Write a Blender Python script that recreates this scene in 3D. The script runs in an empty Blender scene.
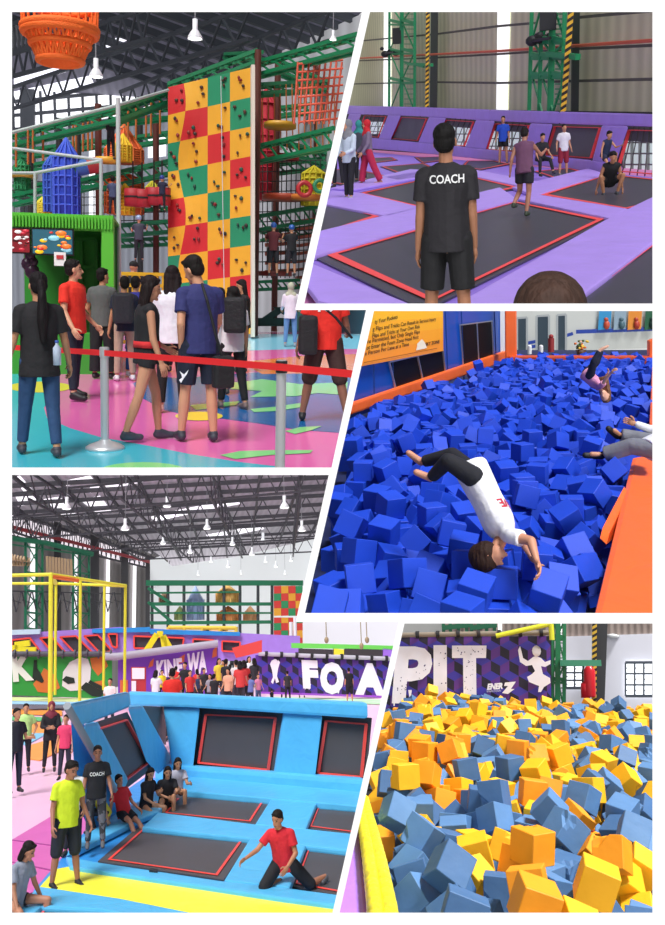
import bpy, bmesh, math, random
from mathutils import Vector, Matrix, Quaternion, Euler
from mathutils.geometry import tessellate_polygon
from mathutils.bvhtree import BVHTree
V = Vector
random.seed(11)
SC = bpy.context.scene
F = 900.0; CX, CY = 332.5, 392.0
CAM = V((0, 0, 2.0))
def ray(px, py): return V(((px-CX)/F, 1.0, -(py-CY)/F))

# ------------------------------------------------------------- materials
def srgb(h):
    if isinstance(h, str):
        h = h.lstrip('#'); h = h if len(h) == 6 else ''.join(q+q for q in h); c = [int(h[i:i+2], 16)/255 for i in (0, 2, 4)]
    else: c = list(h)
    return tuple((x/12.92 if x <= .04045 else ((x+.055)/1.055)**2.4) for x in c) + (1.0,)
MATS = {}
def mat(col, rough=.6, kind='plain', metal=0.0, emit=0.0, scale=8.0, bump=.0, var=.0, spec=.5):
    key = (col, rough, kind, metal, emit, scale, bump, var, spec)
    if key in MATS: return MATS[key]
    m = bpy.data.materials.new(kind); m.use_nodes = True
    nt = m.node_tree; N = nt.nodes; L = nt.links; b = N['Principled BSDF']
    b.inputs['Base Color'].default_value = srgb(col); b.inputs['Roughness'].default_value = rough
    b.inputs['Metallic'].default_value = metal; b.inputs['Specular IOR Level'].default_value = spec
    if emit:
        b.inputs['Emission Color'].default_value = srgb(col); b.inputs['Emission Strength'].default_value = emit
    tc = N.new('ShaderNodeTexCoord')
    c = srgb(col)
    def mixcol(fac, a, bb):
        mx = N.new('ShaderNodeMix'); mx.data_type = 'RGBA'
        L.new(fac, mx.inputs[0]); mx.inputs[6].default_value = a; mx.inputs[7].default_value = bb
        L.new(mx.outputs[2], b.inputs['Base Color'])
    def bmp(h, s, d=.02):
        n = N.new('ShaderNodeBump'); n.inputs['Strength'].default_value = s; n.inputs['Distance'].default_value = d
        L.new(h, n.inputs['Height']); L.new(n.outputs[0], b.inputs['Normal'])
    nz = N.new('ShaderNodeTexNoise'); nz.inputs['Scale'].default_value = scale; nz.inputs['Detail'].default_value = 3
    L.new(tc.outputs['Object'], nz.inputs['Vector'])
    if kind == 'corrugated':
        w = N.new('ShaderNodeTexWave'); w.inputs['Scale'].default_value = scale; w.bands_direction = 'X'
        L.new(tc.outputs['Object'], w.inputs['Vector']); bmp(w.outputs['Fac'], .6, .04)
        cr = N.new('ShaderNodeMapRange'); cr.inputs[3].default_value = 0; cr.inputs[4].default_value = 1
        L.new(w.outputs['Fac'], cr.inputs[0]); mixcol(cr.outputs[0], tuple(x*.82 for x in c[:3])+(1,), c)
    elif kind == 'stripe':      # yellow/black hazard paint
        w = N.new('ShaderNodeTexWave'); w.bands_direction = 'DIAGONAL'; w.inputs['Scale'].default_value = scale
        L.new(tc.outputs['Object'], w.inputs['Vector'])
        gt = N.new('ShaderNodeMath'); gt.operation = 'GREATER_THAN'; gt.inputs[1].default_value = .5
        L.new(w.outputs['Fac'], gt.inputs[0]); mixcol(gt.outputs[0], c, srgb('#1c1a18'))
    elif kind == 'vinyl':
        mixcol(nz.outputs['Fac'], tuple(x*(1-.12) for x in c[:3])+(1,), tuple(min(1, x*1.1) for x in c[:3])+(1,))
        n2 = N.new('ShaderNodeTexNoise'); n2.inputs['Scale'].default_value = scale*.7; n2.inputs['Detail'].default_value = 2
        n2.inputs['Distortion'].default_value = 1.5; L.new(tc.outputs['Object'], n2.inputs['Vector']); bmp(n2.outputs['Fac'], bump or .5, .05)
    elif kind == 'hair':
        w = N.new('ShaderNodeTexNoise'); w.inputs['Scale'].default_value = 40
        mp = N.new('ShaderNodeMapping'); mp.inputs['Scale'].default_value = (1, 1, .15)
        L.new(tc.outputs['Object'], mp.inputs[0]); L.new(mp.outputs[0], w.inputs['Vector']); bmp(w.outputs['Fac'], .8, .02)
        mixcol(w.outputs['Fac'], tuple(x*.5 for x in c[:3])+(1,), tuple(x*1.6 for x in c[:3])+(1,))
    elif kind == 'camo':
        gt = N.new('ShaderNodeMath'); gt.operation = 'GREATER_THAN'; gt.inputs[1].default_value = .5
        L.new(nz.outputs['Fac'], gt.inputs[0]); mixcol(gt.outputs[0], c, tuple(x*.25 for x in c[:3])+(1,))
    else:
        if var: mixcol(nz.outputs['Fac'], tuple(x*(1-var) for x in c[:3])+(1,), tuple(min(1, x*(1+var)) for x in c[:3])+(1,))
        if bump: bmp(nz.outputs['Fac'], bump)
    MATS[key] = m
    return m
def cloth(c): return mat(c, .85, bump=.5, scale=14, var=.12)
def steel(c, r=.45): return mat(c, r, spec=.5)
def vinyl(c, s=3.0, b=.5): return mat(c, .4, 'vinyl', scale=s, bump=b)
SKIN = '#c08a68'
EYE = mat('#1c130e', .3); LIP = mat('#9c5148', .5)

# ------------------------------------------------------------- rooms
class Room:
    def __init__(s, name, xc, yh, H, lines, brk=None):
        d = ray(xc, yh).normalized(); z = V((0, 0, 1)); u = (z-z.dot(d)*d).normalized(); r = d.cross(u).normalized()
        s.u, s.w, s.r, s.H = u, d, r, H
        M = Matrix((r, d, u)).transposed().to_4x4(); M.translation = CAM-H*u
        s.M = M; s.Mi = M.inverted(); s.name = name
        s.lines = [s.plane(*l) for l in lines]; s.brk = brk
        if brk: s.s1, s.s2, s.by = s.plane(*brk[0]), s.plane(*brk[1]), brk[2]; s.top = s.plane((100, s.by), (500, s.by))
        s.col = bpy.data.collections.new(name); SC.collection.children.link(s.col)
        s.noblock = []
    def plane(s, a, b):     # the dividing wall through the eye and two directions; inside = negative side when walking a->b clockwise
        ra, rb = s.ray(*a), s.ray(*b); return rb.cross(ra).normalized()
    def ray(s, px, py):
        v = ray(px, py); return V((v.dot(s.r), v.dot(s.w), v.dot(s.u)))
    def g(s, px, py, z=0.0):
        v = s.ray(px, py); t = (z-s.H)/v.z; return V((v.x*t, v.y*t, z))
    def at(s, px, py, Y):
        v = s.ray(px, py); t = Y/v.y; return V((v.x*t, Y, s.H+v.z*t))
    def on(s, px, py, p0, p1, off=0.0):     # on the upright plane through two ground points
        d = V((p1.x-p0.x, p1.y-p0.y, 0)); n = V((d.y, -d.x, 0)).normalized()
        if n.y > 0: n = -n
        q = V((p0.x, p0.y, 0))+n*off
        v = s.ray(px, py); t = n.dot(q)/n.dot(v); return V((v.x*t, v.y*t, s.H+v.z*t))
    def pix(s, p):
        v = s.M@V(p)-CAM; return (CX+F*v.x/v.y, CY-F*v.z/v.y)
    def k(s, p): return F/((s.M@V(p)-CAM).y)      # pixels per metre there
    def clip(s, bm, T):
        """cut a mesh (verts -> room coords by T) where the dividing walls stand"""
        Ti = T.inverted(); eye = V((0, 0, s.H)); eps = 1e-4
        pl = list(s.lines)
        pts = [T@v.co-eye for v in bm.verts]
        if not pts: return
        if s.brk:
            if any(s.s1.dot(p) > eps*p.length for p in pts):
                c = sum(pts, V())/len(pts)
                if s.top.dot(c) > 0: pl.append(s.s1)
                else:
                    pl.append(s.s2)
                    pl.append(s.top)
        for n in pl:
            if any(n.dot(p) > eps*p.length for p in pts):
                nl = (T.to_3x3().transposed()@n).normalized()
                bmesh.ops.bisect_plane(bm, geom=bm.verts[:]+bm.edges[:]+bm.faces[:], plane_co=Ti@eye, plane_no=nl, clear_outer=True)
                pts = [T@v.co-eye for v in bm.verts]
e_ = 1.8
P1 = Room('climbing_hall', 160, 283, 1.48, [((12-e_, 467), (12-e_, 12)), ((12, 12-e_), (362, 12-e_)), ((331, 467+e_), (12, 467+e_))],
          (((362+e_, 12), (296+e_, 305)), ((366+e_, 310), (331+e_, 467)), 307))
P2 = Room('purple_court', 490, 120, 1.74, [((305-e_, 303), (370-e_, 12)), ((370, 12-e_), (652, 12-e_)), ((652+e_, 12), (652+e_, 303)), ((652, 303+e_), (305, 303+e_))])
P3 = Room('blue_pit', 480, 285, 2.1, [((305-e_, 613), (374-e_, 311)), ((374, 311-e_), (652, 311-e_)), ((652+e_, 311), (652+e_, 613)), ((652, 613+e_), (305, 613+e_))])
P4 = Room('blue_court', 200, 636, 3.5, [((12-e_, 913), (12-e_, 475)), ((12, 475-e_), (329, 475-e_)), ((333, 913+e_), (12, 913+e_))],
          (((329+e_, 475), (296+e_, 618)), ((399+e_, 622), (333+e_, 913)), 617.5))
P5 = Room('yellow_pit', 500, 655, 1.35, [((339.5-e_, 913), (404.5-e_, 624)), ((404, 624-e_), (652, 624-e_)), ((652+e_, 624), (652+e_, 913)), ((652, 913+e_), (339, 913+e_))])
ROOMS = [P1, P2, P3, P4, P5]

# ------------------------------------------------------------- mesh building
class MB:
    def __init__(s): s.v = []; s.f = []; s.m = []; s.sm = []
    def add(s, vs, fs, m=0, smooth=False):
        b = len(s.v); s.v += [V(p) for p in vs]
        for f in fs: s.f.append(tuple(b+i for i in f)); s.m.append(m); s.sm.append(smooth)
    def box(s, c, size, rot=None, m=0):
        x, y, z = (q/2 for q in size); R = rot if rot else Matrix.Identity(3)
        vs = [V(c)+R@V((i*x, j*y, k*z)) for i in (-1, 1) for j in (-1, 1) for k in (-1, 1)]
        s.add(vs, [(0, 1, 3, 2), (4, 6, 7, 5), (0, 4, 5, 1), (2, 3, 7, 6), (0, 2, 6, 4), (1, 5, 7, 3)], m)
    def bar(s, p, q, w, d=None, m=0):
        p, q = V(p), V(q); d = d or w; a = (q-p)
        if a.length < 1e-6: return
        up = V((0, 0, 1)) if abs(a.normalized().z) < .95 else V((0, 1, 0))
        x = a.cross(up).normalized(); y = x.cross(a).normalized()
        R = Matrix((x, a.normalized(), y)).transposed(); s.box((p+q)/2, (w, a.length, d), R, m)
    def tube(s, p, q, r, r2=None, n=8, m=0, cap=True):
        p, q = V(p), V(q); r2 = r if r2 is None else r2; a = q-p
        if a.length < 1e-6: return
        up = V((0, 0, 1)) if abs(a.normalized().z) < .95 else V((0, 1, 0))
        x = a.cross(up).normalized(); y = a.cross(x).normalized(); vs = []
        for c, rr in ((p, r), (q, r2)):
            for i in range(n):
                t = 2*math.pi*i/n; vs.append(c+x*math.cos(t)*rr+y*math.sin(t)*rr)
        s.add(vs, [(i, (i+1) % n, n+(i+1) % n, n+i) for i in range(n)], m, True)
        if cap: s.add(vs[:n], [tuple(range(n))], m); s.add(vs[n:], [tuple(range(n-1, -1, -1))], m)
    def path(s, pts, r, n=6, m=0):
        for a, b in zip(pts, pts[1:]): s.tube(a, b, r, n=n, m=m)
        for c in pts[1:-1]: s.ell(c, (r, r, r), m=m, seg=n)
    def cap(s, p, q, r, r2=None, n=10, m=0, rings=3):
        """capsule with two radii"""
        p, q = V(p), V(q); r2 = r if r2 is None else r2; a = q-p; L = max(a.length, 1e-5); a = a/L if a.length > 1e-6 else V((0, 0, 1))
        up = V((0, 0, 1)) if abs(a.z) < .95 else V((0, 1, 0)); x = a.cross(up).normalized(); y = a.cross(x).normalized()
        prof = [(-r*math.cos(t), r*math.sin(t)) for t in [math.pi/2*i/rings for i in range(rings+1)]]
        prof += [(L+r2*math.sin(t), r2*math.cos(t)) for t in [math.pi/2*i/rings for i in range(rings+1)]]
        vs = []
        for h, rr in prof:
            for i in range(n):
                t = 2*math.pi*i/n; vs.append(p+a*h+(x*math.cos(t)+y*math.sin(t))*max(rr, 1e-4))
        k = len(prof)
        s.add(vs, [(j*n+i, j*n+(i+1) % n, (j+1)*n+(i+1) % n, (j+1)*n+i) for j in range(k-1) for i in range(n)], m, True)
        s.add(vs[:n], [tuple(range(n-1, -1, -1))], m); s.add(vs[-n:], [tuple(range(n))], m)
    def prism(s, p, q, r0, r1, rot, n=20, m=0):
        vs = []
        for c, rr in ((V(p), r0), (V(q), r1)):
            for i in range(n): t = 2*math.pi*i/n; vs.append(c+rot@V((rr[0]*math.cos(t), rr[1]*math.sin(t), 0)))
        s.add(vs, [(i, (i+1) % n, n+(i+1) % n, n+i) for i in range(n)]+[tuple(range(n)), tuple(range(2*n-1, n-1, -1))], m, True)
    def ell(s, c, rad, rot=None, m=0, seg=12):
        R = rot if rot else Matrix.Identity(3); rg = max(4, seg//2+1); vs = []; c = V(c)
        for j in range(rg+1):
            th = math.pi*j/rg
            for i in range(seg):
                ph = 2*math.pi*i/seg; st = max(math.sin(th), 1e-3)
                vs.append(c+R@V((rad[0]*st*math.cos(ph), rad[1]*st*math.sin(ph), rad[2]*math.cos(th))))
        s.add(vs, [(j*seg+i, (j+1)*seg+i, (j+1)*seg+(i+1) % seg, j*seg+(i+1) % seg) for j in range(rg) for i in range(seg)], m, True)
        s.add(vs[:seg], [tuple(range(seg))], m); s.add(vs[-seg:], [tuple(range(seg-1, -1, -1))], m)
    def slab(s, pts, t, m=0):
        """polygon given a thickness vector t (away from its face)"""
        pts = [V(p) for p in pts]; t = V(t); n = len(pts); bk = [p+t for p in pts]
        s.add(pts+bk, [tuple(range(n)), tuple(range(2*n-1, n-1, -1))]+[(i, n+i, n+(i+1) % n, (i+1) % n) for i in range(n)], m)
    def face(s, pts, m=0):
        s.add(pts, [tuple(range(len(pts)))], m)
    def lathe(s, c, prof, n=16, m=0, rot=None):
        R = rot if rot else Matrix.Identity(3); vs = []; c = V(c)
        for r, z in prof:
            for i in range(n):
                t = 2*math.pi*i/n; vs.append(c+R@V((r*math.cos(t), r*math.sin(t), z)))
        k = len(prof)
        s.add(vs, [(j*n+i, j*n+(i+1) % n, (j+1)*n+(i+1) % n, (j+1)*n+i) for j in range(k-1) for i in range(n)], m, True)
    def torus(s, c, R0, r, rot=None, n=20, k=8, m=0):
        R = rot if rot else Matrix.Identity(3); vs = []; c = V(c)
        for i in range(n):
            t = 2*math.pi*i/n
            for j in range(k):
                u = 2*math.pi*j/k; vs.append(c+R@V(((R0+r*math.cos(u))*math.cos(t), (R0+r*math.cos(u))*math.sin(t), r*math.sin(u))))
        s.add(vs, [(i*k+j, ((i+1) % n)*k+j, ((i+1) % n)*k+(j+1) % k, i*k+(j+1) % k) for i in range(n) for j in range(k)], m, True)

BASE = {}
def setp(o, label=None, cat=None, group=None, kind=None):
    if label: o['label'] = label
    if cat: o['category'] = cat
    if group: o['group'] = group
    if kind: o['kind'] = kind
def thing(name, R, base, label, cat, group=None, rz=0.0, kind=None):
    o = bpy.data.objects.new(name, None); R.col.objects.link(o); o.empty_display_size = .1
    L = Matrix.Translation(V(base))@Matrix.Rotation(rz, 4, 'Z')
    o.matrix_basis = R.M@L; BASE[o.name] = L; setp(o, label, cat, group, kind); return o
def mk(name, mb, mats, R, parent=None, label=None, cat=None, group=None, kind=None, bevel=0, local=False, flip=False, block=True):
    """link the collected shapes as ONE mesh object (room coordinates, or the thing's own when local)"""
    if not isinstance(mats, (list, tuple)): mats = [mats]
    me = bpy.data.meshes.new(name)
    me.from_pydata([tuple(v) for v in mb.v], [], mb.f)
    me.polygons.foreach_set('material_index', mb.m); me.polygons.foreach_set('use_smooth', mb.sm)
    bm = bmesh.new(); bm.from_mesh(me)
    if parent is not None: L = BASE[parent.name]
    else: L = None
    if parent is not None and not local:
        bmesh.ops.transform(bm, matrix=L.inverted(), verts=bm.verts)
    if bevel:
        bmesh.ops.remove_doubles(bm, verts=bm.verts, dist=1e-5)
        bmesh.ops.bevel(bm, geom=[e for e in bm.edges if len(e.link_faces) == 2 and e.calc_face_angle(0) > .6], offset=bevel, segments=2, affect='EDGES', profile=.6)
    bmesh.ops.recalc_face_normals(bm, faces=bm.faces)
    R.clip(bm, L if parent is not None else Matrix.Identity(4))
    if len(bm.faces) == 0:
        bm.free(); bpy.data.meshes.remove(me); return None
    if parent is None:
        lo = V((min(v.co.x for v in bm.verts), min(v.co.y for v in bm.verts), min(v.co.z for v in bm.verts)))
        hi = V((max(v.co.x for v in bm.verts), max(v.co.y for v in bm.verts), max(v.co.z for v in bm.verts)))
        b = V(((lo.x+hi.x)/2, (lo.y+hi.y)/2, lo.z)); L = Matrix.Translation(b)
        bmesh.ops.translate(bm, vec=-b, verts=bm.verts)
    bm.to_mesh(me); bm.free()
    for m in mats: me.materials.append(m)
    o = bpy.data.objects.new(name, me); R.col.objects.link(o)
    if parent is not None: o.parent = parent; BASE[o.name] = L
    else: o.matrix_basis = R.M@L; BASE[o.name] = L
    setp(o, label, cat, group, kind)
    if not block: R.noblock.append(o)
    return o

# text as flat shapes on a surface: A lower-left, B lower-right, C upper-left of the line
_T = {}
def text2d(s, bold=0.0):
    if (s, bold) in _T: return _T[(s, bold)]
    cu = bpy.data.curves.new('t', 'FONT'); cu.body = s; cu.offset = bold; cu.resolution_u = 3
    o = bpy.data.objects.new('t', cu); SC.collection.objects.link(o)
    dg = bpy.context.evaluated_depsgraph_get(); me = o.evaluated_get(dg).to_mesh()
    vs = [v.co.copy() for v in me.vertices]; fs = [tuple(p.vertices) for p in me.polygons]
    o.evaluated_get(dg).to_mesh_clear(); bpy.data.objects.remove(o); bpy.data.curves.remove(cu)
    x0 = min(v.x for v in vs); x1 = max(v.x for v in vs); y0 = 0; y1 = .72
    r = ([((v.x-x0)/(x1-x0), (v.y-y0)/(y1-y0)) for v in vs], fs); _T[(s, bold)] = r; return r
def text_on(mb, s, A, B, C, m=0, bold=0.0):
    vs, fs = text2d(s, bold); A, B, C = V(A), V(B), V(C)
    mb.add([A+(B-A)*u+(C-A)*w for u, w in vs], fs, m)
def poly2d(mb, pts, m=0):
    """fill a possibly concave 3D outline"""
    tr = tessellate_polygon([[V(p) for p in pts]]); mb.add(pts, [tuple(t) for t in tr], m)
# ------------------------------------------------------------- people
figure_of = {}
JOBS = []      # soups to be fused into one surface each, all in one go
def rx(a): return Matrix.Rotation(math.radians(a), 3, 'X')
def ry(a): return Matrix.Rotation(math.radians(a), 3, 'Y')
def rz_(a): return Matrix.Rotation(math.radians(a), 3, 'Z')
def soup(name, mb, mats, R, parent, voxel, post=None, smooth=3, extra=None):
    me = bpy.data.meshes.new(name); me.from_pydata([tuple(v) for v in mb.v], [], mb.f)
    bm = bmesh.new(); bm.from_mesh(me); bmesh.ops.recalc_face_normals(bm, faces=bm.faces); bm.to_mesh(me); bm.free()
    o = bpy.data.objects.new(name, me); R.col.objects.link(o); o.parent = parent; BASE[o.name] = BASE[parent.name]
    md = o.modifiers.new('r', 'REMESH'); md.mode = 'VOXEL'; md.voxel_size = voxel; md.use_smooth_shade = True
    sm = o.modifiers.new('s', 'SMOOTH'); sm.iterations = smooth; sm.factor = .5
    JOBS.append((o, mats if isinstance(mats, list) else [mats], R, post, extra)); return o
DONE = {}
def run_jobs():
    bpy.context.view_layer.update()
    dg = bpy.context.evaluated_depsgraph_get()
    new = [bpy.data.meshes.new_from_object(j[0].evaluated_get(dg)) for j in JOBS]
    for (o, mats, R, post, extra), me in zip(JOBS, new):
        old = o.data; o.modifiers.clear(); o.data = me; me.name = o.name; bpy.data.meshes.remove(old)
        me.materials.clear()
        for m in mats: me.materials.append(m)
        if post: post(me)
        bm = bmesh.new(); bm.from_mesh(me)
        if extra:
            t = bpy.data.meshes.new('x'); t.from_pydata([tuple(v) for v in extra.v], [], extra.f); t.polygons.foreach_set('material_index', extra.m)
            t.polygons.foreach_set('use_smooth', [True]*len(extra.f)); bm.from_mesh(t); bpy.data.meshes.remove(t)
        for f in bm.faces: f.smooth = True
        DONE[o.name] = BVHTree.FromBMesh(bm)
        R.clip(bm, BASE[o.name]); n = len(bm.faces)
        bm.to_mesh(me); bm.free()
        if n == 0: bpy.data.objects.remove(o)
    JOBS.clear()

def figure(h, pose, joints=None):
    """joint positions, facing -Y, feet near z=0.  pose: tor=(fwd,side,twist) head=(down,turn,tilt) aR/aL=(fwd,out,elbow,spin) lR/lL=(fwd,out,knee,turn)"""
    s = h/1.75; g = lambda k, d: pose.get(k, d)
    J = {}; P = V((0, 0, .93*s)); J['P'] = P
    t = g('tor', (0, 0, 0)); T = rx(t[0])@ry(t[1]); TT = T@rz_(t[2]); sw = pose.get('slim', 1.0)
    J['B'] = P+T@V((0, 0, .16*s)); J['C'] = P+T@V((0, 0, .33*s)); J['N'] = P+T@V((0, 0, .53*s)); 
    J['T'], J['TT'] = T, TT
    hd = g('head', (0, 0, 0)); H = TT@rz_(hd[1])@rx(hd[0])@ry(hd[2]); J['HR'] = H
    J['H'] = J['N']+TT@V((0, -.01*s, .022*s))+H@V((0, -.01*s, .132*s))
    for sd, x in (('R', -1), ('L', 1)):
        a = g('a'+sd, (4, 8, 12, 0)); a = tuple(a)+(0,)*(4-len(a))
        sh = J['N']+TT@V((x*.168*s*sw, .005*s, -.085*s))
        A = TT@rx(a[0])@ry(-x*a[1])@rz_(x*a[3])
        # forward is -Y: rotating about X by +a moves (0,0,-1) to (0,+sin)... flip sign
        A = TT@rx(-a[0])@ry(-x*a[1])@rz_(-x*a[3])
        el = sh+A@V((0, 0, -.285*s)); FA = A@rx(-a[2]); wr = el+FA@V((0, 0, -.25*s))
        J['S'+sd], J['E'+sd], J['W'+sd], J['F'+sd] = sh, el, wr, FA
        l = g('l'+sd, (0, 3, 0, 0)); l = tuple(l)+(0,)*(4-len(l))
        hp = P+rz_(t[2]*.3)@V((x*.09*s, 0, -.01*s)); A = rz_(x*l[3])@rx(-l[0])@ry(-x*l[1])
        kn = hp+A@V((0, 0, -.43*s)); SA = A@rx(l[2]); an = kn+SA@V((0, 0, -.41*s))
        J['h'+sd], J['K'+sd], J['A'+sd] = hp, kn, an
        ft = g('f'+sd, 0); yv = A@V((0, -1, 0)); J['D'+sd] = None
        fd = rz_(0)@V((yv.x, yv.y, 0)); fd = fd.normalized() if fd.length > .2 else V((0, -1, 0))
        if ft: fd = (rz_(0)@V((fd.x*math.cos(math.radians(ft)), fd.y*math.cos(math.radians(ft)), -math.sin(math.radians(ft)))))
        J['D'+sd] = fd
    if joints:
        J.update(joints)
    return J

def person(R, foot, h, yaw, label, pose=None, top='tee', tc='#222222', bot='long', bc='#222222', shoe='#2a2a2a', hair='short', hc='#15100e',
           skin=SKIN, group=None, z=0.0, vox=None, joints=None, wide=1.0, root=None, extra=None, sleeve=None, cat='person', lift=None, brim=None):
    pose = pose or {}; s = h/1.75
    base = V((foot[0], foot[1], z)); o = thing('person', R, base, label, cat, group, math.radians(yaw))
    J = figure(h, pose, joints)
    dist = (V((base.x, base.y, R.H))).length
    v = vox or min(.045, max(.0085, dist/900*.62))
    fine = v < .0135
    if not joints:
        low = min(min(J['AR'].z, J['AL'].z)-.09*s, J['P'].z-.13*s)
        if pose.get('lowz') is not None: low = pose['lowz']
        for k in list(J):
            if isinstance(J[k], Vector) and k not in ('DR', 'DL'): J[k] = J[k]-V((0, 0, low-(lift or 0)))
    if root is not None:
        for k in list(J):
            if isinstance(J[k], Vector): J[k] = root@J[k]
    w = wide
    T, TT, HR = J['T'], J['TT'], J['HR']
    up = (J['N']-J['P']).normalized()
    def axes(a, b, xh):
        z_ = (b-a).normalized(); x_ = xh-(xh.dot(z_))*z_
        x_ = x_.normalized() if x_.length > .01 else V((1, 0, 0)); y_ = z_.cross(x_); return Matrix((x_, y_, z_)).transposed()
    xh = (J['SL']-J['SR']); Tm = axes(J['P'], J['N'], xh); xp = (J['hL']-J['hR']); Pm = axes(J['P'], J['N'], xp if xp.length > .01 else xh)
    def torso(mb, e, low=True, high=True):
        mb.ell(J['N']-up*.16*s, ((.165*w)*s+e, (.105*w)*s+e, .17*s+e*.5), Tm, seg=16)
        mb.cap(J['SR'].lerp(J['N'], .12), J['SL'].lerp(J['N'], .12), .05*s*w+e*.6, n=12)
        mb.ell(J['B'], (.138*w*s+e, .098*w*s+e, .18*s), Tm, seg=16)
        if low: mb.ell(J['P']+up*.0*s, (.155*w*s+e, .115*w*s+e, .13*s+e*.5), Pm, seg=16)
    # ---- skin
    mb = MB(); torso(mb, -.006)
    mb.cap(J['N']-up*.04*s, J['N'].lerp(J['H'], .55), .055*s, .05*s, n=12)
    hs = s**.6 if h < 1.5 else s
    hh = J['H']
    mb.ell(hh+HR@V((0, .008, .02))*hs, (.074*hs, .092*hs, .1*hs), HR, seg=16)
    mb.ell(hh+HR@V((0, -.022, -.045))*hs, (.058*hs, .068*hs, .075*hs), HR, seg=14)
    if fine or h > 0:
        mb.cap(hh+HR@V((0, -.088, .005))*hs, hh+HR@V((0, -.105, -.028))*hs, .008*hs, .014*hs, n=8)
        for x in (-1, 1): mb.ell(hh+HR@V((x*.077, .01, -.01))*hs, (.012*hs, .02*hs, .032*hs), HR, seg=8)
        mb.ell(hh+HR@V((0, -.078, -.098))*hs, (.024*hs, .02*hs, .018*hs), HR, seg=8)
    ex = MB()
    for sd, x in (('R', -1), ('L', 1)):
        mb.cap(J['S'+sd], J['E'+sd], .046*s*w, .037*s, n=12); mb.cap(J['E'+sd], J['W'+sd], .039*s, .025*s, n=12)
        FA = J['F'+sd]; wr = J['W'+sd]; hand = wr+FA@V((0, 0, -.05*s))
        mb.ell(hand, (.022*s, .042*s, .055*s), FA, seg=10)
        curl = pose.get('curl', 28)
        for i in range(4):
            fb = wr+FA@V((x*-.002, (i-1.5)*.019, -.09))*s; L1 = (.036, .042, .04, .032)[i]*s
            d1 = FA@ry(x*curl*.7)@V((0, 0, -1)); d2 = FA@ry(x*curl*1.7)@V((0, 0, -1)); d3 = FA@ry(x*curl*2.4)@V((0, 0, -1))
            q1 = fb+d1*L1; q2 = q1+d2*L1*.7; q3 = q2+d3*L1*.5
            tgt = ex
            if v < .02:
                for a_, b_, r_ in ((fb-d1*.02*s, q1, .0088), (q1, q2, .0082), (q2, q3, .0075)): tgt.cap(a_, b_, r_*s, n=6, rings=1)
        if v < .02:
            tb = wr+FA@V((x*-.004, -.028, -.035))*s; t1 = tb+FA@V((x*-.012, -.03, -.03))*s; t2 = t1+FA@V((x*-.014, -.006, -.03))*s
            ex.cap(tb, t1, .012*s, .0105*s, n=6, rings=1); ex.cap(t1, t2, .0105*s, .009*s, n=6, rings=1)
        mb.cap(J['h'+sd], J['K'+sd], .08*s*w, .052*s, n=12); kk = J['K'+sd]; aa = J['A'+sd]
        mb.cap(kk, kk.lerp(aa, .35), .05*s, .054*s, n=12); mb.cap(kk.lerp(aa, .35), aa, .054*s, .034*s, n=12)
        D = J['D'+sd]; mb.cap(aa+V((0, 0, -.02*s)) if not joints else aa, aa+(D*.13*s)+(V((0, 0, -.05*s)) if not joints else V((0, 0, 0))), .036*s, .03*s, n=8)
    sk = mat(skin, .55, var=.06, scale=5); mats = [sk, EYE, LIP]
    He = hh.copy()
    def facepaint(me):
        if not fine: return
        for p in me.polygons:
            q = HR.transposed()@(V(p.center)-He)/hs
            if q.y > -.04: continue
            if abs(abs(q.x)-.031) < .013 and abs(q.z-.008) < .0075: p.material_index = 1
            elif abs(abs(q.x)-.033) < .018 and abs(q.z-.033) < .005: p.material_index = 1
            elif abs(q.x) < .024 and abs(q.z+.062) < .006: p.material_index = 2
    body = soup('body', mb, mats, R, o, v, facepaint, 2, ex if ex.v else None)
    # ---- shirt
    if top != 'none':
        mb = MB(); e = .024*s; torso(mb, e, low=False)
        hem = .1*s if top != 'crop' else 0
        mb.prism(J['P']-up*hem, J['B']+up*.05*s, (.152*w*s+e, .118*w*s+e), (.142*w*s+e, .1*w*s+e), Tm)
        mb.prism(J['B']+up*.05*s, J['N']-up*.16*s, (.142*w*s+e, .1*w*s+e), (.16*w*s+e, .105*w*s+e), Tm)
        sl = sleeve if sleeve is not None else {'tee': .62, 'long': 2.0, 'tank': 0, 'polo': .62, 'loose': .7}.get(top, .62)
        if top == 'crop': mb = MB(); mb.ell(J['N']-up*.17*s, (.165*s*w+.012, .11*s*w+.012, .16*s), Tm, seg=16); sl = 0
        if top == 'tank': pass
        for sd in 'RL':
            S, E, W = J['S'+sd], J['E'+sd], J['W'+sd]
            if sl > 0:
                en = S.lerp(E, min(sl, 1)); mb.ell(S, (.056*s*w+.006,)*3, seg=12); mb.tube(S, en, .052*s*w+.008, .055*s*w+.01, n=14)
            if sl > 1: mb.cap(E, E.lerp(W, min(1, sl-1)*.93), .05*s*w, .034*s+.008, n=12)
        if top == 'dress': mb.cap(J['P'], J['P']-up*.25*s, .17*s, .2*s, n=14)
        if top in ('loose', 'tunic'): mb.prism(J['P']-up*.16*s, J['P']+up*.1*s, (.19*s*w, .15*s*w), (.165*s*w, .13*s*w), Tm)
        shirt = soup('shirt', mb, cloth(tc), R, o, v, None, 3)
    else: shirt = None
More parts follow.
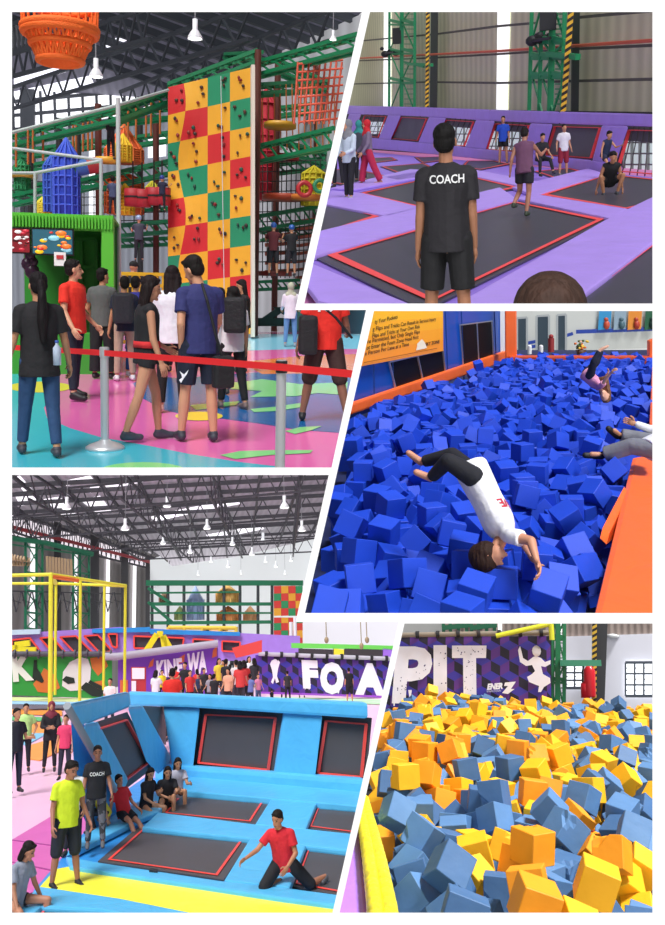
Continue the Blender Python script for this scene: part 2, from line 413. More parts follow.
    # ---- trousers
    if bot != 'none':
        mb = MB(); e = .007*s
        mb.ell(J['P'], (.158*w*s+e, .118*w*s+e, .12*s), Pm, seg=16)
        fr = {'long': 1.9, 'shorts': .62, 'short': .3, 'mid': .88, 'knee': 1.08, 'crop': 1.45, 'loose': 1.92, 'skirt': .9}[bot]
        for sd in 'RL':
            h_, K, A = J['h'+sd], J['K'+sd], J['A'+sd]
            if bot == 'loose': r0, r1, r2 = .105, .09, .085
            elif bot in ('shorts', 'knee', 'mid'): r0, r1, r2 = .1, .085, .08
            else: r0, r1, r2 = .09, .064, .047
            mb.ell(h_, (r0*s*w,)*3, seg=14); mb.tube(h_, h_.lerp(K, min(1, fr)), r0*s*w+.002, (r0+(r1-r0)*min(1, fr))*s+.004, n=16)
            if fr > 1: mb.ell(K, (r1*s+.002,)*3, seg=12); mb.tube(K, K.lerp(A, fr-1), r1*s+.002, r2*s+.004, n=16)
        soup('trousers' if bot in ('long', 'loose', 'crop') else 'shorts', mb, bc if not isinstance(bc, str) else cloth(bc), R, o, v, None, 3)
    # ---- shoes
    if shoe:
        for sd in 'RL':
            mb = MB(); A = J['A'+sd]; D = J['D'+sd]; side = V((D.y, -D.x, 0))
            if side.length < .1: side = V((1, 0, 0))
            dn = V((0, 0, -1)) if not joints else (A-J['K'+sd]).normalized()
            if pose.get('f'+sd): dn = V((D.x*-.8, D.y*-.8, -.6)).normalized()
            mb.cap(A+dn*.04*s-D*.02*s, A+dn*.05*s+D*.155*s, .04*s, .036*s, n=10); mb.cap(A+dn*.01*s, A+dn*.04*s+D*.09*s, .045*s, .038*s, n=10)
            soup('shoe', mb, mat(shoe, .6), R, o, max(v*.9, .0085), None, 1)
    # ---- hair
    mb = MB(); hm = mat(hc, .72, 'hair', spec=.25); nm = 'hair'
    def hp(x, y, z): return hh+HR@V((x, y, z))*hs
    if hair in ('short', 'long', 'pony', 'bun', 'bob', 'fluffy', 'balding'):
        kx = pose.get('hairk', 1.12) if hair == 'fluffy' else 1.0
        if hair == 'balding': mb.ell(hp(0, .02, .045), (.078*hs, .09*hs, .08*hs), HR, seg=16)
        else:
            mb.ell(hp(0, .028, .052), (.084*hs*kx, .098*hs*kx, .085*hs*kx), HR, seg=16)
            mb.ell(hp(0, .045, .0), (.082*hs*kx, .07*hs*kx, .085*hs), HR, seg=14)
            mb.cap(hp(-.035, -.045, .098), hp(.04, -.045, .096), .02*hs, n=8)
    if hair in ('long', 'bob'):
        dz = -.34 if hair == 'long' else -.12
        dn = V((0, 0, -1)) if not joints else HR@V((0, 0, -1))
        for x in (-.055, 0, .055):
            a = hp(x, .06, 0); mb.cap(a, a+dn*abs(dz)*s+up*0+TT@V((0, .05*s, 0)), .045*hs, .05*hs, n=8)
        for x in (-.078, .078): mb.cap(hp(x, .02, .03), hp(x, .03, -.1), .022*hs, n=8)
    if hair == 'pony':
        a = hp(0, .11, .02); b = a+TT@V((0, .045*s, 0))+V((0, 0, -.13*s)); q = b+TT@V((0, .03*s, 0))+V((0, 0, -.4*s))
        mb.cap(a, b, .035*s, .042*s, n=8); mb.cap(b, b.lerp(q, .5), .042*s, .055*s, n=8); mb.cap(b.lerp(q, .5), q, .055*s, .03*s, n=8)
    if hair == 'bun': mb.ell(hp(0, .1, .09), (.04*hs,)*3, seg=10)
    if hair == 'cap':
        mb.ell(hp(0, .012, .05), (.088*hs, .103*hs, .082*hs), HR, seg=16); mb.cap(hp(-.03, -.1, .05), hp(.03, -.1, .05), .022*hs, n=8); mb.cap(hp(-.03, -.13, .045), hp(.03, -.13, .045), .016*hs, n=8); nm = 'cap'
    if hair == 'helmet':
        mb.ell(hp(0, .01, .05), (.1*hs, .12*hs, .1*hs), HR, seg=16); nm = 'helmet'
    if hair == 'hijab':
        mb.ell(hp(0, .028, .03), (.098*hs, .108*hs, .115*hs), HR, seg=16); mb.ell(hp(0, .01, -.08), (.085*hs, .095*hs, .09*hs), HR, seg=16)
        mb.cap(hp(0, .02, -.09), J['N']-up*.09*s+TT@V((0, -.02*s, 0)), .085*s, .12*s, n=14)
        mb.cap(J['N']-up*.06*s+TT@V((-.07*s, 0, 0)), J['N']-up*.06*s+TT@V((.07*s, 0, 0)), .1*s, n=12); nm = 'headscarf'; 
    if hair != 'none':
        soup(nm, mb, hm if nm == 'hair' else (cloth(hc) if nm != 'helmet' else mat(hc, .3)), R, o, max(v, .009), None, 2)
    if extra: extra(o, J, s, v)
    figure_of[o.name] = J
    return o, J, body, shirt

def stand(R, px, py, hpx, yaw, label, h=None, **kw):
    """someone whose feet touch the floor at this pixel and who stands hpx pixels tall"""
    f = R.g(px, py, kw.get('z', 0)); hm = hpx/R.k(f); hm = min(1.95, max(hm, h*.9)) if h else hm; hm = min(hm, 2.0); return person(R, f, hm, yaw, label, **kw)

def shirt_text(o, J, shirt, s, txt, side, zc, wid, ht, R, col='#f0f0f0', bold=.02, xc=0):
    """print on a shirt: side -1 front, +1 back; called after run_jobs"""
    bvh = DONE.get(shirt if isinstance(shirt, str) else shirt.name)
    if not bvh: return
    TT = J['TT']; mb = MB(); c = J['C']+TT@V((xc*s, 0, zc*s)); x = TT@V((-side if side < 0 else -1, 0, 0))
    x = TT@V((1, 0, 0))*(1 if side < 0 else -1); up = TT@V((0, 0, 1)); n = TT@V((0, side, 0))
    A = c-x*wid/2*s-up*ht/2*s; text_on(mb, txt, A, A+x*wid*s, A+up*ht*s, bold=bold)
    out = []
    for p in mb.v:
        h = bvh.ray_cast(p+n*.5, -n); out.append((h[0]+n*.006) if h[0] else p+n*.13*s)
    mb.v = out
    mk('lettering', mb, mat(col, .7), R, parent=o, local=True, label=None)
DATA3 = [
86,1141,30,-5,-111,58,-98,1197,29,82,13,-85,-6,1127,30,12,-18,124,-186,1078,23,48,87,40,-21,1046,29,-17,-84,-24,29,1176,28,60,66,55,-164,1197,20,79,98,-6,-66,1156,25,-18,
-77,18,-151,1393,31,-83,5,93,-186,1351,11,75,21,-91,27,1404,27,-75,-52,-68,-123,1173,-10,-52,77,26,79,1267,27,66,-61,62,145,1530,27,101,-6,36,-158,1572,32,44,88,-37,210,
1694,32,103,-47,-16,-210,1435,29,31,-67,-68,-17,1249,28,88,2,90,144,1391,11,117,22,19,105,1199,21,-28,-76,47,25,1236,32,-79,99,-9,136,1296,5,83,11,-68,-25,1314,32,9,96,0,
-5,1830,25,-75,-31,-93,190,1480,-80,3,115,-51,84,1657,32,92,-85,-1,-119,1865,27,99,61,50,-107,1460,-1,-36,-95,-70,-81,1516,28,87,21,21,-195,1872,31,35,-98,23,-64,1093,10,
-21,-121,25,265,1811,-14,5,98,2,-25,1508,30,-2,86,30,-45,1421,25,80,-5,-98,184,1962,22,-32,50,42,-172,1131,0,-3,47,118,274,1907,31,-47,-14,85,81,1544,-8,-65,42,42,99,
2136,28,-27,86,27,-207,1231,-11,85,28,43,-139,1352,-2,6,19,27,-248,1893,28,90,1,-90,54,1876,31,61,78,-46,228,1663,-81,-96,-22,1,-189,1639,28,-87,13,88,263,2194,30,99,-23,
76,342,2324,31,10,-79,-92,-73,1256,13,92,69,-51,168,1471,2,48,-11,-65,124,1595,-11,-60,56,80,192,2277,27,30,97,57,118,1885,28,-71,-55,-71,-60,1471,18,-57,22,-63,-310,
2175,30,71,49,61,-74,1602,29,-24,-14,-111,-248,1512,-52,0,0,-109,203,1586,-15,-69,38,27,-4,1453,18,21,20,46,31,1560,23,14,-14,-124,-239,1653,-4,-105,-51,-45,-274,1719,-7,
-47,71,56,38,1500,16,62,-82,-24,170,1848,6,-38,-109,51,-65,2258,32,-44,-70,-47,-180,2225,32,-69,-78,57,53,1106,-4,29,23,90,18,1152,-12,0,1,-127,134,2353,24,51,76,-48,-68,
1918,27,-96,-82,15,-74,1874,4,110,38,-31,189,1757,26,2,-100,-8,-23,1780,-9,95,36,15,-34,2021,32,-10,-5,-30,152,1337,-3,-32,48,-105,-130,1292,-10,-28,-105,66,13,2321,31,
-101,1,6,54,1277,-12,82,8,-36,291,2048,24,67,44,-37,-173,1930,28,23,72,-47,-259,1883,-12,-89,10,-10,252,1818,-52,-4,97,13,-121,2046,25,16,78,-92,-165,1687,31,11,-50,-83,
82,1773,28,76,102,2,-5,1968,27,-6,56,-4,158,1585,30,88,-92,3,57,1436,-4,-64,54,-81,98,1366,2,-69,-5,107,-96,1812,0,-24,-86,-2,129,1738,1,-12,-97,-5,321,2051,-84,86,82,
-32,185,1673,-6,-55,115,2,507,2901,-13,-42,-116,2,-106,2241,19,-1,-42,-116,-25,2431,14,65,-23,72,260,1760,-92,-72,-54,54,116,1693,-8,34,-69,94,182,2731,4,46,105,-50,345,
2246,-12,0,5,22,-175,2759,20,100,39,-3,-210,1395,-12,71,-55,71,133,2631,7,-93,-53,-57,231,2061,2,18,-99,26,84,1703,32,67,-50,74,224,2646,12,119,-22,-27,-198,2597,6,-114,
23,1,431,2523,-46,8,13,-100,-379,2689,-3,24,-106,-43,127,1300,-44,-17,-86,88,507,3134,-13,-73,-32,50,292,2627,6,103,-26,54,-326,2184,-11,-53,66,53,57,1835,-4,-67,40,-41,
-281,2624,6,87,43,81,-153,2304,25,-6,-64,97,-278,2060,9,96,-44,-20,-211,1584,-10,17,103,-72,330,2104,-52,88,14,-89,-79,1135,-9,39,-55,62,555,3105,-1,-32,105,62,409,2423,
-84,-11,-116,51,76,2422,0,59,-64,21,-123,2736,3,52,11,-111,467,3157,-3,40,57,102,-39,2555,24,-67,-83,-57,330,2806,-4,-3,28,-121,-200,2270,26,-30,-84,-66,-212,1968,31,12,
72,-103,486,2771,-47,-68,-36,-85,166,2151,2,-62,-15,-55,-282,1779,-6,-65,45,-93,-342,2556,-4,-25,118,-4,21,1717,-6,58,64,-59,77,3146,-2,79,-83,-52,419,2700,-13,18,14,121,
65,1647,-11,34,85,-24,177,1548,-8,-90,6,-27,-154,2844,25,-19,-15,119,-109,1608,-5,38,-81,90,39,1934,27,34,-82,60,261,3677,23,-64,-105,-10,-56,1411,-13,68,-38,-47,440,
2741,-8,9,83,-40,380,2794,7,24,-81,-40,-21,1196,-2,6,-12,-3,-232,2037,29,-39,57,10,32,2614,9,-19,57,13,-207,3644,16,106,-60,34,-320,2715,2,81,96,-2,620,3520,5,78,58,76,
403,3578,9,6,-36,117,-252,2678,-2,107,8,44,21,2172,-4,90,-81,1,-28,2109,29,6,-92,6,-129,2095,28,10,-92,-1,109,1235,-7,4,38,-119,-222,1478,-12,111,56,19,360,2684,-7,-5,
-92,23,90,1157,-8,-55,-28,19,-44,1818,-11,-33,-66,-53,105,1420,-7,96,-63,32,27,1795,-14,-32,67,-103,235,3385,-9,57,-113,-7,247,2607,-8,-115,52,8,20,2785,3,-38,62,-104,-3,
3364,5,-48,87,79,123,1935,30,9,86,-4,532,3451,1,-4,82,67,-102,2876,-8,-29,-60,-26,498,3746,21,-18,-109,5,-236,3212,6,90,-55,-71,-241,2240,20,-27,-74,-69,-110,1656,1,1,
112,7,-234,2133,29,1,2,11,698,4017,0,86,-6,-84,353,2193,-54,10,105,70,-284,2846,-1,-77,41,-21,282,2570,-11,-65,61,69,-254,2986,-5,-8,-89,-48,36,3421,3,-29,105,33,-45,
1358,-7,77,-29,90,198,3562,2,-49,3,107,-127,1239,-24,-1,44,9,-340,3000,3,-4,-38,-112,-108,3091,-5,3,66,107,-8,4437,31,104,3,23,81,2656,-5,-34,3,118,360,2980,3,-14,-73,52,
449,2624,-50,-37,33,-23,-129,1506,-8,85,22,-86,342,3147,-7,13,10,-121,46,1352,-4,-4,20,125,274,3045,2,94,48,-59,-298,3358,-13,34,101,52,308,2465,4,-36,63,-86,-44,3082,-5,
17,81,-2,-141,1836,-20,-32,-48,-73,14,2307,-7,45,-61,62,114,3269,-9,67,-73,45,422,3321,-3,-83,52,-35,79,3772,15,-2,25,124,-84,3826,3,-13,40,-43,535,3206,-3,20,-83,-28,68,
2281,1,67,-15,103,267,1856,-9,59,68,56,-257,2315,17,-17,-51,65,64,2222,-11,-1,-23,125,145,2886,-8,-22,-31,121,251,2726,8,13,25,21,158,3059,-8,-30,-102,-36,185,3245,-4,
-67,53,93,403,2485,-53,-28,-90,80,76,1593,-12,-60,59,80,2,3035,-9,72,-48,-65,-85,3404,-3,50,18,50,-109,2152,3,-48,5,-70,141,2205,0,28,68,-52,-104,1366,-17,103,-55,31,30,
1238,-8,79,46,-67,317,3328,-5,30,87,-84,459,3456,-2,-34,55,16,327,2322,-12,-9,-89,-9,420,3125,-5,-2,-64,110,531,4029,18,-23,-115,-14,99,3040,-13,-108,28,-56,72,2588,-14,
-76,57,11,426,4023,6,-37,93,-44,262,2239,29,125,-21,2,-201,2655,12,77,-90,1,23,3764,8,-28,-70,0,-110,3329,-10,7,84,94,647,3977,9,-57,-12,-16,-36,4325,-5,17,43,-115,379,
3981,5,-26,83,30,239,1708,-90,1,-6,-126,306,2052,-36,-2,-80,98,216,2557,-9,-93,-63,-58,211,2946,-4,18,-87,71,169,2312,0,39,-41,-26,130,4661,18,75,-65,-79,-335,2838,-5,20,
19,-88,146,1992,5,-59,-51,15,-136,1743,-13,13,91,-78,298,3464,-1,87,59,-66,295,4114,11,-60,-31,-52,353,3516,5,84,-21,19,574,3359,-6,-37,4,107,99,3411,-6,67,38,-68,-157,
3152,6,-5,125,-12,90,2811,-13,76,-38,-45,374,2374,-52,83,-34,-34,-52,1961,0,-47,-79,36,493,3207,4,-4,-126,-10,500,3573,-7,19,-5,76,281,2006,-6,91,47,-64,28,3148,-12,89,
-9,89,275,3216,-2,-79,40,55,18,1655,-2,-89,34,84,-140,2630,-12,28,85,85,351,2921,-5,26,86,-63,241,2983,-3,-28,-64,105,-221,3105,-5,101,-12,74,55,2354,-6,22,-95,-76,311,
2975,-8,6,-125,22,58,2844,-12,-93,6,71,398,2836,-10,-117,29,11,277,1935,-92,127,6,0,-276,1755,-51,-65,28,-74,214,2008,-7,49,56,-48,-60,3029,-13,10,59,26,-78,1512,-12,0,0,
52,-143,1893,-12,51,-13,31,63,1722,-9,-46,-73,59,96,3648,-1,-46,-29,-84,256,2434,-23,34,-53,70,274,2915,-5,11,70,-34,462,3097,-38,-45,-57,-102,-61,2965,-20,39,93,43,601,
3632,1,27,-12,30,702,4411,2,91,-67,57,359,2391,-12,-85,28,-28,-133,3614,-7,-58,-10,102,133,4180,0,-28,-105,66,699,4692,4,-107,-20,-64,466,4360,1,21,-34,-30,560,3492,2,
113,-31,47,129,3319,-12,-15,-34,71,441,2731,-46,89,10,87,444,3558,-8,83,26,-92,625,4294,-1,30,-83,-38,199,4713,11,67,26,-104,527,4639,-3,-65,23,-18,671,5185,11,-50,-100,
45,90,2884,-12,84,-31,85,216,3046,-10,-40,36,-112,111,1831,-6,20,-84,12,259,2381,-23,-23,-28,-2,344,4113,-7,-125,1,-24,-101,2205,-4,-26,-32,-76,292,3383,-8,76,78,-59,828,
4627,-1,-20,-94,-56,365,3321,-16,78,-81,35,-18,2654,-7,81,-41,-69,141,3576,-11,55,84,2,36,3475,9,81,31,-89,535,3614,2,-10,24,-34,-188,2288,-13,92,84,19,71,3528,-5,-35,
-117,32,257,3503,-4,119,5,37,349,4297,-1,66,-3,44,38,2926,-7,-90,2,-87,-152,2677,-12,-23,87,23,-225,2730,4,-63,31,-84,307,3701,-5,31,-9,119,408,4297,5,-24,-15,77,22,2555,
-4,-77,-98,-21,247,4592,-4,-83,-35,81,768,5386,-4,-67,-98,-26,512,4278,-2,-85,70,-63,220,1815,12,86,-14,-75,-338,3207,-12,-77,45,-45,-1,2264,-11,56,-73,52,352,3870,-7,50,
-81,55,113,2068,-11,41,-79,48,-363,2734,-12,-93,-39,46,578,5140,1,18,74,69,-66,3202,-5,-98,16,11,200,2249,-12,-65,63,-63,8,3281,-12,25,-124,5,175,1497,-34,32,-106,-21,
-47,1643,10,13,104,-46,-26,2735,1,-54,41,-54,493,4076,6,-41,82,78,-117,2437,-3,-10,-76,44,-129,3441,-15,97,-23,-33,391,3030,-6,89,41,78,-307,2372,-10,14,-92,13,586,3925,
-7,-54,-71,-4,246,4159,-5,17,-96,-38,-251,1989,-8,27,28,119,339,3372,-7,24,-98,68,333,5008,14,66,82,-38,-158,2571,-17,-16,-95,-52,474,3346,-11,66,-34,-56,-148,1568,-12,
-57,-70,-56,247,1905,-11,-75,-60,0,-171,3674,-4,-96,25,-31,479,4968,13,16,5,-126,-29,3797,-5,-103,28,66,663,4165,1,89,16,-89,-116,2496,-3,-67,-48,-90,-187,3270,-5,15,-79,
24,393,3922,-20,13,105,21,571,3994,1,65,-45,60,-69,2515,-5,85,-50,70,-269,1940,-16,-52,97,48,-162,2175,-12,44,78,-44,-280,3085,-12,26,-79,20,25,2408,0,0,-91,32,46,3842,
10,79,-89,-20,794,4830,-2,-44,-5,32,859,5082,0,56,-104,-31,-278,2551,-10,90,-7,1,374,2749,-14,-39,-94,29,-170,3578,-21,28,-7,78,138,3780,-10,18,93,-19,102,4360,-5,15,-92,
62,221,5263,-7,-31,109,-54,596,4763,3,81,-9,85,593,3693,0,-19,77,-41,245,2200,-13,85,7,-9,420,4662,6,-78,90,-41,-27,1248,-13,75,-31,-24,158,2676,-10,-3,4,126,-76,2063,1,
-70,3,-72,206,3190,-16,69,64,-8,114,2723,-8,58,-74,39,5,4177,-5,-24,-6,98,173,3403,-13,49,70,-66,194,4049,-9,81,-55,-56,637,4720,-5,-95,32,-7,-110,3049,-22,-87,-72,11,
244,3848,-3,96,-68,20,-50,3295,-14,-1,-32,-102,95,4052,0,-62,96,-35,-32,1902,-11,-2,-123,26,-61,2704,-13,-85,62,-71,-332,3259,-12,62,65,-62,-92,1562,-1,98,-69,-16,200,
2198,-8,90,-5,-88,118,4409,1,92,55,-68,-31,4006,-14,-43,102,-32,179,3447,-12,-92,-6,-87,-311,2258,12,50,24,-53,-401,2989,-34,108,34,58,2,3639,-3,-79,-92,9,824,5415,-13,
-74,-86,-51,308,4818,2,-40,-23,-39,165,3498,-12,21,87,-21,-20,3578,-9,-105,23,-35,428,5088,-11,68,-56,71,-346,2945,-11,56,-31,-82,774,4689,-2,61,38,-74,201,3749,-12,-1,
-89,-32,-228,2090,21,-4,0,103,-288,2458,-7,-91,37,69,557,3876,-9,40,-61,-85,192,3878,-11,-78,-38,-84,208,4664,-5,-122,17,30,136,1346,-48,-11,12,-91,142,2974,-13,-116,-35,
33,-189,3503,-15,-79,14,63,10,3909,6,1,-84,93,412,3485,-16,4,17,-123,421,4530,-1,-53,69,57,96,4693,-12,46,-75,-81,233,4090,-9,27,88,87,-158,1784,-4,-124,-12,-22,-221,
3560,-14,35,-81,-91,273,3621,-10,-30,117,38,710,4208,-2,16,-16,-104,168,1933,-14,36,-16,25,292,4769,-6,-84,9,88,215,2795,-4,-6,93,47,460,3987,-9,-4,106,-15,12,1886,-12,
19,88,0,-122,3521,-12,45,78,-45,92,4863,-6,80,4,-8,-244,3467,-14,-33,88,-55,278,2289,3,9,59,112,-262,3152,-12,-88,9,91,303,2867,-15,24,-74,-65,202,3138,-21,-55,-104,38,
411,3391,-6,-1,12,96,324,4666,-8,57,-42,90,777,5015,-8,60,-67,74,613,5184,1,-80,-13,74,-144,1407,-11,-124,-26,-2,783,4359,-5,49,-38,-69,438,2559,-82,54,79,27,213,4542,
-12,35,122,0,441,3938,-11,126,18,-4,-97,2660,-12,15,-92,-84,394,3177,-12,3,21,-69,314,2414,-15,80,82,-51,-171,1454,-8,25,78,-36,471,2857,-27,-31,64,103,-67,3157,-13,72,
70,49,-56,3509,-12,46,-77,46,67,3890,18,75,-33,49,79,2970,-19,119,-31,29,526,5194,0,71,66,37,-15,3149,-7,-90,14,89,331,3825,-12,45,73,79,476,4033,-12,90,-21,86,-87,3469,
-2,-76,-7,99,360,5154,11,-102,-6,-59,225,4286,-8,-59,55,86,146,4005,-12,124,-4,-1,141,2768,-5,69,-46,-38,283,3960,1,102,18,20,112,2137,-12,-70,-56,56,24,4300,-10,1,-92,
87,-94,2006,-4,113,7,4,-172,2722,-11,-12,89,-89,117,3503,-18,-73,35,-96,454,5197,-9,-41,-11,36,262,4939,-5,75,61,-82,-64,3723,-19,88,-37,-73,575,4412,-2,89,33,57,-205,
3377,-11,-82,-41,-59,-171,3327,-11,107,51,-45,19,4512,-10,-91,34,76,-63,3620,-12,-38,15,120,349,3631,-6,3,-15,-122,450,2904,-30,-63,-3,-109,273,5209,-9,9,-80,-97,745,
5109,-1,-64,-45,74,237,3445,-10,-106,11,-69,497,3864,-12,-90,-5,-90,212,3988,-12,-5,6,-59,491,4702,-7,11,116,-21,159,2052,2,27,67,-49,412,5162,-8,3,-20,-124,1,1400,-11,
49,-73,45,-292,1843,-89,-55,-71,62,346,4618,-14,-97,-45,-21,446,4582,1,48,60,-79,534,5010,-11,73,67,-64,-152,2241,-5,3,-4,-126,191,4364,-11,-16,81,95,356,4823,-9,59,78,
-51,139,1645,-12,-1,-1,-83,292,4541,-12,71,55,-71,699,4592,-9,-75,49,64,624,4552,-9,-26,-92,-15,178,3931,-12,27,86,-27,774,4222,-2,-109,-19,-59,122,3955,-12,68,59,-68,
-213,1747,-11,-125,8,-15,31,3198,-12,-8,-88,90,-3,2912,-12,-90,-4,-90,-99,2557,-4,82,31,-15,-161,3924,-12,88,26,-84,640,3932,-12,-62,-65,-62,143,4527,-3,-52,68,93,-333,
3089,-12,-10,89,-89,807,5120,-7,96,-33,72,-107,1286,-53,-74,21,-35,772,4473,-12,-82,37,-37,188,4250,-15,39,96,42,-17,3447,-2,41,-38,-76,537,4450,-4,-29,-81,30,39,4561,
-16,-79,15,89,580,5239,2,-27,-20,120,871,5321,-5,-65,102,-6,-183,3746,-4,-83,34,-87,-8,3716,-6,52,-29,101,-126,3725,-6,69,-105,21,582,4516,1,97,-9,10,387,4212,-13,-109,
-53,17,94,3585,-11,1,4,125,273,4495,-17,91,13,87,-208,3157,-12,-83,31,-31,62,3272,-12,52,-67,71,222,3649,-14,-12,-54,-25,-31,4136,-20,48,30,-26,494,4903,-5,48,73,-34,127,
2471,-6,-85,-26,-5,-112,1703,-7,126,9,9,-155,3849,-12,-74,51,74,890,4957,-6,8,-89,-25,758,4610,-13,-14,42,5,830,4943,-12,124,29,0,-209,2929,-15,-67,-88,-2,-72,1204,-17,
90,-54,-5,-173,2067,-6,90,54,-62,-266,2505,-12,71,55,-71,247,2846,-4,-8,-89,-79,-92,2609,-12,-93,87,0,-224,3030,-20,-110,21,-39,228,2141,-9,66,29,-95,-142,3273,-13,74,9,
-101,706,4872,-6,105,37,-61,-31,3403,-12,58,69,69,424,5251,-4,-72,-53,-90,130,1781,-9,-12,-126,-6,418,3747,-3,29,-98,75,705,5271,-9,43,-116,26,-72,1313,-14,-105,6,50,751,
4964,-12,89,-15,-14,927,5289,-12,90,0,90,282,2680,-2,-87,46,26,153,3163,-29,66,84,-15,403,4836,-11,2,2,68,-65,2259,-11,88,-28,82,500,3805,-14,48,23,64,-180,1969,-8,86,18,
91,204,4983,-6,52,13,-8,542,4349,-5,90,2,44,140,3649,-10,-56,71,58,657,5025,-7,3,-85,3,156,4841,4,-21,74,101,-310,2202,-52,-4,90,4,231,1955,-12,60,51,67,669,4518,-12,-54,
72,-72,728,3931,-12,-11,-83,-14,674,4331,-11,-55,99,-50,92,1994,-20,-67,-87,33,-257,3394,-10,32,79,88,-49,2793,-10,-32,89,-84,611,3872,-12,84,-33,84,364,4876,-4,70,-58,
11,116,1895,-12,78,44,-78,538,3677,-6,58,32,14,188,4115,-9,12,-83,-88,199,3813,-15,-114,9,47,449,4888,-8,-113,-56,-12,708,5016,-11,-78,-42,-77,850,5141,-2,8,-86,75,-183,
1645,-11,28,-89,17,-12,3192,-12,-11,-90,-11,-350,2414,-11,46,-93,68,151,3821,-12,-72,-54,-72,-272,1825,-38,-56,38,-94,563,4854,-10,-68,-107,-10,-117,3665,-11,93,80,32,
258,2245,-12,55,-71,55,377,4548,-8,-98,4,81,590,4644,-5,-25,17,17,369,4781,-21,93,-54,44,349,4384,-4,26,-27,-82,381,4447,-13,36,-120,20,-87,2372,6,2,-76,60,380,3235,-17,
18,52,-112,307,2255,-52,87,-13,90,606,4172,-11,82,-20,91,550,4240,-6,-45,-77,41,-290,2787,-10,-32,84,-89,-347,2780,-14,-86,22,85,445,4258,-5,-30,-74,-12,321,4043,-27,79,
-44,87,458,4512,-9,82,-12,-15,1,4419,-18,64,-43,80,142,4461,-10,-79,33,-39,182,4498,-21,-61,18,61,936,5214,-16,7,-125,-19,273,2288,-58,74,-54,-81,-393,2769,-54,-64,51,46,
214,2771,-48,-87,-21,-90,86,1317,1,58,48,-84,742,4087,-12,-125,-12,-9,351,2854,-12,42,-79,42,68,4202,-3,26,-70,101,294,4604,-10,-98,25,15,259,4881,-13,8,-65,-25,658,5068,
-5,-74,37,49,-173,1254,-42,-35,44,-108,335,3432,-13,-51,-26,-83,302,4350,-3,62,50,-56,104,3810,-7,-125,17,6,236,4820,-12,-21,77,33,807,4729,-23,-31,-61,-91,603,5047,-6,3,
72,-4,478,2785,-92,-85,29,-29,494,4777,-11,20,8,30,56,2185,-23,25,26,-4,313,4903,4,4,-126,-10,279,3153,-10,80,-41,80,16,2078,-11,-49,-36,-18,343,2165,-92,9,89,89,33,2735,
-12,83,-62,-72,73,4479,-22,-26,5,114,588,4953,-7,-46,24,115,-254,2182,-3,-60,-46,-87,649,4782,-4,-3,-55,-5,355,5371,-1,55,92,65,54,4099,-4,4,49,-10,572,4713,-8,-42,-83,
-61,651,4968,-14,-82,-67,-44,642,5312,-2,63,78,-23,533,2984,-78,-120,-11,-12,-289,2219,-12,-82,-37,-81,426,4773,-2,25,102,68,223,1770,-60,92,26,-58,-321,3147,-27,56,-84,
67,-240,2398,-45,38,-33,62,-170,3196,-4,48,3,-117,674,3871,-26,-38,-31,88,274,2811,-11,-126,-15,-1,576,4128,-5,-118,25,-39,-7,1841,-17,-41,-88,70,149,2413,-8,90,-17,-74,
275,4659,-9,87,10,-1,585,4046,-5,-91,-61,-52,318,5235,-14,-97,33,75,149,4057,-11,53,-63,69,-189,1828,-5,6,-24,19,686,3724,-14,14,49,116,-75,4262,-47,97,-3,8,-197,1306,
-34,14,104,-28,15,3535,-3,18,0,-83,889,4864,-6,0,120,40,-58,2900,-22,72,12,-104,413,4155,-6,84,29,-72,702,4807,-15,100,51,-37,363,2257,-89,90,2,89,568,3782,-20,46,96,13,
-46,2016,-10,-32,91,8,167,4791,-11,84,31,35,286,3104,-12,82,24,24,278,3572,-17,-58,-31,-19,242,5349,-12,-73,68,-74,-287,2903,-9,25,-67,70,-146,1196,-51,-88,-52,20,116,
2243,-17,-26,49,-77,319,4951,3,94,16,-15,724,5068,-12,-67,-59,59,-324,2325,-92,0,0,-31,194,3358,-12,71,46,-75,-18,1308,-11,25,95,-18,112,4120,-11,80,44,44,492,4826,-10,
-72,-8,103,317,2369,-52,61,66,66,462,5276,-5,33,76,73,-195,3430,-20,47,30,-2,662,4105,-12,-90,-2,-90,69,4148,-7,-41,80,-38,144,4315,-17,90,23,-71,508,4001,-39,46,-79,-67,
-341,2319,-12,27,-98,20,529,4146,-7,51,-65,-85,239,4347,-12,50,-74,-75,-188,1883,-7,-54,-88,57,482,4139,-19,0,-27,124,539,3739,-12,-121,38,0,606,4352,-12,-79,43,79,-8,
4476,-12,33,81,-33,-384,2912,-39,31,-114,-8,-39,3670,-17,95,18,-70,572,4292,-8,-1,71,17,786,4413,-12,90,11,-88,353,5062,-3,97,18,80,184,3299,-12,52,78,28,252,3727,-8,54,
-66,40,423,4476,-13,-43,83,-83,662,4837,-12,81,-40,81,257,5061,-12,66,-61,66,432,5321,-4,-94,-19,-78,187,4177,-11,87,5,92,510,5379,-12,-1,-3,-106,82,1330,-61,-56,93,-40,
590,3231,-16,-85,56,-72,159,5012,-4,-22,-4,123,-218,2146,-12,87,20,-88,-163,2120,-12,26,86,86,298,3782,-4,-13,-54,95,191,2419,-8,-87,0,-85,543,4527,-8,99,-2,-80,850,4714,
-2,-41,7,115,568,4910,-10,-68,-43,59,-142,3384,-28,87,45,2,416,4711,-7,98,-78,-13,81,3198,-8,-4,-84,95,581,5007,-9,5,79,-12,660,5120,-13,69,-44,97,663,3607,-23,47,-45,
-82,-229,2549,-17,-38,-79,-85,-27,2415,-28,-52,100,36,-345,2820,-51,-126,14,0,652,4215,-22,8,70,94,583,3196,-89,2,-90,-15,268,4298,-11,-15,89,11,-123,3217,-26,47,88,48,
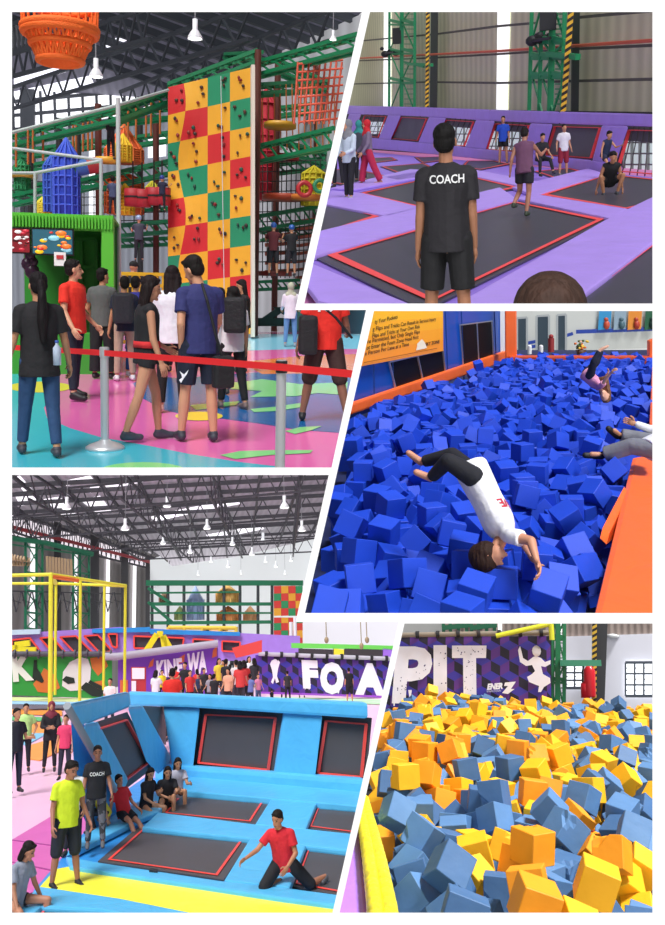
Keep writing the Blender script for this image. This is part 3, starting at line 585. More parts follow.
466,3768,-30,-26,99,72,-38,4179,-39,63,-63,-43,65,3075,-40,41,32,110,34,4052,-11,-3,0,126,715,4927,-9,-42,77,-64,660,5249,-4,-55,-71,-90,502,3275,-2,-74,-47,56,-253,3291,
-15,23,78,-94,273,5001,-10,31,-89,25,281,2339,-14,18,29,122,110,2626,-39,124,-7,-23,64,3480,-41,-81,36,12,590,4477,-9,-58,68,-56,632,4433,-22,37,-104,62,197,4598,-17,-88,
-19,-25,-244,1644,-52,-83,34,83,156,1428,-20,1,-42,120,-134,2383,-3,-22,-95,12,290,2204,-52,78,-45,78,536,3080,-44,-64,-63,17,366,3693,-14,-41,71,28,487,3176,-46,44,92,
-39,32,2679,-6,-33,-86,-87,612,3816,-11,-86,-29,29,491,5318,-12,0,0,-103,172,2739,-52,-9,5,46,584,3277,-44,-41,-80,-86,902,5187,-49,-19,82,-80,-284,2292,-25,-67,-46,90,
294,4257,-12,-5,125,13,282,5264,-11,44,-79,51,80,1772,-12,79,46,-75,266,3261,-43,58,66,0,547,4080,-11,69,48,49,747,4161,-20,9,-27,101,389,3598,-40,-109,-10,-20,908,5013,
-8,43,86,-56,877,5255,-11,-13,-45,-46,-253,1559,-92,90,2,2,-234,1337,-92,-83,-96,0,380,2597,-14,83,1,-95]
DATA5 = [
103,1121,37,-125,1,20,34,1017,35,-80,4,22,-57,1148,32,-49,-36,103,40,1264,43,-83,-29,-83,-94,1157,-5,113,-33,-48,86,1360,48,-35,22,-58,141,1312,32,38,-87,-61,-104,1331,
31,-27,-119,16,-34,961,31,50,72,-71,-151,1453,37,6,-106,-60,-185,1552,-25,25,-90,0,-7,1519,27,-48,-96,-14,183,1430,40,-25,100,-20,133,1643,52,-44,-75,-13,-162,1679,60,5,
-2,-123,-9,1576,56,-74,102,-17,1,1208,-1,-2,-127,4,-32,1327,16,10,96,-81,73,1501,51,11,116,8,19,1869,66,31,-90,27,186,1391,4,-64,-29,-60,187,1577,44,-60,-55,33,229,1869,
58,-7,52,-56,53,1634,56,-67,60,71,-128,1727,58,100,74,-20,124,2109,72,-35,-84,-61,-63,1853,58,86,4,23,156,1346,-4,-44,16,51,66,1854,61,79,25,63,-100,2002,72,-25,17,122,
-111,1285,-3,66,64,-6,31,1121,27,-55,59,-75,-153,1999,69,29,124,0,79,1307,6,96,-22,-27,-32,1257,-1,-16,-57,-38,-105,1228,-1,-75,-71,59,9,1384,15,100,3,76,-123,1535,28,16,
-91,-3,74,1028,11,-7,-67,-103,-66,1459,14,14,3,-87,-172,1503,-70,-67,60,67,201,1996,70,-40,-118,-14,-102,1703,18,63,108,-21,147,1689,59,61,-111,10,115,1582,27,42,-112,
-18,269,2198,63,97,37,69,-130,1319,-39,26,-83,-50,188,1813,53,6,113,21,175,1320,-39,-59,-83,27,38,2135,74,0,2,-17,178,1540,20,68,-47,96,-35,2148,70,-28,-2,-90,272,2499,
68,-42,92,23,-199,1774,32,-65,-56,82,26,1319,9,-41,92,34,243,1755,22,-80,73,67,78,2076,65,-22,-37,-81,-226,2307,81,124,26,-7,-32,1626,38,-87,1,7,53,1203,6,-9,17,-40,-74,
1795,27,-92,36,79,22,2722,73,-45,53,0,-253,2107,32,90,88,12,-43,1007,15,77,90,43,309,2123,44,88,-27,87,88,1798,36,-23,-79,16,159,1187,-22,-30,-84,18,352,2857,76,49,54,
-17,-102,2863,86,-95,-7,70,-171,2095,71,21,87,-3,165,2713,83,-15,8,69,-68,2994,102,75,45,24,10,2179,78,-7,7,-86,-73,1636,6,23,47,78,-19,1130,-18,82,25,65,-91,2180,76,79,
-44,77,-225,2941,88,75,20,95,53,1270,3,-84,22,89,414,3507,121,-48,43,-109,59,2424,66,-104,25,-11,157,1738,62,-40,-82,-87,-123,1258,-55,51,41,-54,-11,2093,56,-80,91,-20,
171,1868,60,30,66,-43,356,2650,57,-3,-49,117,157,2641,58,-113,49,-10,-226,1880,21,6,-35,-73,-134,2782,66,-10,92,-70,67,2871,70,-57,-82,-48,-202,1741,-12,-19,-24,-29,-235,
2219,41,40,71,-8,-316,2648,32,-54,55,-65,-184,2689,72,-98,15,73,-119,1592,16,17,71,-83,123,1406,7,54,90,-70,-214,2068,40,-8,9,95,261,2824,75,54,-91,-49,-46,1946,34,3,-94,
-49,363,3405,106,-47,14,-97,415,3332,88,-18,-48,-52,-258,3640,120,113,25,-5,-71,1371,12,-9,9,-59,195,2219,69,9,-22,-18,43,1505,13,53,-67,-75,-39,1679,24,-87,40,82,-353,
2999,55,68,46,-51,359,2463,47,-12,-14,-122,-87,2327,73,44,-42,-36,202,3207,94,32,12,107,86,2934,76,-119,19,19,197,2164,60,-41,33,101,-56,2793,55,-11,117,43,-309,2977,69,
0,-15,5,407,2889,69,-22,-1,72,-60,2848,74,-18,-82,-11,220,2628,58,42,-50,99,146,2942,77,-40,74,8,-242,2792,68,116,2,-4,15,1616,21,55,49,73,289,2055,14,-104,4,-17,-196,
1680,-23,-3,-5,48,-54,1201,-4,-76,-7,-30,299,2699,71,84,-49,11,-27,2056,39,-65,-73,50,-216,1827,-2,-41,22,-91,105,3373,106,86,7,92,-205,1958,34,-8,21,85,-183,2573,60,70,
-65,-11,119,1280,-26,-58,22,-74,-67,1509,13,-9,-9,-99,314,3126,79,-77,-25,89,169,3679,100,5,-121,-33,-34,1546,9,18,72,-46,-37,1406,7,91,-30,78,-257,3216,100,-29,-55,2,
-314,3203,77,13,-5,118,288,3260,82,4,-70,20,-176,3359,92,-47,-52,-50,1,1813,29,125,-21,-10,197,2472,53,11,28,-52,170,1272,-38,2,-97,80,136,1899,33,-70,104,19,245,3215,82,
-61,-100,2,133,2582,46,-110,12,-47,201,2835,73,-52,91,-46,-3,3063,76,84,30,89,59,1586,24,-99,-78,-6,-84,1990,30,52,0,36,233,2720,65,-29,3,-118,12,3120,84,-51,-25,-64,282,
2280,62,-65,87,12,322,3632,106,34,12,53,-186,2458,50,123,8,-4,-171,1691,19,-93,86,-5,-138,1633,21,-69,-90,54,355,3080,72,-92,25,79,-112,1848,25,105,22,-45,255,2009,38,94,
-6,-54,105,2645,55,75,59,-66,-53,1732,20,-83,-36,-84,178,2121,46,-18,-107,-35,-129,2358,53,-7,18,37,-198,2246,64,-30,45,14,130,2108,32,102,20,-70,-190,1630,-58,-85,-30,
65,135,2786,63,-75,-1,2,-259,2557,64,47,-80,41,117,1991,28,-83,-34,34,-193,3484,102,-72,67,14,101,3308,80,38,-116,-31,-157,2517,54,-81,-19,38,108,2398,53,-54,-90,-72,505,
3305,84,77,-80,36,412,2780,58,34,-83,-81,-11,2826,57,-55,-37,-58,184,2070,53,118,13,42,147,3191,77,60,-37,67,0,3560,94,-60,-49,-82,-202,3032,72,-83,-90,-29,-116,1360,-9,
-46,-32,12,195,3090,78,-22,68,-2,-34,2007,34,80,38,-61,125,2050,28,36,-66,86,-264,2990,69,-38,-99,25,459,3298,79,-52,-74,66,-91,2054,60,76,33,96,-246,2163,38,14,-123,3,
403,3047,68,84,48,80,360,3526,106,-24,-113,29,448,3228,67,-77,90,31,375,2579,46,-13,27,31,-101,2112,70,125,3,-11,201,3534,91,49,-99,58,467,3413,92,-99,28,64,-133,3680,95,
19,8,-10,-121,1478,7,-60,98,24,-181,3078,62,-88,80,-45,509,3378,100,-84,52,67,-47,3569,99,-89,-66,-32,199,2672,54,-61,17,-75,-7,2875,66,-53,-77,27,-18,2657,48,-17,-113,
-4,-112,1759,20,100,78,-2,53,3050,73,-64,57,45,-56,2232,62,-33,60,-73,105,1862,23,26,86,-26,13,1570,14,-62,76,58,-87,2671,55,26,92,-7,-193,3201,82,3,-34,1,366,3301,83,64,
-107,25,-126,2722,44,80,-67,73,304,3386,87,-17,12,3,187,2409,48,77,-64,-46,29,1680,16,47,92,-22,99,2745,53,0,91,25,0,1919,32,18,16,82,-91,3676,95,16,91,0,238,2950,74,87,
-60,-30,52,3677,94,-75,-50,-48,111,3065,77,-45,-62,-32,251,3632,92,-61,61,57,196,1474,19,71,89,-55,272,3478,87,-124,9,-3,333,2297,36,-79,23,94,-277,2604,51,89,12,12,-134,
3009,71,9,100,75,321,2372,37,28,112,29,531,3668,98,-45,78,-3,-228,2720,57,118,-46,4,-58,3510,86,103,-55,42,208,1824,13,42,37,0,27,3304,85,-42,76,45,141,1745,17,52,37,89,
59,3466,83,-33,83,35,-208,3295,78,-51,29,-28,-156,3286,76,73,52,-73,344,3258,80,-50,85,37,53,3251,75,-42,-80,-42,-20,2513,48,-87,-21,-87,52,1546,11,75,57,-67,-280,2755,
57,-16,88,16,-163,3615,92,76,-30,50,-254,2397,29,18,-50,-115,-117,2087,31,13,-70,67,-143,3441,85,-89,47,71,90,1147,0,45,-6,56,-45,2552,49,90,26,14,-314,3332,83,-21,5,0,
367,3176,72,89,11,-89,294,3603,90,-25,-84,-41,41,1943,4,-32,-108,-54,-91,3420,88,-78,36,69,-137,3388,80,0,8,115,-257,3089,86,-57,-65,78,206,1704,29,20,-64,103,-126,2456,
51,114,-40,12,264,2900,71,46,-67,-95,301,2857,63,-8,68,-16,-141,1775,57,-55,-78,-68,159,3323,81,-20,-64,1,-356,3050,58,102,70,-3,-41,2954,68,64,-63,-48,156,1752,-27,44,
-37,113,-136,3182,73,-64,63,-53,-232,3378,85,-99,-7,14,-306,3399,85,51,6,95,508,3618,93,-2,-85,-26,177,1895,7,39,-45,-85,-39,3123,74,-6,-4,125,-13,3390,79,-99,-28,-74,
232,2778,62,-44,93,19,295,2249,28,30,-23,90,-14,1481,-16,-7,81,-95,89,2342,48,87,-89,18,269,2663,52,49,-45,106,-41,3443,82,-83,-10,-4,147,2273,54,-29,43,115,-136,1582,
-22,-28,-109,-57,31,2592,51,-23,-87,87,44,3531,83,41,51,-20,123,3501,92,-39,117,-5,8,2771,64,94,11,84,116,3449,88,99,-27,1,233,3010,69,-66,36,89,143,3268,75,33,54,99,284,
2964,69,-46,-65,-49,-183,3130,71,-89,12,89,2,3655,90,-36,-53,-109,245,3301,86,65,-24,-32,-240,1937,-54,0,0,-127,-316,3274,74,79,72,-50,140,2166,47,70,-61,-59,-179,3666,
95,-20,99,-33,290,2545,57,65,-42,-32,223,3438,91,-9,13,-75,300,2752,60,47,84,82,457,3605,88,-1,0,0,-174,1635,-13,-97,59,-43,-10,3207,74,78,78,22,70,2530,53,79,-58,78,133,
2994,54,-121,-22,17,-259,3430,89,-67,-97,-27,119,1637,14,28,-121,12,63,1358,3,59,-56,87,191,1642,18,-64,-86,-63,-222,2655,53,61,66,-61,-106,3233,72,-44,94,-30,-230,2612,
51,-61,-66,-61,-25,3327,78,0,0,-83,-22,1768,24,-30,-71,87,-244,2039,1,-59,-70,-44,73,3110,69,-80,-89,-27,-7,3509,80,-13,106,14,-366,3487,44,64,64,-63,-25,1058,-5,15,72,
22,-151,1562,-60,-25,58,43,144,1666,-21,-54,-72,-45,149,1823,26,-17,22,119,-85,2180,36,-50,-74,-49,501,3530,90,32,-118,-5,-153,1887,42,55,57,-24,-7,3253,79,-81,20,96,214,
3268,85,13,-79,68,-259,3315,91,-11,72,102,68,3357,70,14,116,-7,8,2999,61,-9,-44,-22,-330,2841,21,67,108,6,235,2289,47,-87,-21,-35,83,2592,51,1,-1,-92,199,3491,70,-46,96,
-6,-55,3631,93,-16,97,46,277,3328,79,-45,45,-104,294,3026,67,-13,89,13,-169,2103,32,-63,-50,-78,30,1990,44,-11,77,82,-127,1448,-32,49,-75,49,-6,2469,46,-84,-31,-84,-209,
2001,32,-13,13,-5,86,2697,46,-31,61,-64,-310,2652,-16,24,120,-35,68,2977,63,-100,50,-60,205,1866,-19,40,24,118,-254,3572,87,-63,-64,-63,-105,1417,7,-67,-59,60,-310,2895,
31,-117,42,-10,454,3669,90,0,-2,126,-83,2605,51,48,-118,0,-46,1845,12,-23,116,45,-259,2857,57,81,1,11,-148,1997,29,19,88,-19,-67,3259,85,-77,24,84,80,1962,30,44,52,-56,
471,3262,35,-89,9,-9,267,2338,43,80,-30,88,-195,3241,75,2,-2,91,-273,2931,46,-100,15,-55,-79,1575,-17,-65,-96,-23,176,2770,60,61,57,-70,135,1688,19,-13,-88,5,-195,3428,
82,0,0,-126,-45,2905,62,-95,-85,0,36,3404,82,-62,-65,69,-94,1205,-40,3,73,-3,19,2544,50,-5,0,65,-277,2442,5,114,-40,22,280,3075,68,-127,-3,0,188,2992,68,25,75,84,124,
3554,88,-88,35,-39,-176,2332,36,29,-83,61,38,2926,62,-64,-64,81,-361,3664,55,108,17,-10,112,3131,71,-89,-12,-89,-268,2537,14,-43,55,76,-92,3470,85,7,-91,-3,93,2166,41,82,
-54,68,432,3450,82,83,35,35,-121,1655,-21,-18,-73,-66,-225,2232,4,32,-103,20,-361,3017,-4,-2,20,-125,219,1581,-39,-19,-83,94,20,1448,-37,-52,49,97,-214,2538,49,88,18,-88,
505,3379,57,-52,-74,-53,255,1834,-23,-21,45,-26,40,1454,3,79,-22,-61,201,1787,-18,3,0,126,279,1945,-53,-3,90,-90,225,1673,-35,-25,-110,16,-54,2108,33,-127,0,-1,-151,2285,
40,36,-83,38,-249,2046,-50,-66,61,-61,-192,2868,61,68,-59,-58,11,2313,60,31,22,-116]
# ============================================================= climbing hall (upper left)
R = P1; g, at, on = R.g, R.at, R.on
# floor: one painted slab
mb = MB()
COL = ['#e46bb0', '#3fb4c8', '#1d5f9c', '#f4dc4a', '#86dc8a', '#f08a3c', '#8fd8ee']
def patch(pts, m, z): poly2d(mb, [g(x, y, z) for x, y in pts], m)
def oval(cx, cy, rx_, ry_, m, z, n=20): mb.face([g(cx+rx_*math.cos(t), cy+ry_*math.sin(t), z) for t in [2*math.pi*i/n for i in range(n)]], m)
patch([(8, 332), (372, 332), (334, 472), (8, 472)], 0, 0)
patch([(8, 366), (46, 374), (52, 392), (44, 408), (47, 418), (70, 428), (100, 437), (150, 446), (190, 454), (240, 462), (292, 468), (296, 472), (8, 472)], 1, .002)
patch([(133, 383), (150, 376), (180, 378), (260, 372), (352, 374), (343, 433), (300, 430), (262, 424), (225, 419), (190, 416), (165, 410), (140, 397)], 2, .002)
patch([(200, 334), (362, 334), (359, 349), (300, 349), (200, 352)], 6, .002)
patch([(240, 362), (300, 356), (356, 354), (352, 373), (262, 374)], 5, .0025)
oval(40, 387, 32, 5.5, 3, .004); oval(199, 416, 24, 4.5, 3, .005); oval(143, 471, 44, 9, 4, .005)
def splash(pts, z=.006): patch(pts, 4, z)
splash([(215, 383), (240, 382), (262, 379), (300, 384), (348, 382), (346, 395), (318, 393), (296, 396), (250, 397), (262, 391), (232, 389)])
splash([(250, 409), (272, 407), (300, 403), (302, 407), (276, 411), (254, 412)])
splash([(285, 431), (300, 427), (322, 426), (312, 430), (295, 434)])
splash([(220, 455), (240, 451), (275, 450), (313, 450), (310, 453), (270, 455), (235, 459)])
splash([(190, 405), (240, 401), (236, 405), (196, 410)])
mk('floor', mb, [mat(c, .16, var=.04, scale=1.2, spec=.6) for c in COL], R, kind='structure', label='glossy painted floor of pink, blue and teal pools')
# roof: corrugated sheet over purlins, with roof-light strips
ZR = 10.0
mb = MB(); poly2d(mb, [g(x, y, ZR) for x, y in [(8, 8), (366, 8), (357, 17), (300, 42), (235, 74), (165, 92), (100, 118), (8, 118)]], 0)
o = mk('ceiling', mb, mat('#7f7c90', .6, 'corrugated', scale=.9), R, kind='structure', label='grey metal roof sheets', block=False)
mb = MB()
dk = mat('#33373f', .6)
for i in range(12):       # purlins run towards the right
    x0 = -60+i*34; a = g(x0+8, 8, ZR-.15); v = (g(x0+8+50, 26, ZR-.15)-a).normalized(); mb.bar(a, a+v*26, .16, .25)
mk('trim_roof_purlins', mb, dk, R, kind='structure', label='dark steel roof purlins', block=False)
mb = MB()
def truss(x0, y0, x1, y1, zt=9.7, zb=8.8, n=12, w=.09):
    a, b = g(x0, y0, zt), g(x1, y1, zt); c, d = V((a.x, a.y, zb)), V((b.x, b.y, zb))
    mb.bar(a, b, w*1.4); mb.bar(c, d, w*1.4)
    for i in range(n):
        p = a.lerp(b, i/n); q = c.lerp(d, (i+.5)/n); r = a.lerp(b, (i+1)/n); mb.bar(p, q, w*.7); mb.bar(q, r, w*.7)
truss(250, 8, 10, 88); truss(330, 10, 120, 92); truss(150, 8, 8, 52); truss(60, 8, 8, 26)
mk('trim_roof_truss', mb, mat('#2b2e36', .6), R, kind='structure', label='dark latticed roof trusses', block=False)
for n_, q in enumerate([[(14, 78), (60, 66), (66, 72), (14, 88)], [(70, 60), (86, 54), (90, 58), (74, 66)], [(104, 44), (122, 36), (128, 40), (108, 49)], [(14, 92), (90, 76), (94, 84), (14, 104)]]):
    mb = MB(); mb.slab([g(x, y, ZR-.02) for x, y in q], (0, 0, .03))
    mk('window_%d' % (n_+1), mb, mat('#f4f4ff', .4, emit=1.1), R, kind='structure', label='bright roof light panel', block=False)
# far walls
wa, wb = g(362, 8, ZR), g(235, 74, ZR); wa.z = wb.z = 0
mb = MB(); poly2d(mb, [on(x, y, wa, wb) for x, y in [(235, 74), (300, 42), (357, 16), (368, 11), (303, 306), (290, 309), (290, 333), (235, 333)]])
md_ = MB(); md_.slab([on(x, y, wa, wb, .1) for x, y in [(286, 304), (372, 304), (372, 334), (286, 334)]], (0, .05, 0)); mk('wall_base', md_, mat('#34505c', .7, var=.2, scale=1), R, kind='structure', label='dark blue-grey lower wall beyond the headscarfed woman')
mk('wall_right', mb, mat('#c9c9cf', .8, 'corrugated', scale=1.2), R, kind='structure', label='pale ribbed gable wall')
ba, bb = V((-9.5, 44, 0)), V((3.2, 44, 0))
mb = MB(); mb.face([on(x, y, ba, bb) for x, y in [(8, 140), (245, 80), (245, 330), (8, 330)]])
mk('wall_back', mb, mat('#8d919c', .8, 'corrugated', scale=1.0), R, kind='structure', label='grey ribbed wall behind the rope course')
mb = MB(); mb.slab([on(x, y, ba, bb, .1) for x, y in [(8, 96), (100, 82), (150, 88), (160, 106), (8, 140)]], (0, .05, 0))
mk('window_clerestory', mb, mat('#f6f6fb', .5, emit=.9), R, kind='structure', label='bright clerestory glazing under the roof')
mb = MB()
for i in range(11):
    x = 12+i*14; mb.bar(on(x, 84, ba, bb, .2), on(x+2, 140, ba, bb, .2), .12)
for y in (98, 112, 126): mb.bar(on(8, y+4, ba, bb, .2), on(160, y-10, ba, bb, .2), .14)
mb.bar(on(28, 90, ba, bb, .3), on(28, 215, ba, bb, .3), .6)
mk('trim_clerestory', mb, dk, R, kind='structure', label='dark mullions and column before the clerestory')
mb = MB(); mb.slab([on(x, y, ba, bb, .15) for x, y in [(89, 145), (98, 143), (98, 216), (89, 216)]], (0, .04, 0)); mb.slab([on(x, y, ba, bb, .15) for x, y in [(148, 135), (166, 132), (166, 156), (148, 158)]], (0, .04, 0))
mk('window_strip', mb, mat('#f2f4f8', .5, emit=.8), R, kind='structure', label='tall white daylight strips in the wall')

# rope course frame: one bolted structure with beams, posts, decks
YC = 27.0; GREEN = '#157a4c'; BRN = '#5d2e26'; GREY = '#9ba0a3'
base = at(150, 335, YC); base.z = 0
rc = thing('rope_course', R, base, 'tall green and brown steel rope course frame behind the climbing wall', 'rope course')
def pr(x, y, dy=0): return at(x, y, YC+dy)
posts = [(59, 118, 330, 'd', 2.6), (98, 104, 330, 'b', 1.5), (156, 118, 330, 'b', 3), (258, 50, 335, 'b', -.5), (278, 58, 335, 'b', 2), (30, 150, 300, 'd', 4), (318, 60, 330, 'b', 4), (78, 125, 300, 'd', 5), (140, 120, 300, 'd', 5)]
for x, y0, y1, c, dy in posts:
    mb = MB(); a = pr(x, y0, dy); b = V((a.x, a.y, 0)); mb.tube(a, b, .1, n=10); mk('post', mb, mat(BRN if c == 'b' else '#2c2b2e', .5), R, parent=rc)
def truss_beam(x0, y0, x1, y1, d0=0, d1=0, hgt=.35, w=.14, wid=.5, col=GREEN, n=7, name='beam'):
    mb = MB(); a, b = pr(x0, y0, d0), pr(x1, y1, d1); dn = V((0, 0, -hgt)); sd = V((0, wid, 0))
    for o_ in (V(), dn, sd, sd+dn): mb.bar(a+o_, b+o_, w)
    for i in range(n):
        p = a.lerp(b, i/n); q = a.lerp(b, (i+1)/n); mb.bar(p, q+dn, w*.5); mb.bar(p, q+sd, w*.5); mb.bar(p, p+sd, w*.5)
    mk(name, mb, mat(col, .45), R, parent=rc)
for a in [(10, 135, 118, 108, 2, -2, .3), (118, 108, 170, 90, -2, 0, .3), (120, 112, 258, 98, 1, 3, .3), (168, 84, 258, 50, 0, -.5, .3), (225, 54, 262, 52, 6, 0, .2), (258, 62, 358, 34, 0, -4, .35), (278, 60, 350, 92, 2, 4, .3), (262, 84, 340, 80, 0, 4, .25),
          (12, 196, 100, 176, 2, 0, .25), (100, 176, 172, 160, 0, 0, .35), (12, 186, 95, 180, 5, 5, .2), (100, 142, 170, 132, 4, 4, .25), (12, 152, 95, 140, 5, 5, .2), (118, 206, 168, 202, 3, 3, .2), (120, 225, 170, 221, 0, 0, .3), (120, 240, 168, 238, 3, 3, .2),
          (258, 146, 334, 128, 0, -3, .45), (286, 142, 338, 156, 1, 4, .35), (256, 110, 310, 104, 4, 4, .25), (256, 166, 325, 158, 3, 3, .3), (258, 216, 320, 206, 0, 0, .4), (262, 232, 316, 226, 3, 3, .25), (100, 196, 168, 190, 5, 5, .2), (12, 168, 58, 160, 5, 5, .2), (258, 282, 300, 280, 2, 2, .25)]:
    truss_beam(*a[:6], hgt=a[6], w=.1)
def deck(cx, cy, wpx, col, dy=0, hgt=.14):
    mb = MB(); c = pr(cx, cy, dy); r = wpx/2/900*c.y; mb.lathe(c, [(0, 0), (r, 0), (r, hgt), (0, hgt)], n=20); mk('platform', mb, mat(col, .5), R, parent=rc)
for a in [(107, 163, 22, '#d7a22a', -1), (62, 172, 18, '#caa23a', 0), (280, 128, 32, '#c9962a', 0), (275, 276, 34, '#7a2b22', 0), (285, 200, 46, '#b5482a', 0), (282, 160, 34, '#a4262c', 1), (306, 200, 30, '#c2702a', -1), (24, 178, 24, '#c8a040', 2)]: deck(*a)
mb = MB()
a, b = pr(64, 171, -1), pr(100, 164, -1)
for i, m in enumerate((0, 1, 2)): mb.tube(a.lerp(b, i/3), a.lerp(b, (i+1)/3), .22, n=10, m=m)
mk('log_roll', mb, [mat('#1f6d50'), mat('#2c5c9e'), mat('#9c2a28')], R, parent=rc, label='three-coloured padded walking log')
# hanging ropes
mb = MB()
for x in (16, 28, 33, 43, 73, 76, 83, 88, 92, 128, 136, 146, 151, 160): a = pr(x, 134-.23*(x-12), 1); b = pr(x, 134-.23*(x-12)+34, 1); mb.tube(a, b, .035, n=5)
for x in range(262, 340, 6): a = pr(x, 84, 1); b = pr(x+1, 150, 1); mb.tube(a, b, .02, n=4)
mk('hanging_ropes', mb, mat('#b5662e', .8), R, parent=rc, kind='stuff')
mb = MB()
for i in range(9): mb.tube(pr(298+i*5.5, 62, -2), pr(294+i*5, 124, -2), .03, n=4)
for j in range(8): mb.tube(pr(298, 64+j*8.3, -2), pr(343, 60+j*8.3, -2), .03, n=4)
mk('climbing_net', mb, mat('#d9624a', .8), R, parent=rc, label='salmon rope net')
# dark safety netting and cargo lines
for ca_ in (0, 1):
    mb = MB()
    if ca_:
        for i in range(14): mb.tube(pr(258+i*4.8, 160, 1), pr(258+i*4.5, 278, 1), .016, n=4)
        for j in range(12): mb.tube(pr(258, 162+j*10, 1), pr(322-j*1.5, 160+j*10, 1), .016, n=4)
    else:
        for i in range(16): mb.tube(pr(14+i*10, 180, 3), pr(14+i*10, 225, 3), .016, n=4)
        for j in range(6): mb.tube(pr(12, 182+j*8, 3), pr(168, 180+j*8, 3), .016, n=4)
    mk('safety_net', mb, mat('#3b3f3d', .8), R, parent=rc)
# stair and rail steps at the lower right
mb = MB()
for j in range(9): a = pr(296, 222+j*8, 3); b = pr(324, 218+j*8, 3); mb.bar(a, b, .5, .1)
for j in range(5): mb.bar(pr(265, 236+j*9, 2.5), pr(296, 234+j*9, 2.5), .12, .12)
mk('steps', mb, mat('#8c4434', .6), R, parent=rc, label='reddish plank steps')
mb = MB(); mb.bar(pr(262, 322, 1), pr(300, 296, 1), .2); mb.bar(pr(262, 296, 1), pr(300, 322, 1), .2); mb.bar(pr(256, 322, 1), pr(330, 322, 1), .25); mb.bar(pr(262, 290, 1), pr(320, 288, 1), .2); mb.bar(pr(300, 330, -1), pr(302, 284, -1), .2)
mk('brace', mb, mat('#24443a', .6), R, parent=rc)
# grey pipe frame over the container
fr = thing('pipe_frame', R, (at(70, 372, 15.6).x, 15.6, 0), 'light grey pipe scaffold rising above the green kiosk container', 'frame')
mb = MB(); Q = lambda x, y, d=0: at(x, y, 15.6+d)
mb.path([Q(10, 148, 1), Q(101, 160), Q(101, 217)], .03, m=0); mb.path([Q(10, 173, 1), Q(35, 173, .5), Q(101, 161, 0)], .028); mb.tube(Q(35, 173, .5), Q(35, 213, .5), .028); mk('rail', mb, steel('#b9bdc0'), R, parent=fr)
mb = MB(); a = Q(118, 98, 1.5); mb.tube(a, V((a.x, a.y, 0)), .04); mk('post', mb, steel('#c3c6c8'), R, parent=fr)
mb = MB(); mb.tube(at(10, 133, 18), at(118, 105, 18), .03); mb.tube(at(118, 105, 18), at(168, 90, 21), .03); mb.tube(at(118, 105, 18), Q(118, 110, 1.5), .03); mk('brace', mb, steel('#a9b6b2'), R, parent=fr)

# net towers
def netcone(x, ytop, ymid, ybot, wpx, col, label, dy=0, name='net_tower', fill=None):
    c = pr(x, ymid, dy); top = pr(x, ytop, dy); bot = pr(x, ybot, dy); r = wpx/2/900*c.y; mb = MB(); n = 12
    T = thing(name, R, (bot.x, bot.y, bot.z), label, 'net tower', None)
    for i in range(n):
        t = 2*math.pi*i/n; p = V((c.x+r*math.cos(t), c.y+r*math.sin(t), c.z)); q = V((p.x, p.y, bot.z)); mb.tube(top, p, .03, n=5); mb.tube(p, q, .03, n=5)
        for j in range(6):
            z1 = c.z+(bot.z-c.z)*j/6; z2 = c.z+(bot.z-c.z)*(j+1)/6; t2 = t+2*math.pi/n
            mb.tube((p.x, p.y, z1), (c.x+r*math.cos(t2), c.y+r*math.sin(t2), z1), .025, n=4)
    mk('rope_net', mb, mat(col, .8), R, parent=T)
    mb = MB(); mb.lathe(V((c.x, c.y, 0)), [(.02, top.z-.05), (r*.93, c.z), (r*.93, bot.z), (0, bot.z)], n=14)
    mk('canvas', mb, mat(fill or col, .8, var=.25, scale=3), R, parent=T); return T
netcone(66, 138, 158, 215, 24, '#4460d0', 'blue net tower with pointed top, the taller of the two', -1, fill='#2f4cc0')
netcone(52, 154, 166, 212, 16, '#3c60c0', 'smaller blue net tower beside the taller one', -.2, fill='#2f52b0')
netcone(124, 124, 150, 163, 36, '#ff8040', 'orange net tent on the upper deck', 1.5, fill='#e87040')
netcone(123, 134, 146, 162, 16, '#e8c02c', 'yellow net cone inside the orange tent', -.3, fill='#e3b726')
netcone(124, 172, 180, 214, 36, '#d8692f', 'orange net cage on the lower deck', 2, fill='#e06a34')
netcone(125, 184, 194, 215, 17, '#e8bf2a', 'yellow net pod on the lower deck', -.3, fill='#e2b420')
netcone(43, 197, 204, 214, 14, '#d9c838', 'small yellow domed net behind the kiosk roof', 0, fill='#c9b62c')
netcone(22, 158, 166, 190, 14, '#2e8f5a', 'small green net cone at the end of the rope course', 2)
netcone(153, 180, 188, 200, 14, '#d6cc3a', 'small yellow-green net cone by the climbing wall', 3)
netcone(266, 89, 105, 200, 26, '#b8243a', 'tall red net tower with pointed top', 2.5, fill='#d83a4a')
netcone(314, 166, 174, 206, 24, '#d9cc2e', 'yellow net basket beside the red ring', 0, fill='#c9b428')
def ring(x, y, wpx, col, label):
    c = pr(x, y, -2); r = wpx/2/900*c.y; mb = MB(); mb.torus(c, r*.75, r*.27, Matrix.Rotation(math.pi/2, 3, 'X')); mk('tube_ring', mb, mat(col, .5), R, label=label, cat='ring')
ring(304.5, 189, 17, '#a8262a', 'red hoop hanging among the ropes'); ring(320, 186, 15, '#2a7f52', 'green hoop hanging beside the red one')
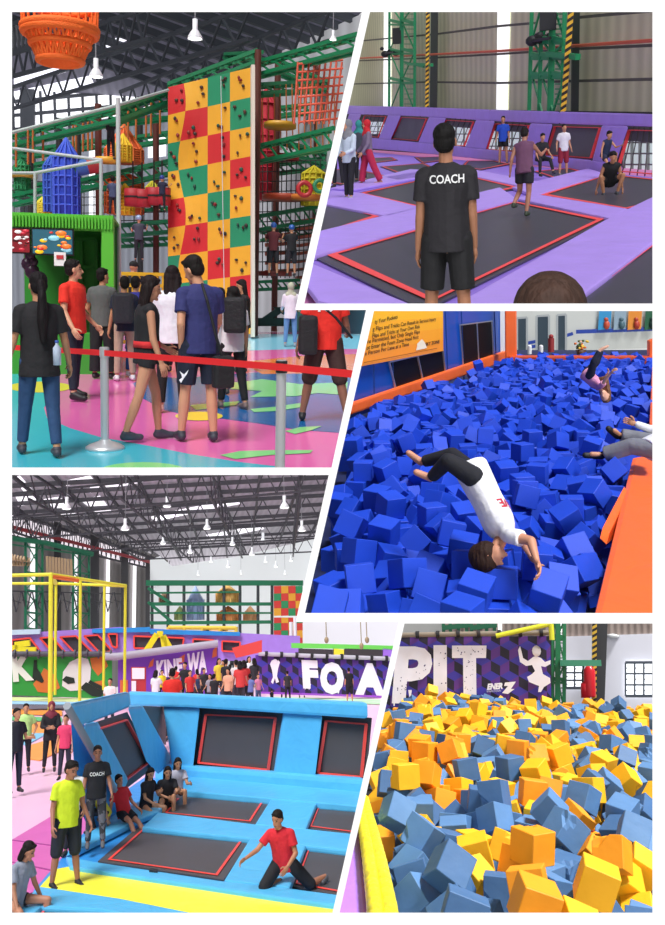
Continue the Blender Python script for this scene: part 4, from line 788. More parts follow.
for i, (x, y) in enumerate([(133, 198), (142, 199), (154, 197), (162, 197)]):
    mb = MB(); c = pr(x, y, -1); mb.lathe(c-V((0, 0, .22)), [(0, 0), (.24, 0), (.24, .22)], n=12, m=0); mb.lathe(c, [(.25, 0), (.25, .05)], n=12, m=1); mb.lathe(c-V((0, 0, -.05)), [(.24, 0), (.24, .2), (0, .2)], n=12, m=0); mb.tube(c+V((0, 0, .2)), c+V((0, 0, 1.0)), .02, n=4, m=1)
    mk('hanging_drum', mb, [mat('#a5222a'), mat('#181818')], R, label='red drum with black band in the row of hanging drums', cat='drum', group='red hanging drums')

# climbing wall
WY = '#e2a82c'; WR = '#c62a2c'; WG = '#1f8a5e'
seq = [WR, WY, WG, WY]
cwb = at(210, 335, 25.6); cwb.z = 0
cw = thing('climbing_wall', R, cwb, 'tall climbing wall chequered in red, yellow and green with small holds', 'climbing wall')
def cwp(u, v, off=0):   # u 0..1 across, v rows from the top (0..9)
    x = 168+84*u; dep = 26.4-1.2*u; yt = 88-20*u; row = 28.1+1.4*u; p = at(x, yt+row*v, dep); p.y -= off
    return p
mb = MB()
def ub(c, v):       # column edges, the first one wavy
    e = (0, .165, .47, .735, 1.0)[c]
    if c == 1: e += .045*math.sin(v*math.pi/2+.5)
    return e
relief = lambda u, v: .10+.10*math.sin(v*math.pi/2)*math.exp(-((u-.2)/.16)**2)
cols = [WR, WY, WG]
for c in range(4):
    for r_ in range(9):
        col = seq[(r_+(0, 3, 2, 1)[c]) % 4]; mi = cols.index(col)
        for i in range(3):
            for j in range(4):
                pts = []
                for a, b in ((i, j), (i+1, j), (i+1, j+1), (i, j+1)):
                    v = r_+b/4; u = ub(c, v)+(ub(c+1, v)-ub(c, v))*a/3; pts.append(cwp(u, v, relief(u, v)))
                mb.add(pts, [(0, 1, 2, 3)], mi, True)
mk('panel', mb, [mat(c, .5, var=.12, scale=1.5, bump=.3) for c in cols], R, parent=cw)
mb = MB(); mb.slab([cwp(0, 0, -.1), cwp(1, 0, -.1), cwp(1, 9, -.1), cwp(0, 9, -.1)], (0, .3, 0)); mk('backing', mb, mat('#3a3230'), R, parent=cw)
mb = MB(); a, b = cwp(1.0, -.02, .2), cwp(1.0, 9.1, .2); mb.bar(a, b, .1, .25); mk('edge_trim', mb, mat('#ddd6c4'), R, parent=cw)
hc_ = ['#7c1d22', '#2a2522', '#8c3426', '#1d4b3a', '#4b3222', '#3a2a22']
for k_ in range(96):
    c, r_ = k_ % 4, (k_//4) % 8
    u0, u1 = ub(c, r_+.5), ub(c+1, r_+.5); u = u0+(u1-u0)*random.uniform(.2, .8); v = r_+random.uniform(.15, .85)
    p = cwp(u, v, relief(u, v)+.03); mb = MB(); mb.ell(p, (random.uniform(.035, .06), .05, random.uniform(.035, .065)), seg=6); mk('hold', mb, mat(random.choice(hc_)), R, parent=cw)
mb = MB(); mb.tube(cwp(.62, .1, .3), cwp(.66, 8, .4), .01, n=4); mk('belay_rope', mb, mat('#cfd8dc'), R, parent=cw)

# green container kiosk
KY = 15.0; kb = V((at(60, 372, KY).x, KY, 0))
kz = thing('container_kiosk', R, kb, 'bright green container kiosk with ribbed roof edge behind the queue', 'kiosk')
GK = mat('#5fc13a', .45); GD = mat('#2f8f2c', .5); K = lambda x, y, d=0: at(x, y, KY+d)
mb = MB(); top = K(60, 214).z; x0, x1 = K(2, 220).x, K(113.5, 220).x
mb.box(((x0+x1)/2, KY+.1, top-.12), (x1-x0, .3, .24)); 
n = 34
for i in range(n): mb.box((x0+(i+.5)*(x1-x0)/n, KY-.06, top-.13), ((x1-x0)/n*.5, .1, .18))
mk('roof_edge', mb, GK, R, parent=kz)
mb = MB(); mb.box((x1-.09, KY, top/2), (.18, .16, top)); xq = K(104, 220).x; mb.box((xq, KY+.02, top/2-.1), (.07, .1, top)); mk('corner_post', mb, GK, R, parent=kz)
mb = MB(); mb.box(((xq+x1)/2-.05, KY+.06, top/2), (x1-xq, .06, top)); mk('side_panel', mb, mat('#52b234', .5), R, parent=kz)
mb = MB(); mb.box(((x0+x1)/2, KY+2.3, top/2), (x1-x0, .05, top)); mb.box((x1-.1, KY+1.15, top/2), (.05, 2.3, top)); mb.box(((x0+x1)/2, KY+1.15, top-.03), (x1-x0, 2.3, .05))
mb.slab([K(64, 238, 2.2), K(98, 236, 2.2), K(98, 300, 2.2), K(64, 302, 2.2)], (0, .03, 0)); mk('inner_wall', mb, GD, R, parent=kz)
mb = MB()
for a in ((66, 240, 96, 239), (66, 268, 96, 267), (66, 240, 66, 300), (96, 239, 96, 298), (81, 240, 81, 299)): mb.bar(K(a[0], a[1], 2.1), K(a[2], a[3], 2.1), .06)
mk('door_ribs', mb, mat('#247a26'), R, parent=kz)
mb = MB(); cz = K(60, 333).z; mb.box(((x0+xq)/2, KY+.1, cz/2), (xq-x0, .5, cz)); mk('counter', mb, mat('#3a9a30'), R, parent=kz)
# menu screens on the kiosk
def screen(x0_, x1_, y0_, y1_, label, seed, bg):
    a, b = K(x0_, y0_, -.2), K(x1_, y1_, -.2); mb = MB(); c = (a+b)/2; w, h = b.x-a.x, a.z-b.z
    T = thing('menu_screen', R, (c.x, c.y, b.z), label, 'screen', 'menu screens over the kiosk counter')
    mb.box((c.x, c.y+.03, c.z), (w, .06, h)); mk('frame', mb, mat('#141414', .3), R, parent=T)
    rr = random.Random(seed); mb = MB(); pal = bg
    mb.box((c.x, c.y-.004, c.z), (w*.93, .008, h*.88), m=0)
    for i in range(18):
        s_ = rr.uniform(.03, .09)*(1 if w > .4 else .7); u = rr.uniform(-.42, .42)*w; q = rr.uniform(-.38, .38)*h; s2 = min(s_, .45*w-abs(u)); 
        if s2 > .01: mb.lathe(V((c.x+u, c.y-.010-i*.0003, c.z+q)), [(0, 0), (s2, 0), (s2, .001), (0, .001)], n=9, m=1+i % 4, rot=Matrix.Rotation(math.pi/2, 3, 'X')@Matrix.Diagonal((1, .5, 1)))
    mk('display', mb, [mat(c_, .4, emit=.5) for c_ in pal], R, parent=T)
screen(8, 30.5, 227, 254, 'small menu screen showing red drinks at the end of the kiosk', 3, ['#7a1a22', '#d8d0d0', '#c23040', '#401014', '#e8e0e0'])
screen(31, 74, 227.5, 256, 'wide menu screen of colourful food pictures on the kiosk', 5, ['#2a5a6a', '#f0c020', '#e07830', '#c83028', '#8ac8d8'])
mb = MB(); a, b = K(54, 252, -.25), K(66, 266, -.25); mb.box(((a.x+b.x)/2, a.y, (a.z+b.z)/2), (b.x-a.x, .01, a.z-b.z), m=0); mb.box(((a.x+b.x)/2, a.y-.01, (a.z+b.z)/2+.03), ((b.x-a.x)*.6, .01, .06), m=1)
mk('paper_notice', mb, [mat('#f2f2f0'), mat('#c8343a')], R, label='white paper notice with red mark under the menu screen', cat='notice')
mb = MB(); c = K(30, 262, .5)
for dx, dz, r_ in ((0, .12, .09), (.05, 0, .08), (-.04, -.03, .1), (.03, -.15, .12)): mb.ell(c+V((dx, 0, dz)), (r_, r_, r_*1.1), seg=10)
mk('balloon_cluster', mb, mat('#3c1f38', .3), R, label='dark purple balloons hanging under the menu screens', cat='balloon')

# orange net basket hanging from the roof
BY = 12.0; bc_ = at(60, 32, BY); kx = BY/900
bk = thing('net_basket', R, (bc_.x, BY, at(60, 64, BY).z), 'orange rope net basket hanging from the roof', 'basket')
om = mat('#ff7426', .7, bump=.6, scale=60)
kx = kx*.9; z0, z1, z2, z3 = at(60, 4, BY).z, at(60, 29, BY).z, at(60, 45, BY).z, at(60, 61, BY).z
mb = MB(); mb.torus((bc_.x, BY, z1), 37*kx, .045, n=30); mb.torus((bc_.x, BY, z1-.05), 36*kx, .05, n=30); mk('rim', mb, om, R, parent=bk)
mb = MB(); n = 26
for i in range(n):
    t = 2*math.pi*i/n; c, s_ = math.cos(t), math.sin(t); P_ = lambda r_, z_, tt=0: V((bc_.x+r_*kx*math.cos(t+tt), BY+r_*kx*math.sin(t+tt), z_))
    mb.tube(P_(38, z0), P_(37, z1), .017, n=5)
    for q in (-.12, .12):
        mb.tube(P_(37, z1), P_(29, z2, q), .02, n=5); mb.tube(P_(29, z2), P_(22, z3, q), .02, n=5)
mk('side_net', mb, om, R, parent=bk)
mb = MB(); mb.torus((bc_.x, BY, z2), 29*kx, .04, n=26); mb.torus((bc_.x, BY, z3), 22*kx, .04, n=24)
for i in range(9):
    d = -20+5*i; l = math.sqrt(max(1, 22*22-d*d))
    mb.tube((bc_.x+d*kx, BY-l*kx, z3), (bc_.x+d*kx, BY+l*kx, z3), .013, n=5); mb.tube((bc_.x-l*kx, BY+d*kx, z3-.02), (bc_.x+l*kx, BY+d*kx, z3-.02), .013, n=5)
mk('bottom_net', mb, om, R, parent=bk)
mb = MB(); mb.torus((bc_.x, BY, z0), 38*kx, .04, n=26); mk('upper_ring', mb, om, R, parent=bk)

def pendant(R, x, y, size_px, depth, label, rod=3.0, group=None, boxy=False):
    """bell-shaped high-bay lamp, mouth centre at the pixel"""
    c = R.at(x, y, depth); r = size_px/2/900*depth; T = thing('pendant_lamp', R, c, label, 'lamp', group)
    mb = MB(); mb.lathe(c, [(r, 0), (r*.95, r*.35), (r*.55, r*1.0), (r*.35, r*1.25), (r*.35, r*2.6), (0, r*2.6)], n=16)
    if boxy: mb.box(c+V((0, 0, r*2.2)), (r*1.0, r, r*2.2))
    mk('lamp_shade', mb, mat('#dfe2e6', .35), R, parent=T, block=False)
    mb = MB(); mb.ell(c+V((0, 0, r*.15)), (r*.8, r*.8, r*.3), seg=10); mk('bulb', mb, mat('#fffdf4', .3, emit=3), R, parent=T, block=False)
    mb = MB(); mb.tube(c+V((0, 0, r*2.6)), c+V((0, 0, r*2.6+rod)), max(.012, r*.06), n=5); mk('rod', mb, mat('#8d8f94'), R, parent=T, block=False)
pendant(R, 96, 77, 13, 17, 'white bell pendant lamp beside the orange basket', rod=2.2)
pendant(R, 195, 39, 14, 17, 'white bell pendant lamp above the climbing wall', rod=.6)
pendant(R, 333, 40, 7, 22, 'slim pendant lamp by the gable wall', rod=2)

# yellow rail fence
fy = 18.5; fb = at(142, 352, fy); fb.z = 0
yf = thing('yellow_fence', R, fb, 'yellow grid fence at the foot of the climbing wall', 'fence'); ym = mat('#e6b52c', .45)
ztop = at(140, 274, fy).z
for i in range(10):
    x = at(115+i*6, 300, fy).x; mb = MB(); mb.bar((x, fy, 0), (x, fy, ztop), .05); mk('post', mb, ym, R, parent=yf)
for j in range(8):
    z_ = ztop*(j+.3)/7.3; xa, xb = at(113, 300, fy).x, at(170, 300, fy).x; mb = MB(); mb.bar((xa, fy-.01, z_), (xb, fy-.01, z_), .05, .07); mk('rail', mb, ym, R, parent=yf)

# queue posts and belt
def qpost(x, ytop, ybase, label):
    p = g(x, ybase); zt = at(x, ytop, p.y).z; T = thing('queue_post', R, p, label, 'queue post')
    st = mat('#cdd0d3', .35, metal=.6)
    mb = MB(); mb.lathe(p, [(0, 0), (.17, 0), (.17, .02), (.14, .04), (.06, .07), (.035, .09), (0, .09)], n=24); mk('base', mb, st, R, parent=T)
    mb = MB(); mb.tube(p+V((0, 0, .08)), p+V((0, 0, zt)), .036, n=16); mk('pole', mb, st, R, parent=T)
    mb = MB(); mb.tube(p+V((0, 0, zt-.09)), p+V((0, 0, zt-.005)), .042, n=16); mk('belt_head', mb, mat('#222426', .4) if x > 200 else st, R, parent=T)
    return p
pa = qpost(105, 347, 449, 'chrome queue post on a domed base behind the red belt'); pb = qpost(279.5, 360, 493, 'chrome queue post in front of the man in navy')
mb = MB()
def ribbon(x0_, y0_, dA, x1_, y1_, dB, hp_):
    A, B = at(x0_, y0_, dA), at(x1_, y1_, dB)
    for i in range(6):
        a, b = A.lerp(B, i/6), A.lerp(B, (i+1)/6); h1 = V((0, 0, .05)); mb.slab([a-h1*.5, b-h1*.5, b+h1*.5, a+h1*.5], (0, .004, 0))
ribbon(6, 347, 9.2, 105, 353, pa.y-.05, 6); ribbon(105, 353, pa.y-.05, 279, 367, pb.y-.05, 6); ribbon(279, 367, pb.y-.05, 362, 375, 5.7, 6)
mk('queue_belt', mb, mat('#e0262a', .6), R, label='red belt stretched between the chrome queue posts', cat='belt')

# people in the queue
W = 178
stand(R, 41, 456, 184, 196, 'woman with a very long ponytail in a black tee and blue jeans walking', h=1.6, tc='#18171b', top='loose', bc='#27466e', hair='pony', hc='#120d10', wide=1.02,
      pose=dict(lR=(-8, 2, 8), lL=(12, 4, 4), aR=(4, 14, 20), aL=(-4, 14, 14), head=(4, 8, 0)), shoe='#3a3a44')
person(R, g(74, 399), 1.76, 60, 'man in a red polo shirt looking back over the queue', tc='#e2301f', bc='#151a2a', hair='short', pose=dict(lR=(10, 8, 0), lL=(-8, 6, 0), aR=(8, 12, 30), aL=(-6, 14, 50), head=(0, 40, 0)), shoe='#1a1a1c', wide=1.08, skin='#cf9a78')
stand(R, 103, 379, 110, 165, 'man in a plain grey tee seen from behind at the kiosk', h=1.7, tc='#5c605e', bc='#17181c', bot='loose', hair='short', pose=dict(aL=(10, 18, 60), aR=(14, 10, 60), head=(2, -35, 0)), wide=1.08)
stand(R, 147, 441, 166, 105, 'long-haired young woman in black crop top, red waist tie and black shorts', h=1.6, top='tank', tc='#17161a', bot='short', bc='#16151a', shoe='#3f4550', hair='long', hc='#1a0f10', skin='#c78f70',
      pose=dict(lR=(-14, -1, 6), lL=(16, 0, 12), aR=(4, 6, 14), aL=(10, 8, 50), head=(14, 0, 0)))
stand(R, 172, 413, 146, 178, 'long-haired woman in a white blouse and black leggings seen from behind', h=1.6, top='long', tc='#e6e4ea', bot='long', bc='#111114', shoe='#c9a79a', hair='long', hc='#1c1212', pose=dict(aR=(20, 12, 60), aL=(8, 8, 20), head=(10, 0, 0)))
stand(R, 199, 442, 186, 196, 'man in a navy tee and dark shorts with one hand behind his back', h=1.68, tc='#2c2f66', bot='mid', bc='#141c30', shoe='#33363f', skin='#cc9474', wide=1.02, pose=dict(lR=(-2, 3, 2, 10), lL=(6, 4, 2), aL=(-18, 8, 44, 20), aR=(20, 10, 50), head=(24, 32, 8)))
stand(R, 232, 409, 122, 200, 'girl in a white sleeveless top carrying a black backpack', h=1.58, top='tee', tc='#dcd8da', bc='#101014', hair='bob', hc='#140e0e', shoe='#6b5a58', pose=dict(aR=(6, 10, 16), aL=(14, 12, 40), lR=(-8, 3, 6), lL=(10, 2, 2)))
stand(R, 243, 372, 92, -85, 'girl in black with long hair in profile near the climbing wall', h=1.62, tc='#131316', bc='#141418', hair='long', hc='#181010', pose=dict(aR=(40, 6, 60), aL=(30, 8, 70), head=(16, 0, 0)))
stand(R, 290, 347, 64, 172, 'woman in a pale headscarf, white blouse and light jeans', h=1.6, top='tunic', tc='#d9d6de', sleeve=1.95, bc='#5c86b4', hair='hijab', hc='#aeb39c', shoe='#7d8a96', pose=dict(aR=(20, 10, 50), aL=(16, 10, 50)))
stand(R, 323, 422, 155, 170, 'man in a red tee, brown shorts and black trainers, head hidden', h=1.72, tc='#e22c20', bot='knee', bc='#3b2622', shoe='#1d1d20', wide=1.12, skin='#8d5f4a', pose=dict(lR=(-4, 12, 0), lL=(4, 10, 2), aL=(2, 14, 14), aR=(10, 14, 60)))
stand(R, 133, 350, 92, 150, 'man in black cap and tee pointing over the yellow fence', h=1.72, tc='#141418', bc='#14161c', hair='cap', hc='#18181a', pose=dict(aL=(50, 10, 20), aR=(10, 6, 20), head=(10, 0, 0)))
stand(R, 125, 381, 104, 195, 'person with a dark backpack in navy plaid and beige trousers', h=1.65, tc='#202438', bc='#b49a86', hair='short', pose=dict(aR=(20, 8, 60)), shoe='#d8d8da')
stand(R, 136, 377, 100, 165, 'person in a bright blue shirt and jeans half hidden in the queue', h=1.66, tc='#2b2f8a', bc='#2b5a94', hair='short', shoe='#d6d8dc')
stand(R, 177, 372, 96, 185, 'person with short dark hair and white collar behind the white blouse', h=1.7, tc='#d8d8dc', bc='#1b1b22')
stand(R, 219, 395, 106, 190, 'girl with a hair bun in a pale grey top', h=1.56, tc='#b9b4b8', bc='#141418', hair='bun')
cr_ = stand_last = [o for o in R.col.objects if o.get('label', '').startswith('long-haired young woman')][0]
def waist(o):
    J = figure_of[o.name]; mb = MB(); up = (J['N']-J['P']).normalized(); mb.prism(J['P']+up*.06, J['P']+up*.12, (.165, .125), (.16, .12), Matrix.Identity(3)); mk('waist_tie', mb, cloth('#c8282c'), R, parent=o, local=True)
waist(cr_)
# bags
def bag(name, R, c, size, label, cat, col='#141518', strap=None, yaw=0):
    T = thing(name, R, (c[0], c[1], c[2]-size[2]/2), label, cat, rz=yaw); mb = MB(); mb.box((0, 0, size[2]/2), size); mk('pouch', mb, mat(col, .7, bump=.5, scale=20), R, parent=T, bevel=min(size)*.3, local=True)
    if strap:
        mb = MB(); I = BASE[T.name].inverted(); mb.path([I@V(p) for p in strap], .014, n=6); mk('strap', mb, mat(col, .7), R, parent=T, local=True)
n_ = g(196, 442)
bag('sling_bag', R, at(223, 372, n_.y-.18), (.2, .12, .3), 'black sling bag hanging at the hip of the man in navy', 'bag', strap=[at(202, 284, n_.y-.05), at(207, 300, n_.y-.2), at(216, 336, n_.y-.24), at(222, 356, n_.y-.2)], yaw=.3)
nv = [o for o in R.col.objects if o.get('label', '').startswith('man in a navy tee')][0]
def leg_mark(o):
    I = BASE[o.name].inverted(); c = [at(x, y, n_.y-.2) for x, y in [(181, 383), (184, 378), (187, 374), (188.5, 370), (186.5, 372), (184, 374.5), (179.5, 371), (181.5, 375), (182, 377.5), (179, 380)]]
    mb = MB(); poly2d(mb, c); mk('shorts_mark', mb, mat('#f0f0f4'), R, parent=o, label='white leaping mark on the shorts')
leg_mark(nv)
w_ = g(232, 409)
bag('backpack', R, at(235, 315, w_.y-.2), (.26, .16, .42), 'black backpack on the girl in the white top', 'backpack', yaw=-.25)
w_ = g(323, 422)
bag('backpack', R, at(308, 335, w_.y-.2), (.2, .16, .42), 'black backpack hanging on the man in red', 'backpack', strap=[at(322, 306, w_.y-.3), at(336, 318, w_.y-.28), at(352, 338, w_.y-.2)])
w_ = g(125, 381)
bag('backpack', R, at(123, 308, w_.y-.22), (.3, .18, .45), 'dark grey backpack in the queue behind the crop top', 'backpack', col='#23252c')
mb = MB(); q = at(57, 353, g(41, 456).y-.12); mb.lathe(q, [(0, -.1), (.032, -.1), (.034, .04), (.013, .07), (.013, .085)], n=12, m=0); mb.lathe(q, [(.016, .085), (.016, .105), (0, .105)], n=10, m=1)
mk('water_bottle', mb, [mat('#b7c4d8', .1), mat('#2b4ea0')], R, label='small clear water bottle in the ponytail woman\'s back pocket', cat='bottle')
# climbers up on the course
for x, yf_, hp_, yw, lb, kw in [(111, 160, 40, 150, 'climber in black clothes on the upper deck', dict(tc='#18171c', bc='#15151a')),
        (113, 217, 38, 175, 'climber in grey on the lower deck', dict(tc='#3f4a66', bc='#1b1b22')),
        (162, 212, 34, 160, 'climber in dark blue helmet among the red drums', dict(tc='#1b1f38', bc='#16161c', hair='helmet', hc='#2a3f8a')),
        (273, 276, 52, 170, 'climber in blue helmet and maroon top on the low deck', dict(tc='#5a2228', bc='#17171c', hair='helmet', hc='#2c5ca8', bot='knee')),
        (291, 276, 50, 190, 'climber in blue helmet and black top beside the maroon one', dict(tc='#17171b', bc='#1c1c24', hair='helmet', hc='#2c5ca8', bot='knee')),
        (139, 262, 44, 180, 'climber in a pale blue helmet over the yellow fence', dict(tc='#3b3f4c', bc='#1c1c24', hair='helmet', hc='#8fa8c8'))]:
    p = pr(x, yf_, -1.2); person(R, (p.x, p.y), hp_/900*p.y, yw, lb, z=p.z, pose=dict(aR=(60, 20, 60), aL=(40, 20, 70)), **kw)
# ============================================================= purple trampoline court (upper right)
R = P2; g, at, on = R.g, R.at, R.on
PU = '#b094ea'; pv = vinyl(PU, 2.5, .45); pdk = vinyl('#8f72d4', 2.5, .3); BED = mat('#33363b', .38, var=.15, scale=1.5); RED = mat('#f0504c', .5)
mb = MB(); mb.slab([g(290, 310, -.04), g(664, 310, -.04), g(664, 170, -.04), g(330, 147, -.04)], (0, 0, -.05)); mk('floor', mb, mat('#c878ae', .5), R, kind='structure', label='pink floor beneath the purple trampoline court')
# back wall
wa, wb = g(345, 149), g(655, 176)
W = lambda x, y, o=-2.5: on(x, y, wa, wb, o)
mb = MB(); poly2d(mb, [W(x, y) for x, y in [(335, 6), (664, 6), (664, 175), (335, 155)]])
mk('wall_back', mb, mat('#d6d4b8', .7, 'corrugated', scale=1.15), R, kind='structure', label='ribbed beige-green metal wall')
for i, (x0, x1, x2, x3) in enumerate([(384, 391, 391, 383), (497.5, 510, 507, 496)]):
    mb = MB(); mb.slab([W(x0, 6, -2.45), W(x1, 6, -2.45), W(x2, 130, -2.45), W(x3, 130, -2.45)], (0, .03, 0))
    mk('window_%d' % (i+1), mb, mat('#f4f8f6', .4, emit=.95), R, kind='structure', label='white translucent daylight strip in the wall')
mb = MB()
for l in [((360, 41), (437, 34), (500, 26)), ((352, 84), (430, 82), (500, 83), (575, 81), (660, 79)), ((352, 61), (430, 58), (500, 54)), ((572, 18), (660, 10)), ((500, 54), (575, 49), (660, 45)), ((500, 26), (535, 23))]:
    for a, b in zip(l, l[1:]): mb.bar(W(*a, -2.2), W(*b, -2.2), .16, .1)
mk('trim_girts', mb, mat('#50504a', .6), R, kind='structure', label='dark horizontal wall girts')
mb = MB()
for a, b in (((345, 59), (500, 51)), ((500, 51), (660, 40))): mb.tube(W(*a, -1.9), W(*b, -1.9), .06)
mk('wall_pipe', mb, mat('#b8563e', .5), R, label='thin red service pipe running along the metal wall', cat='pipe')
for i, (x0, x1, xb) in enumerate([(429, 438, 0), (571, 580, 1)]):
    mb = MB(); mb.slab([W(x0+2, 6, -1.9), W(x1, 6, -1.9), W(x1-1.5, 130, -1.9), W(x0+.5, 130, -1.9)], (0, .5, 0)); mk('column', mb, mat('#3f423e', .6), R, kind='structure', label='dark steel wall column')
# hazard striped poles
def striped(R, p, q, w, label, name='striped_column'):
    mb = MB(); a = q-p; n = max(4, int(a.length/(w*1.25))); 
    d = a/n; x = V((w/2, 0, 0)); y = V((0, w*.6, 0)); sh = V((0, 0, w*.6))
    for i in range(n*2):
        b0, b1 = p+d*i/2, p+d*(i+1)/2
        for s_ in (-1, 1):
            f = [b0-x-sh*0, b0+x+sh, b1+x+sh, b1-x-sh*0]; f = [v_+(y if s_ > 0 else -y) for v_ in f]; mb.face(f, i % 2)
        mb.face([b0+x+sh-y, b0+x+sh+y, b1+x+sh+y, b1+x+sh-y], i % 2); mb.face([b0-x-y, b0-x+y, b1-x+y, b1-x-y], i % 2)
    mk(name, mb, [mat('#e0b22e', .5), mat('#1e1c1a', .5)], R, label=label, cat='column')
a, b = W(427, 112, -1.0), W(428, 4, -1.0); striped(R, a, b, .2, 'yellow and black striped column by the first green tower')
a, b = W(563, 114, -1.0), W(571.5, 4, -1.0); striped(R, a, b, .2, 'yellow and black striped column by the second green tower')
# green lattice towers
def tower(R, legs, ys, x_of, label, pt, w=.12, box=None, col='#17804f', ybot=112, ytop=4):
    p = pt(legs[0], ybot); T = thing('lattice_tower', R, p, label, 'tower'); gm = mat(col, .4)
    for x in legs:
        mb = MB(); mb.bar(pt(x, ytop), pt(x_of(x), ybot), w*(1.5 if x == legs[len(legs)//2] else 1)); mk('leg', mb, gm, R, parent=T)
    mb = MB()
    for y in ys:
        for a_, b_ in zip(legs, legs[1:]): mb.bar(pt(a_, y-2), pt(b_, y+1), w); mb.bar(pt(a_, y+2.5), pt(b_, y+3), w*.7)
    mk('crossbar', mb, gm, R, parent=T)
    mb = MB(); yy = [ytop]+list(ys)+[ybot]
    for i, (y0, y1) in enumerate(zip(yy, yy[1:])):
        for a_, b_ in zip(legs, legs[1:]):
            if (i+int(a_)) % 2: mb.bar(pt(a_, y0), pt(b_, y1), w*.45)
            else: mb.bar(pt(b_, y0), pt(a_, y1), w*.45)
    mk('brace', mb, gm, R, parent=T)
    mb = MB(); x0, x1 = legs[-2]+2, legs[-1]-1
    for j in range(int((ybot-ytop)/5)): mb.bar(pt(x0+.5, ytop+j*5), pt(x1, ytop+j*5), w*.3)
    mk('ladder', mb, gm, R, parent=T)
    return T
T = tower(R, [389.5, 402, 415], [22, 51, 80], lambda x: x-.5, 'green lattice tower behind the padded wall, the one with a black box', lambda x, y: W(x, y, -1.2), w=.16)
mb = MB(); mb.box(W(397, 36, -.9), (.55, .3, .95)); mk('control_box', mb, mat('#1d2022'), R, parent=T)
mb = MB()
for dx, dy, r_ in ((0, 0, .28), (.35, .1, .24), (.75, .05, .28), (-.2, .35, .15)): mb.ell(W(385, 54, -.8)+V((dx, 0, dy)), (r_, .15, r_*.8), seg=8)
mb.tube(W(384, 54, -.8), W(394, 52, -.8), .06); mk('winch', mb, mat('#191b1d', .5), R, parent=T)
mb = MB(); mb.bar(W(408, 64, -1.1), W(432, 65, -1.1), .16); mb.bar(W(404, 62, -1.1), W(424, 67, -1.1), .1); mk('arm', mb, mat('#17804f', .4), R, parent=T)
T = tower(R, [532, 542, 553, 565], [40, 56, 75], lambda x: x-3, 'green lattice tower behind the padded wall, further along with four legs', lambda x, y: W(x, y, -1.2), w=.16)
mb = MB(); mb.box(W(548, 16, -.9), (.6, .3, 1.0)); mk('control_box', mb, mat('#1d2022'), R, parent=T)
mb = MB()
for dx, dy, r_ in ((0, 0, .26), (.3, .1, .28), (.75, .05, .3), (.5, .45, .14)): mb.ell(W(532, 41, -.8)+V((dx, 0, dy)), (r_, .15, r_*.8), seg=8)
mb.tube(W(531, 41, -.8), W(550, 38, -.8), .06); mk('winch', mb, mat('#191b1d', .5), R, parent=T)
mb = MB(); mb.bar(W(548, 54, -1.1), W(578, 57, -1.1), .2); mk('arm', mb, mat('#17804f', .4), R, parent=T)
# building windows glimpsed through the wall trampolines
for i, (x0, x1, y0, y1) in enumerate([(370, 384, 119, 134), (440, 470, 122, 146), (488, 526, 127, 150), (624, 655, 137, 170), (398, 404, 125, 137)]):
    mb = MB(); mb.slab([W(x0, y0, -1.6), W(x1, y0, -1.6), W(x1, y1, -1.6), W(x0, y1, -1.6)], (0, .05, 0), m=0)
    for k_ in range(int((x1-x0)/8)+1): mb.bar(W(x0+k_*8, y0, -1.5), W(x0+k_*8, y1, -1.5), .09, m=1)
    for k_ in range(3): y = y0+(y1-y0)*(k_+.5)/3; mb.bar(W(x0, y, -1.5), W(x1, y, -1.5), .05, m=1)
    mk('window_%d' % (i+3), mb, [mat('#c8d8d8', .4, emit=.55), mat('#6a7470')], R, kind='structure', label='low window bank seen through the trampoline mesh')
mb = MB(); poly2d(mb, [W(x, y, -1.7) for x, y in [(335, 108), (664, 112), (664, 176), (335, 156)]]); mk('wall_lower', mb, mat('#3c403f', .8), R, kind='structure', label='dark lower wall behind the padded ring')
# padded ring wall
S = lambda x, y, o=0: on(x, y, wa, wb, o)
ringw = thing('padded_wall', R, (wa.x+4, wa.y, 0), 'purple padded ring wall with slanting mesh trampolines', 'padded wall')
def padq(q, o=0, t=.3, name='pad', m=None, bev=.06, parent=None, lab=None):
    mb = MB(); mb.slab([S(x, y, o) for x, y in q], (0, t, 0)); return mk(name, mb, m or pv, R, parent=parent or ringw, bevel=bev, label=lab)
tops = [(346, 105.5), (420, 107), (490, 109.5), (560, 111.5), (655, 114)]
botm = [(346, 114), (420, 116.5), (490, 121), (560, 124), (655, 127)]
for (a, b), (c, d) in zip(zip(tops, tops[1:]), zip(botm, botm[1:])): padq([a, b, d, c])
lt = [(340, 135), (400, 140.5), (470, 147.5), (540, 155), (592, 160), (622, 165)]; lb = [(340, 146), (400, 151), (470, 158), (540, 166), (592, 172), (622, 176)]
for (a, b), (c, d) in zip(zip(lt, lt[1:]), zip(lb, lb[1:])): padq([a, b, d, c], .25, .3)
for q in [[(349, 114), (361, 114), (352, 137), (341, 136)], [(388, 115), (401, 115.5), (390, 141), (378, 140)], [(429, 117), (446, 118), (434, 146), (418, 143)], [(476, 120), (495, 121), (485, 152), (465, 148)],
          [(531, 123), (553, 124), (543, 158), (520, 154)], [(603, 125), (629, 126), (615, 166), (593, 161)]]: padq(q, .15, .3)
wins = [[(364, 114), (388, 115), (379, 139), (355, 137)], [(400.5, 115.5), (429, 117), (418.5, 142.5), (389.5, 140)], [(445, 118), (476, 120), (465.5, 148), (433, 145)], [(494, 121.5), (532, 123.5), (520.5, 154), (484, 151)],
        [(552.5, 124), (604, 125.5), (593.5, 160.5), (543, 157)], [(628, 126.5), (660, 127.5), (660, 178), (614, 174)]]
lbs = ['', '', '', '', '', '']
meshm = [.35, 1, .35, .25, 1, .35]
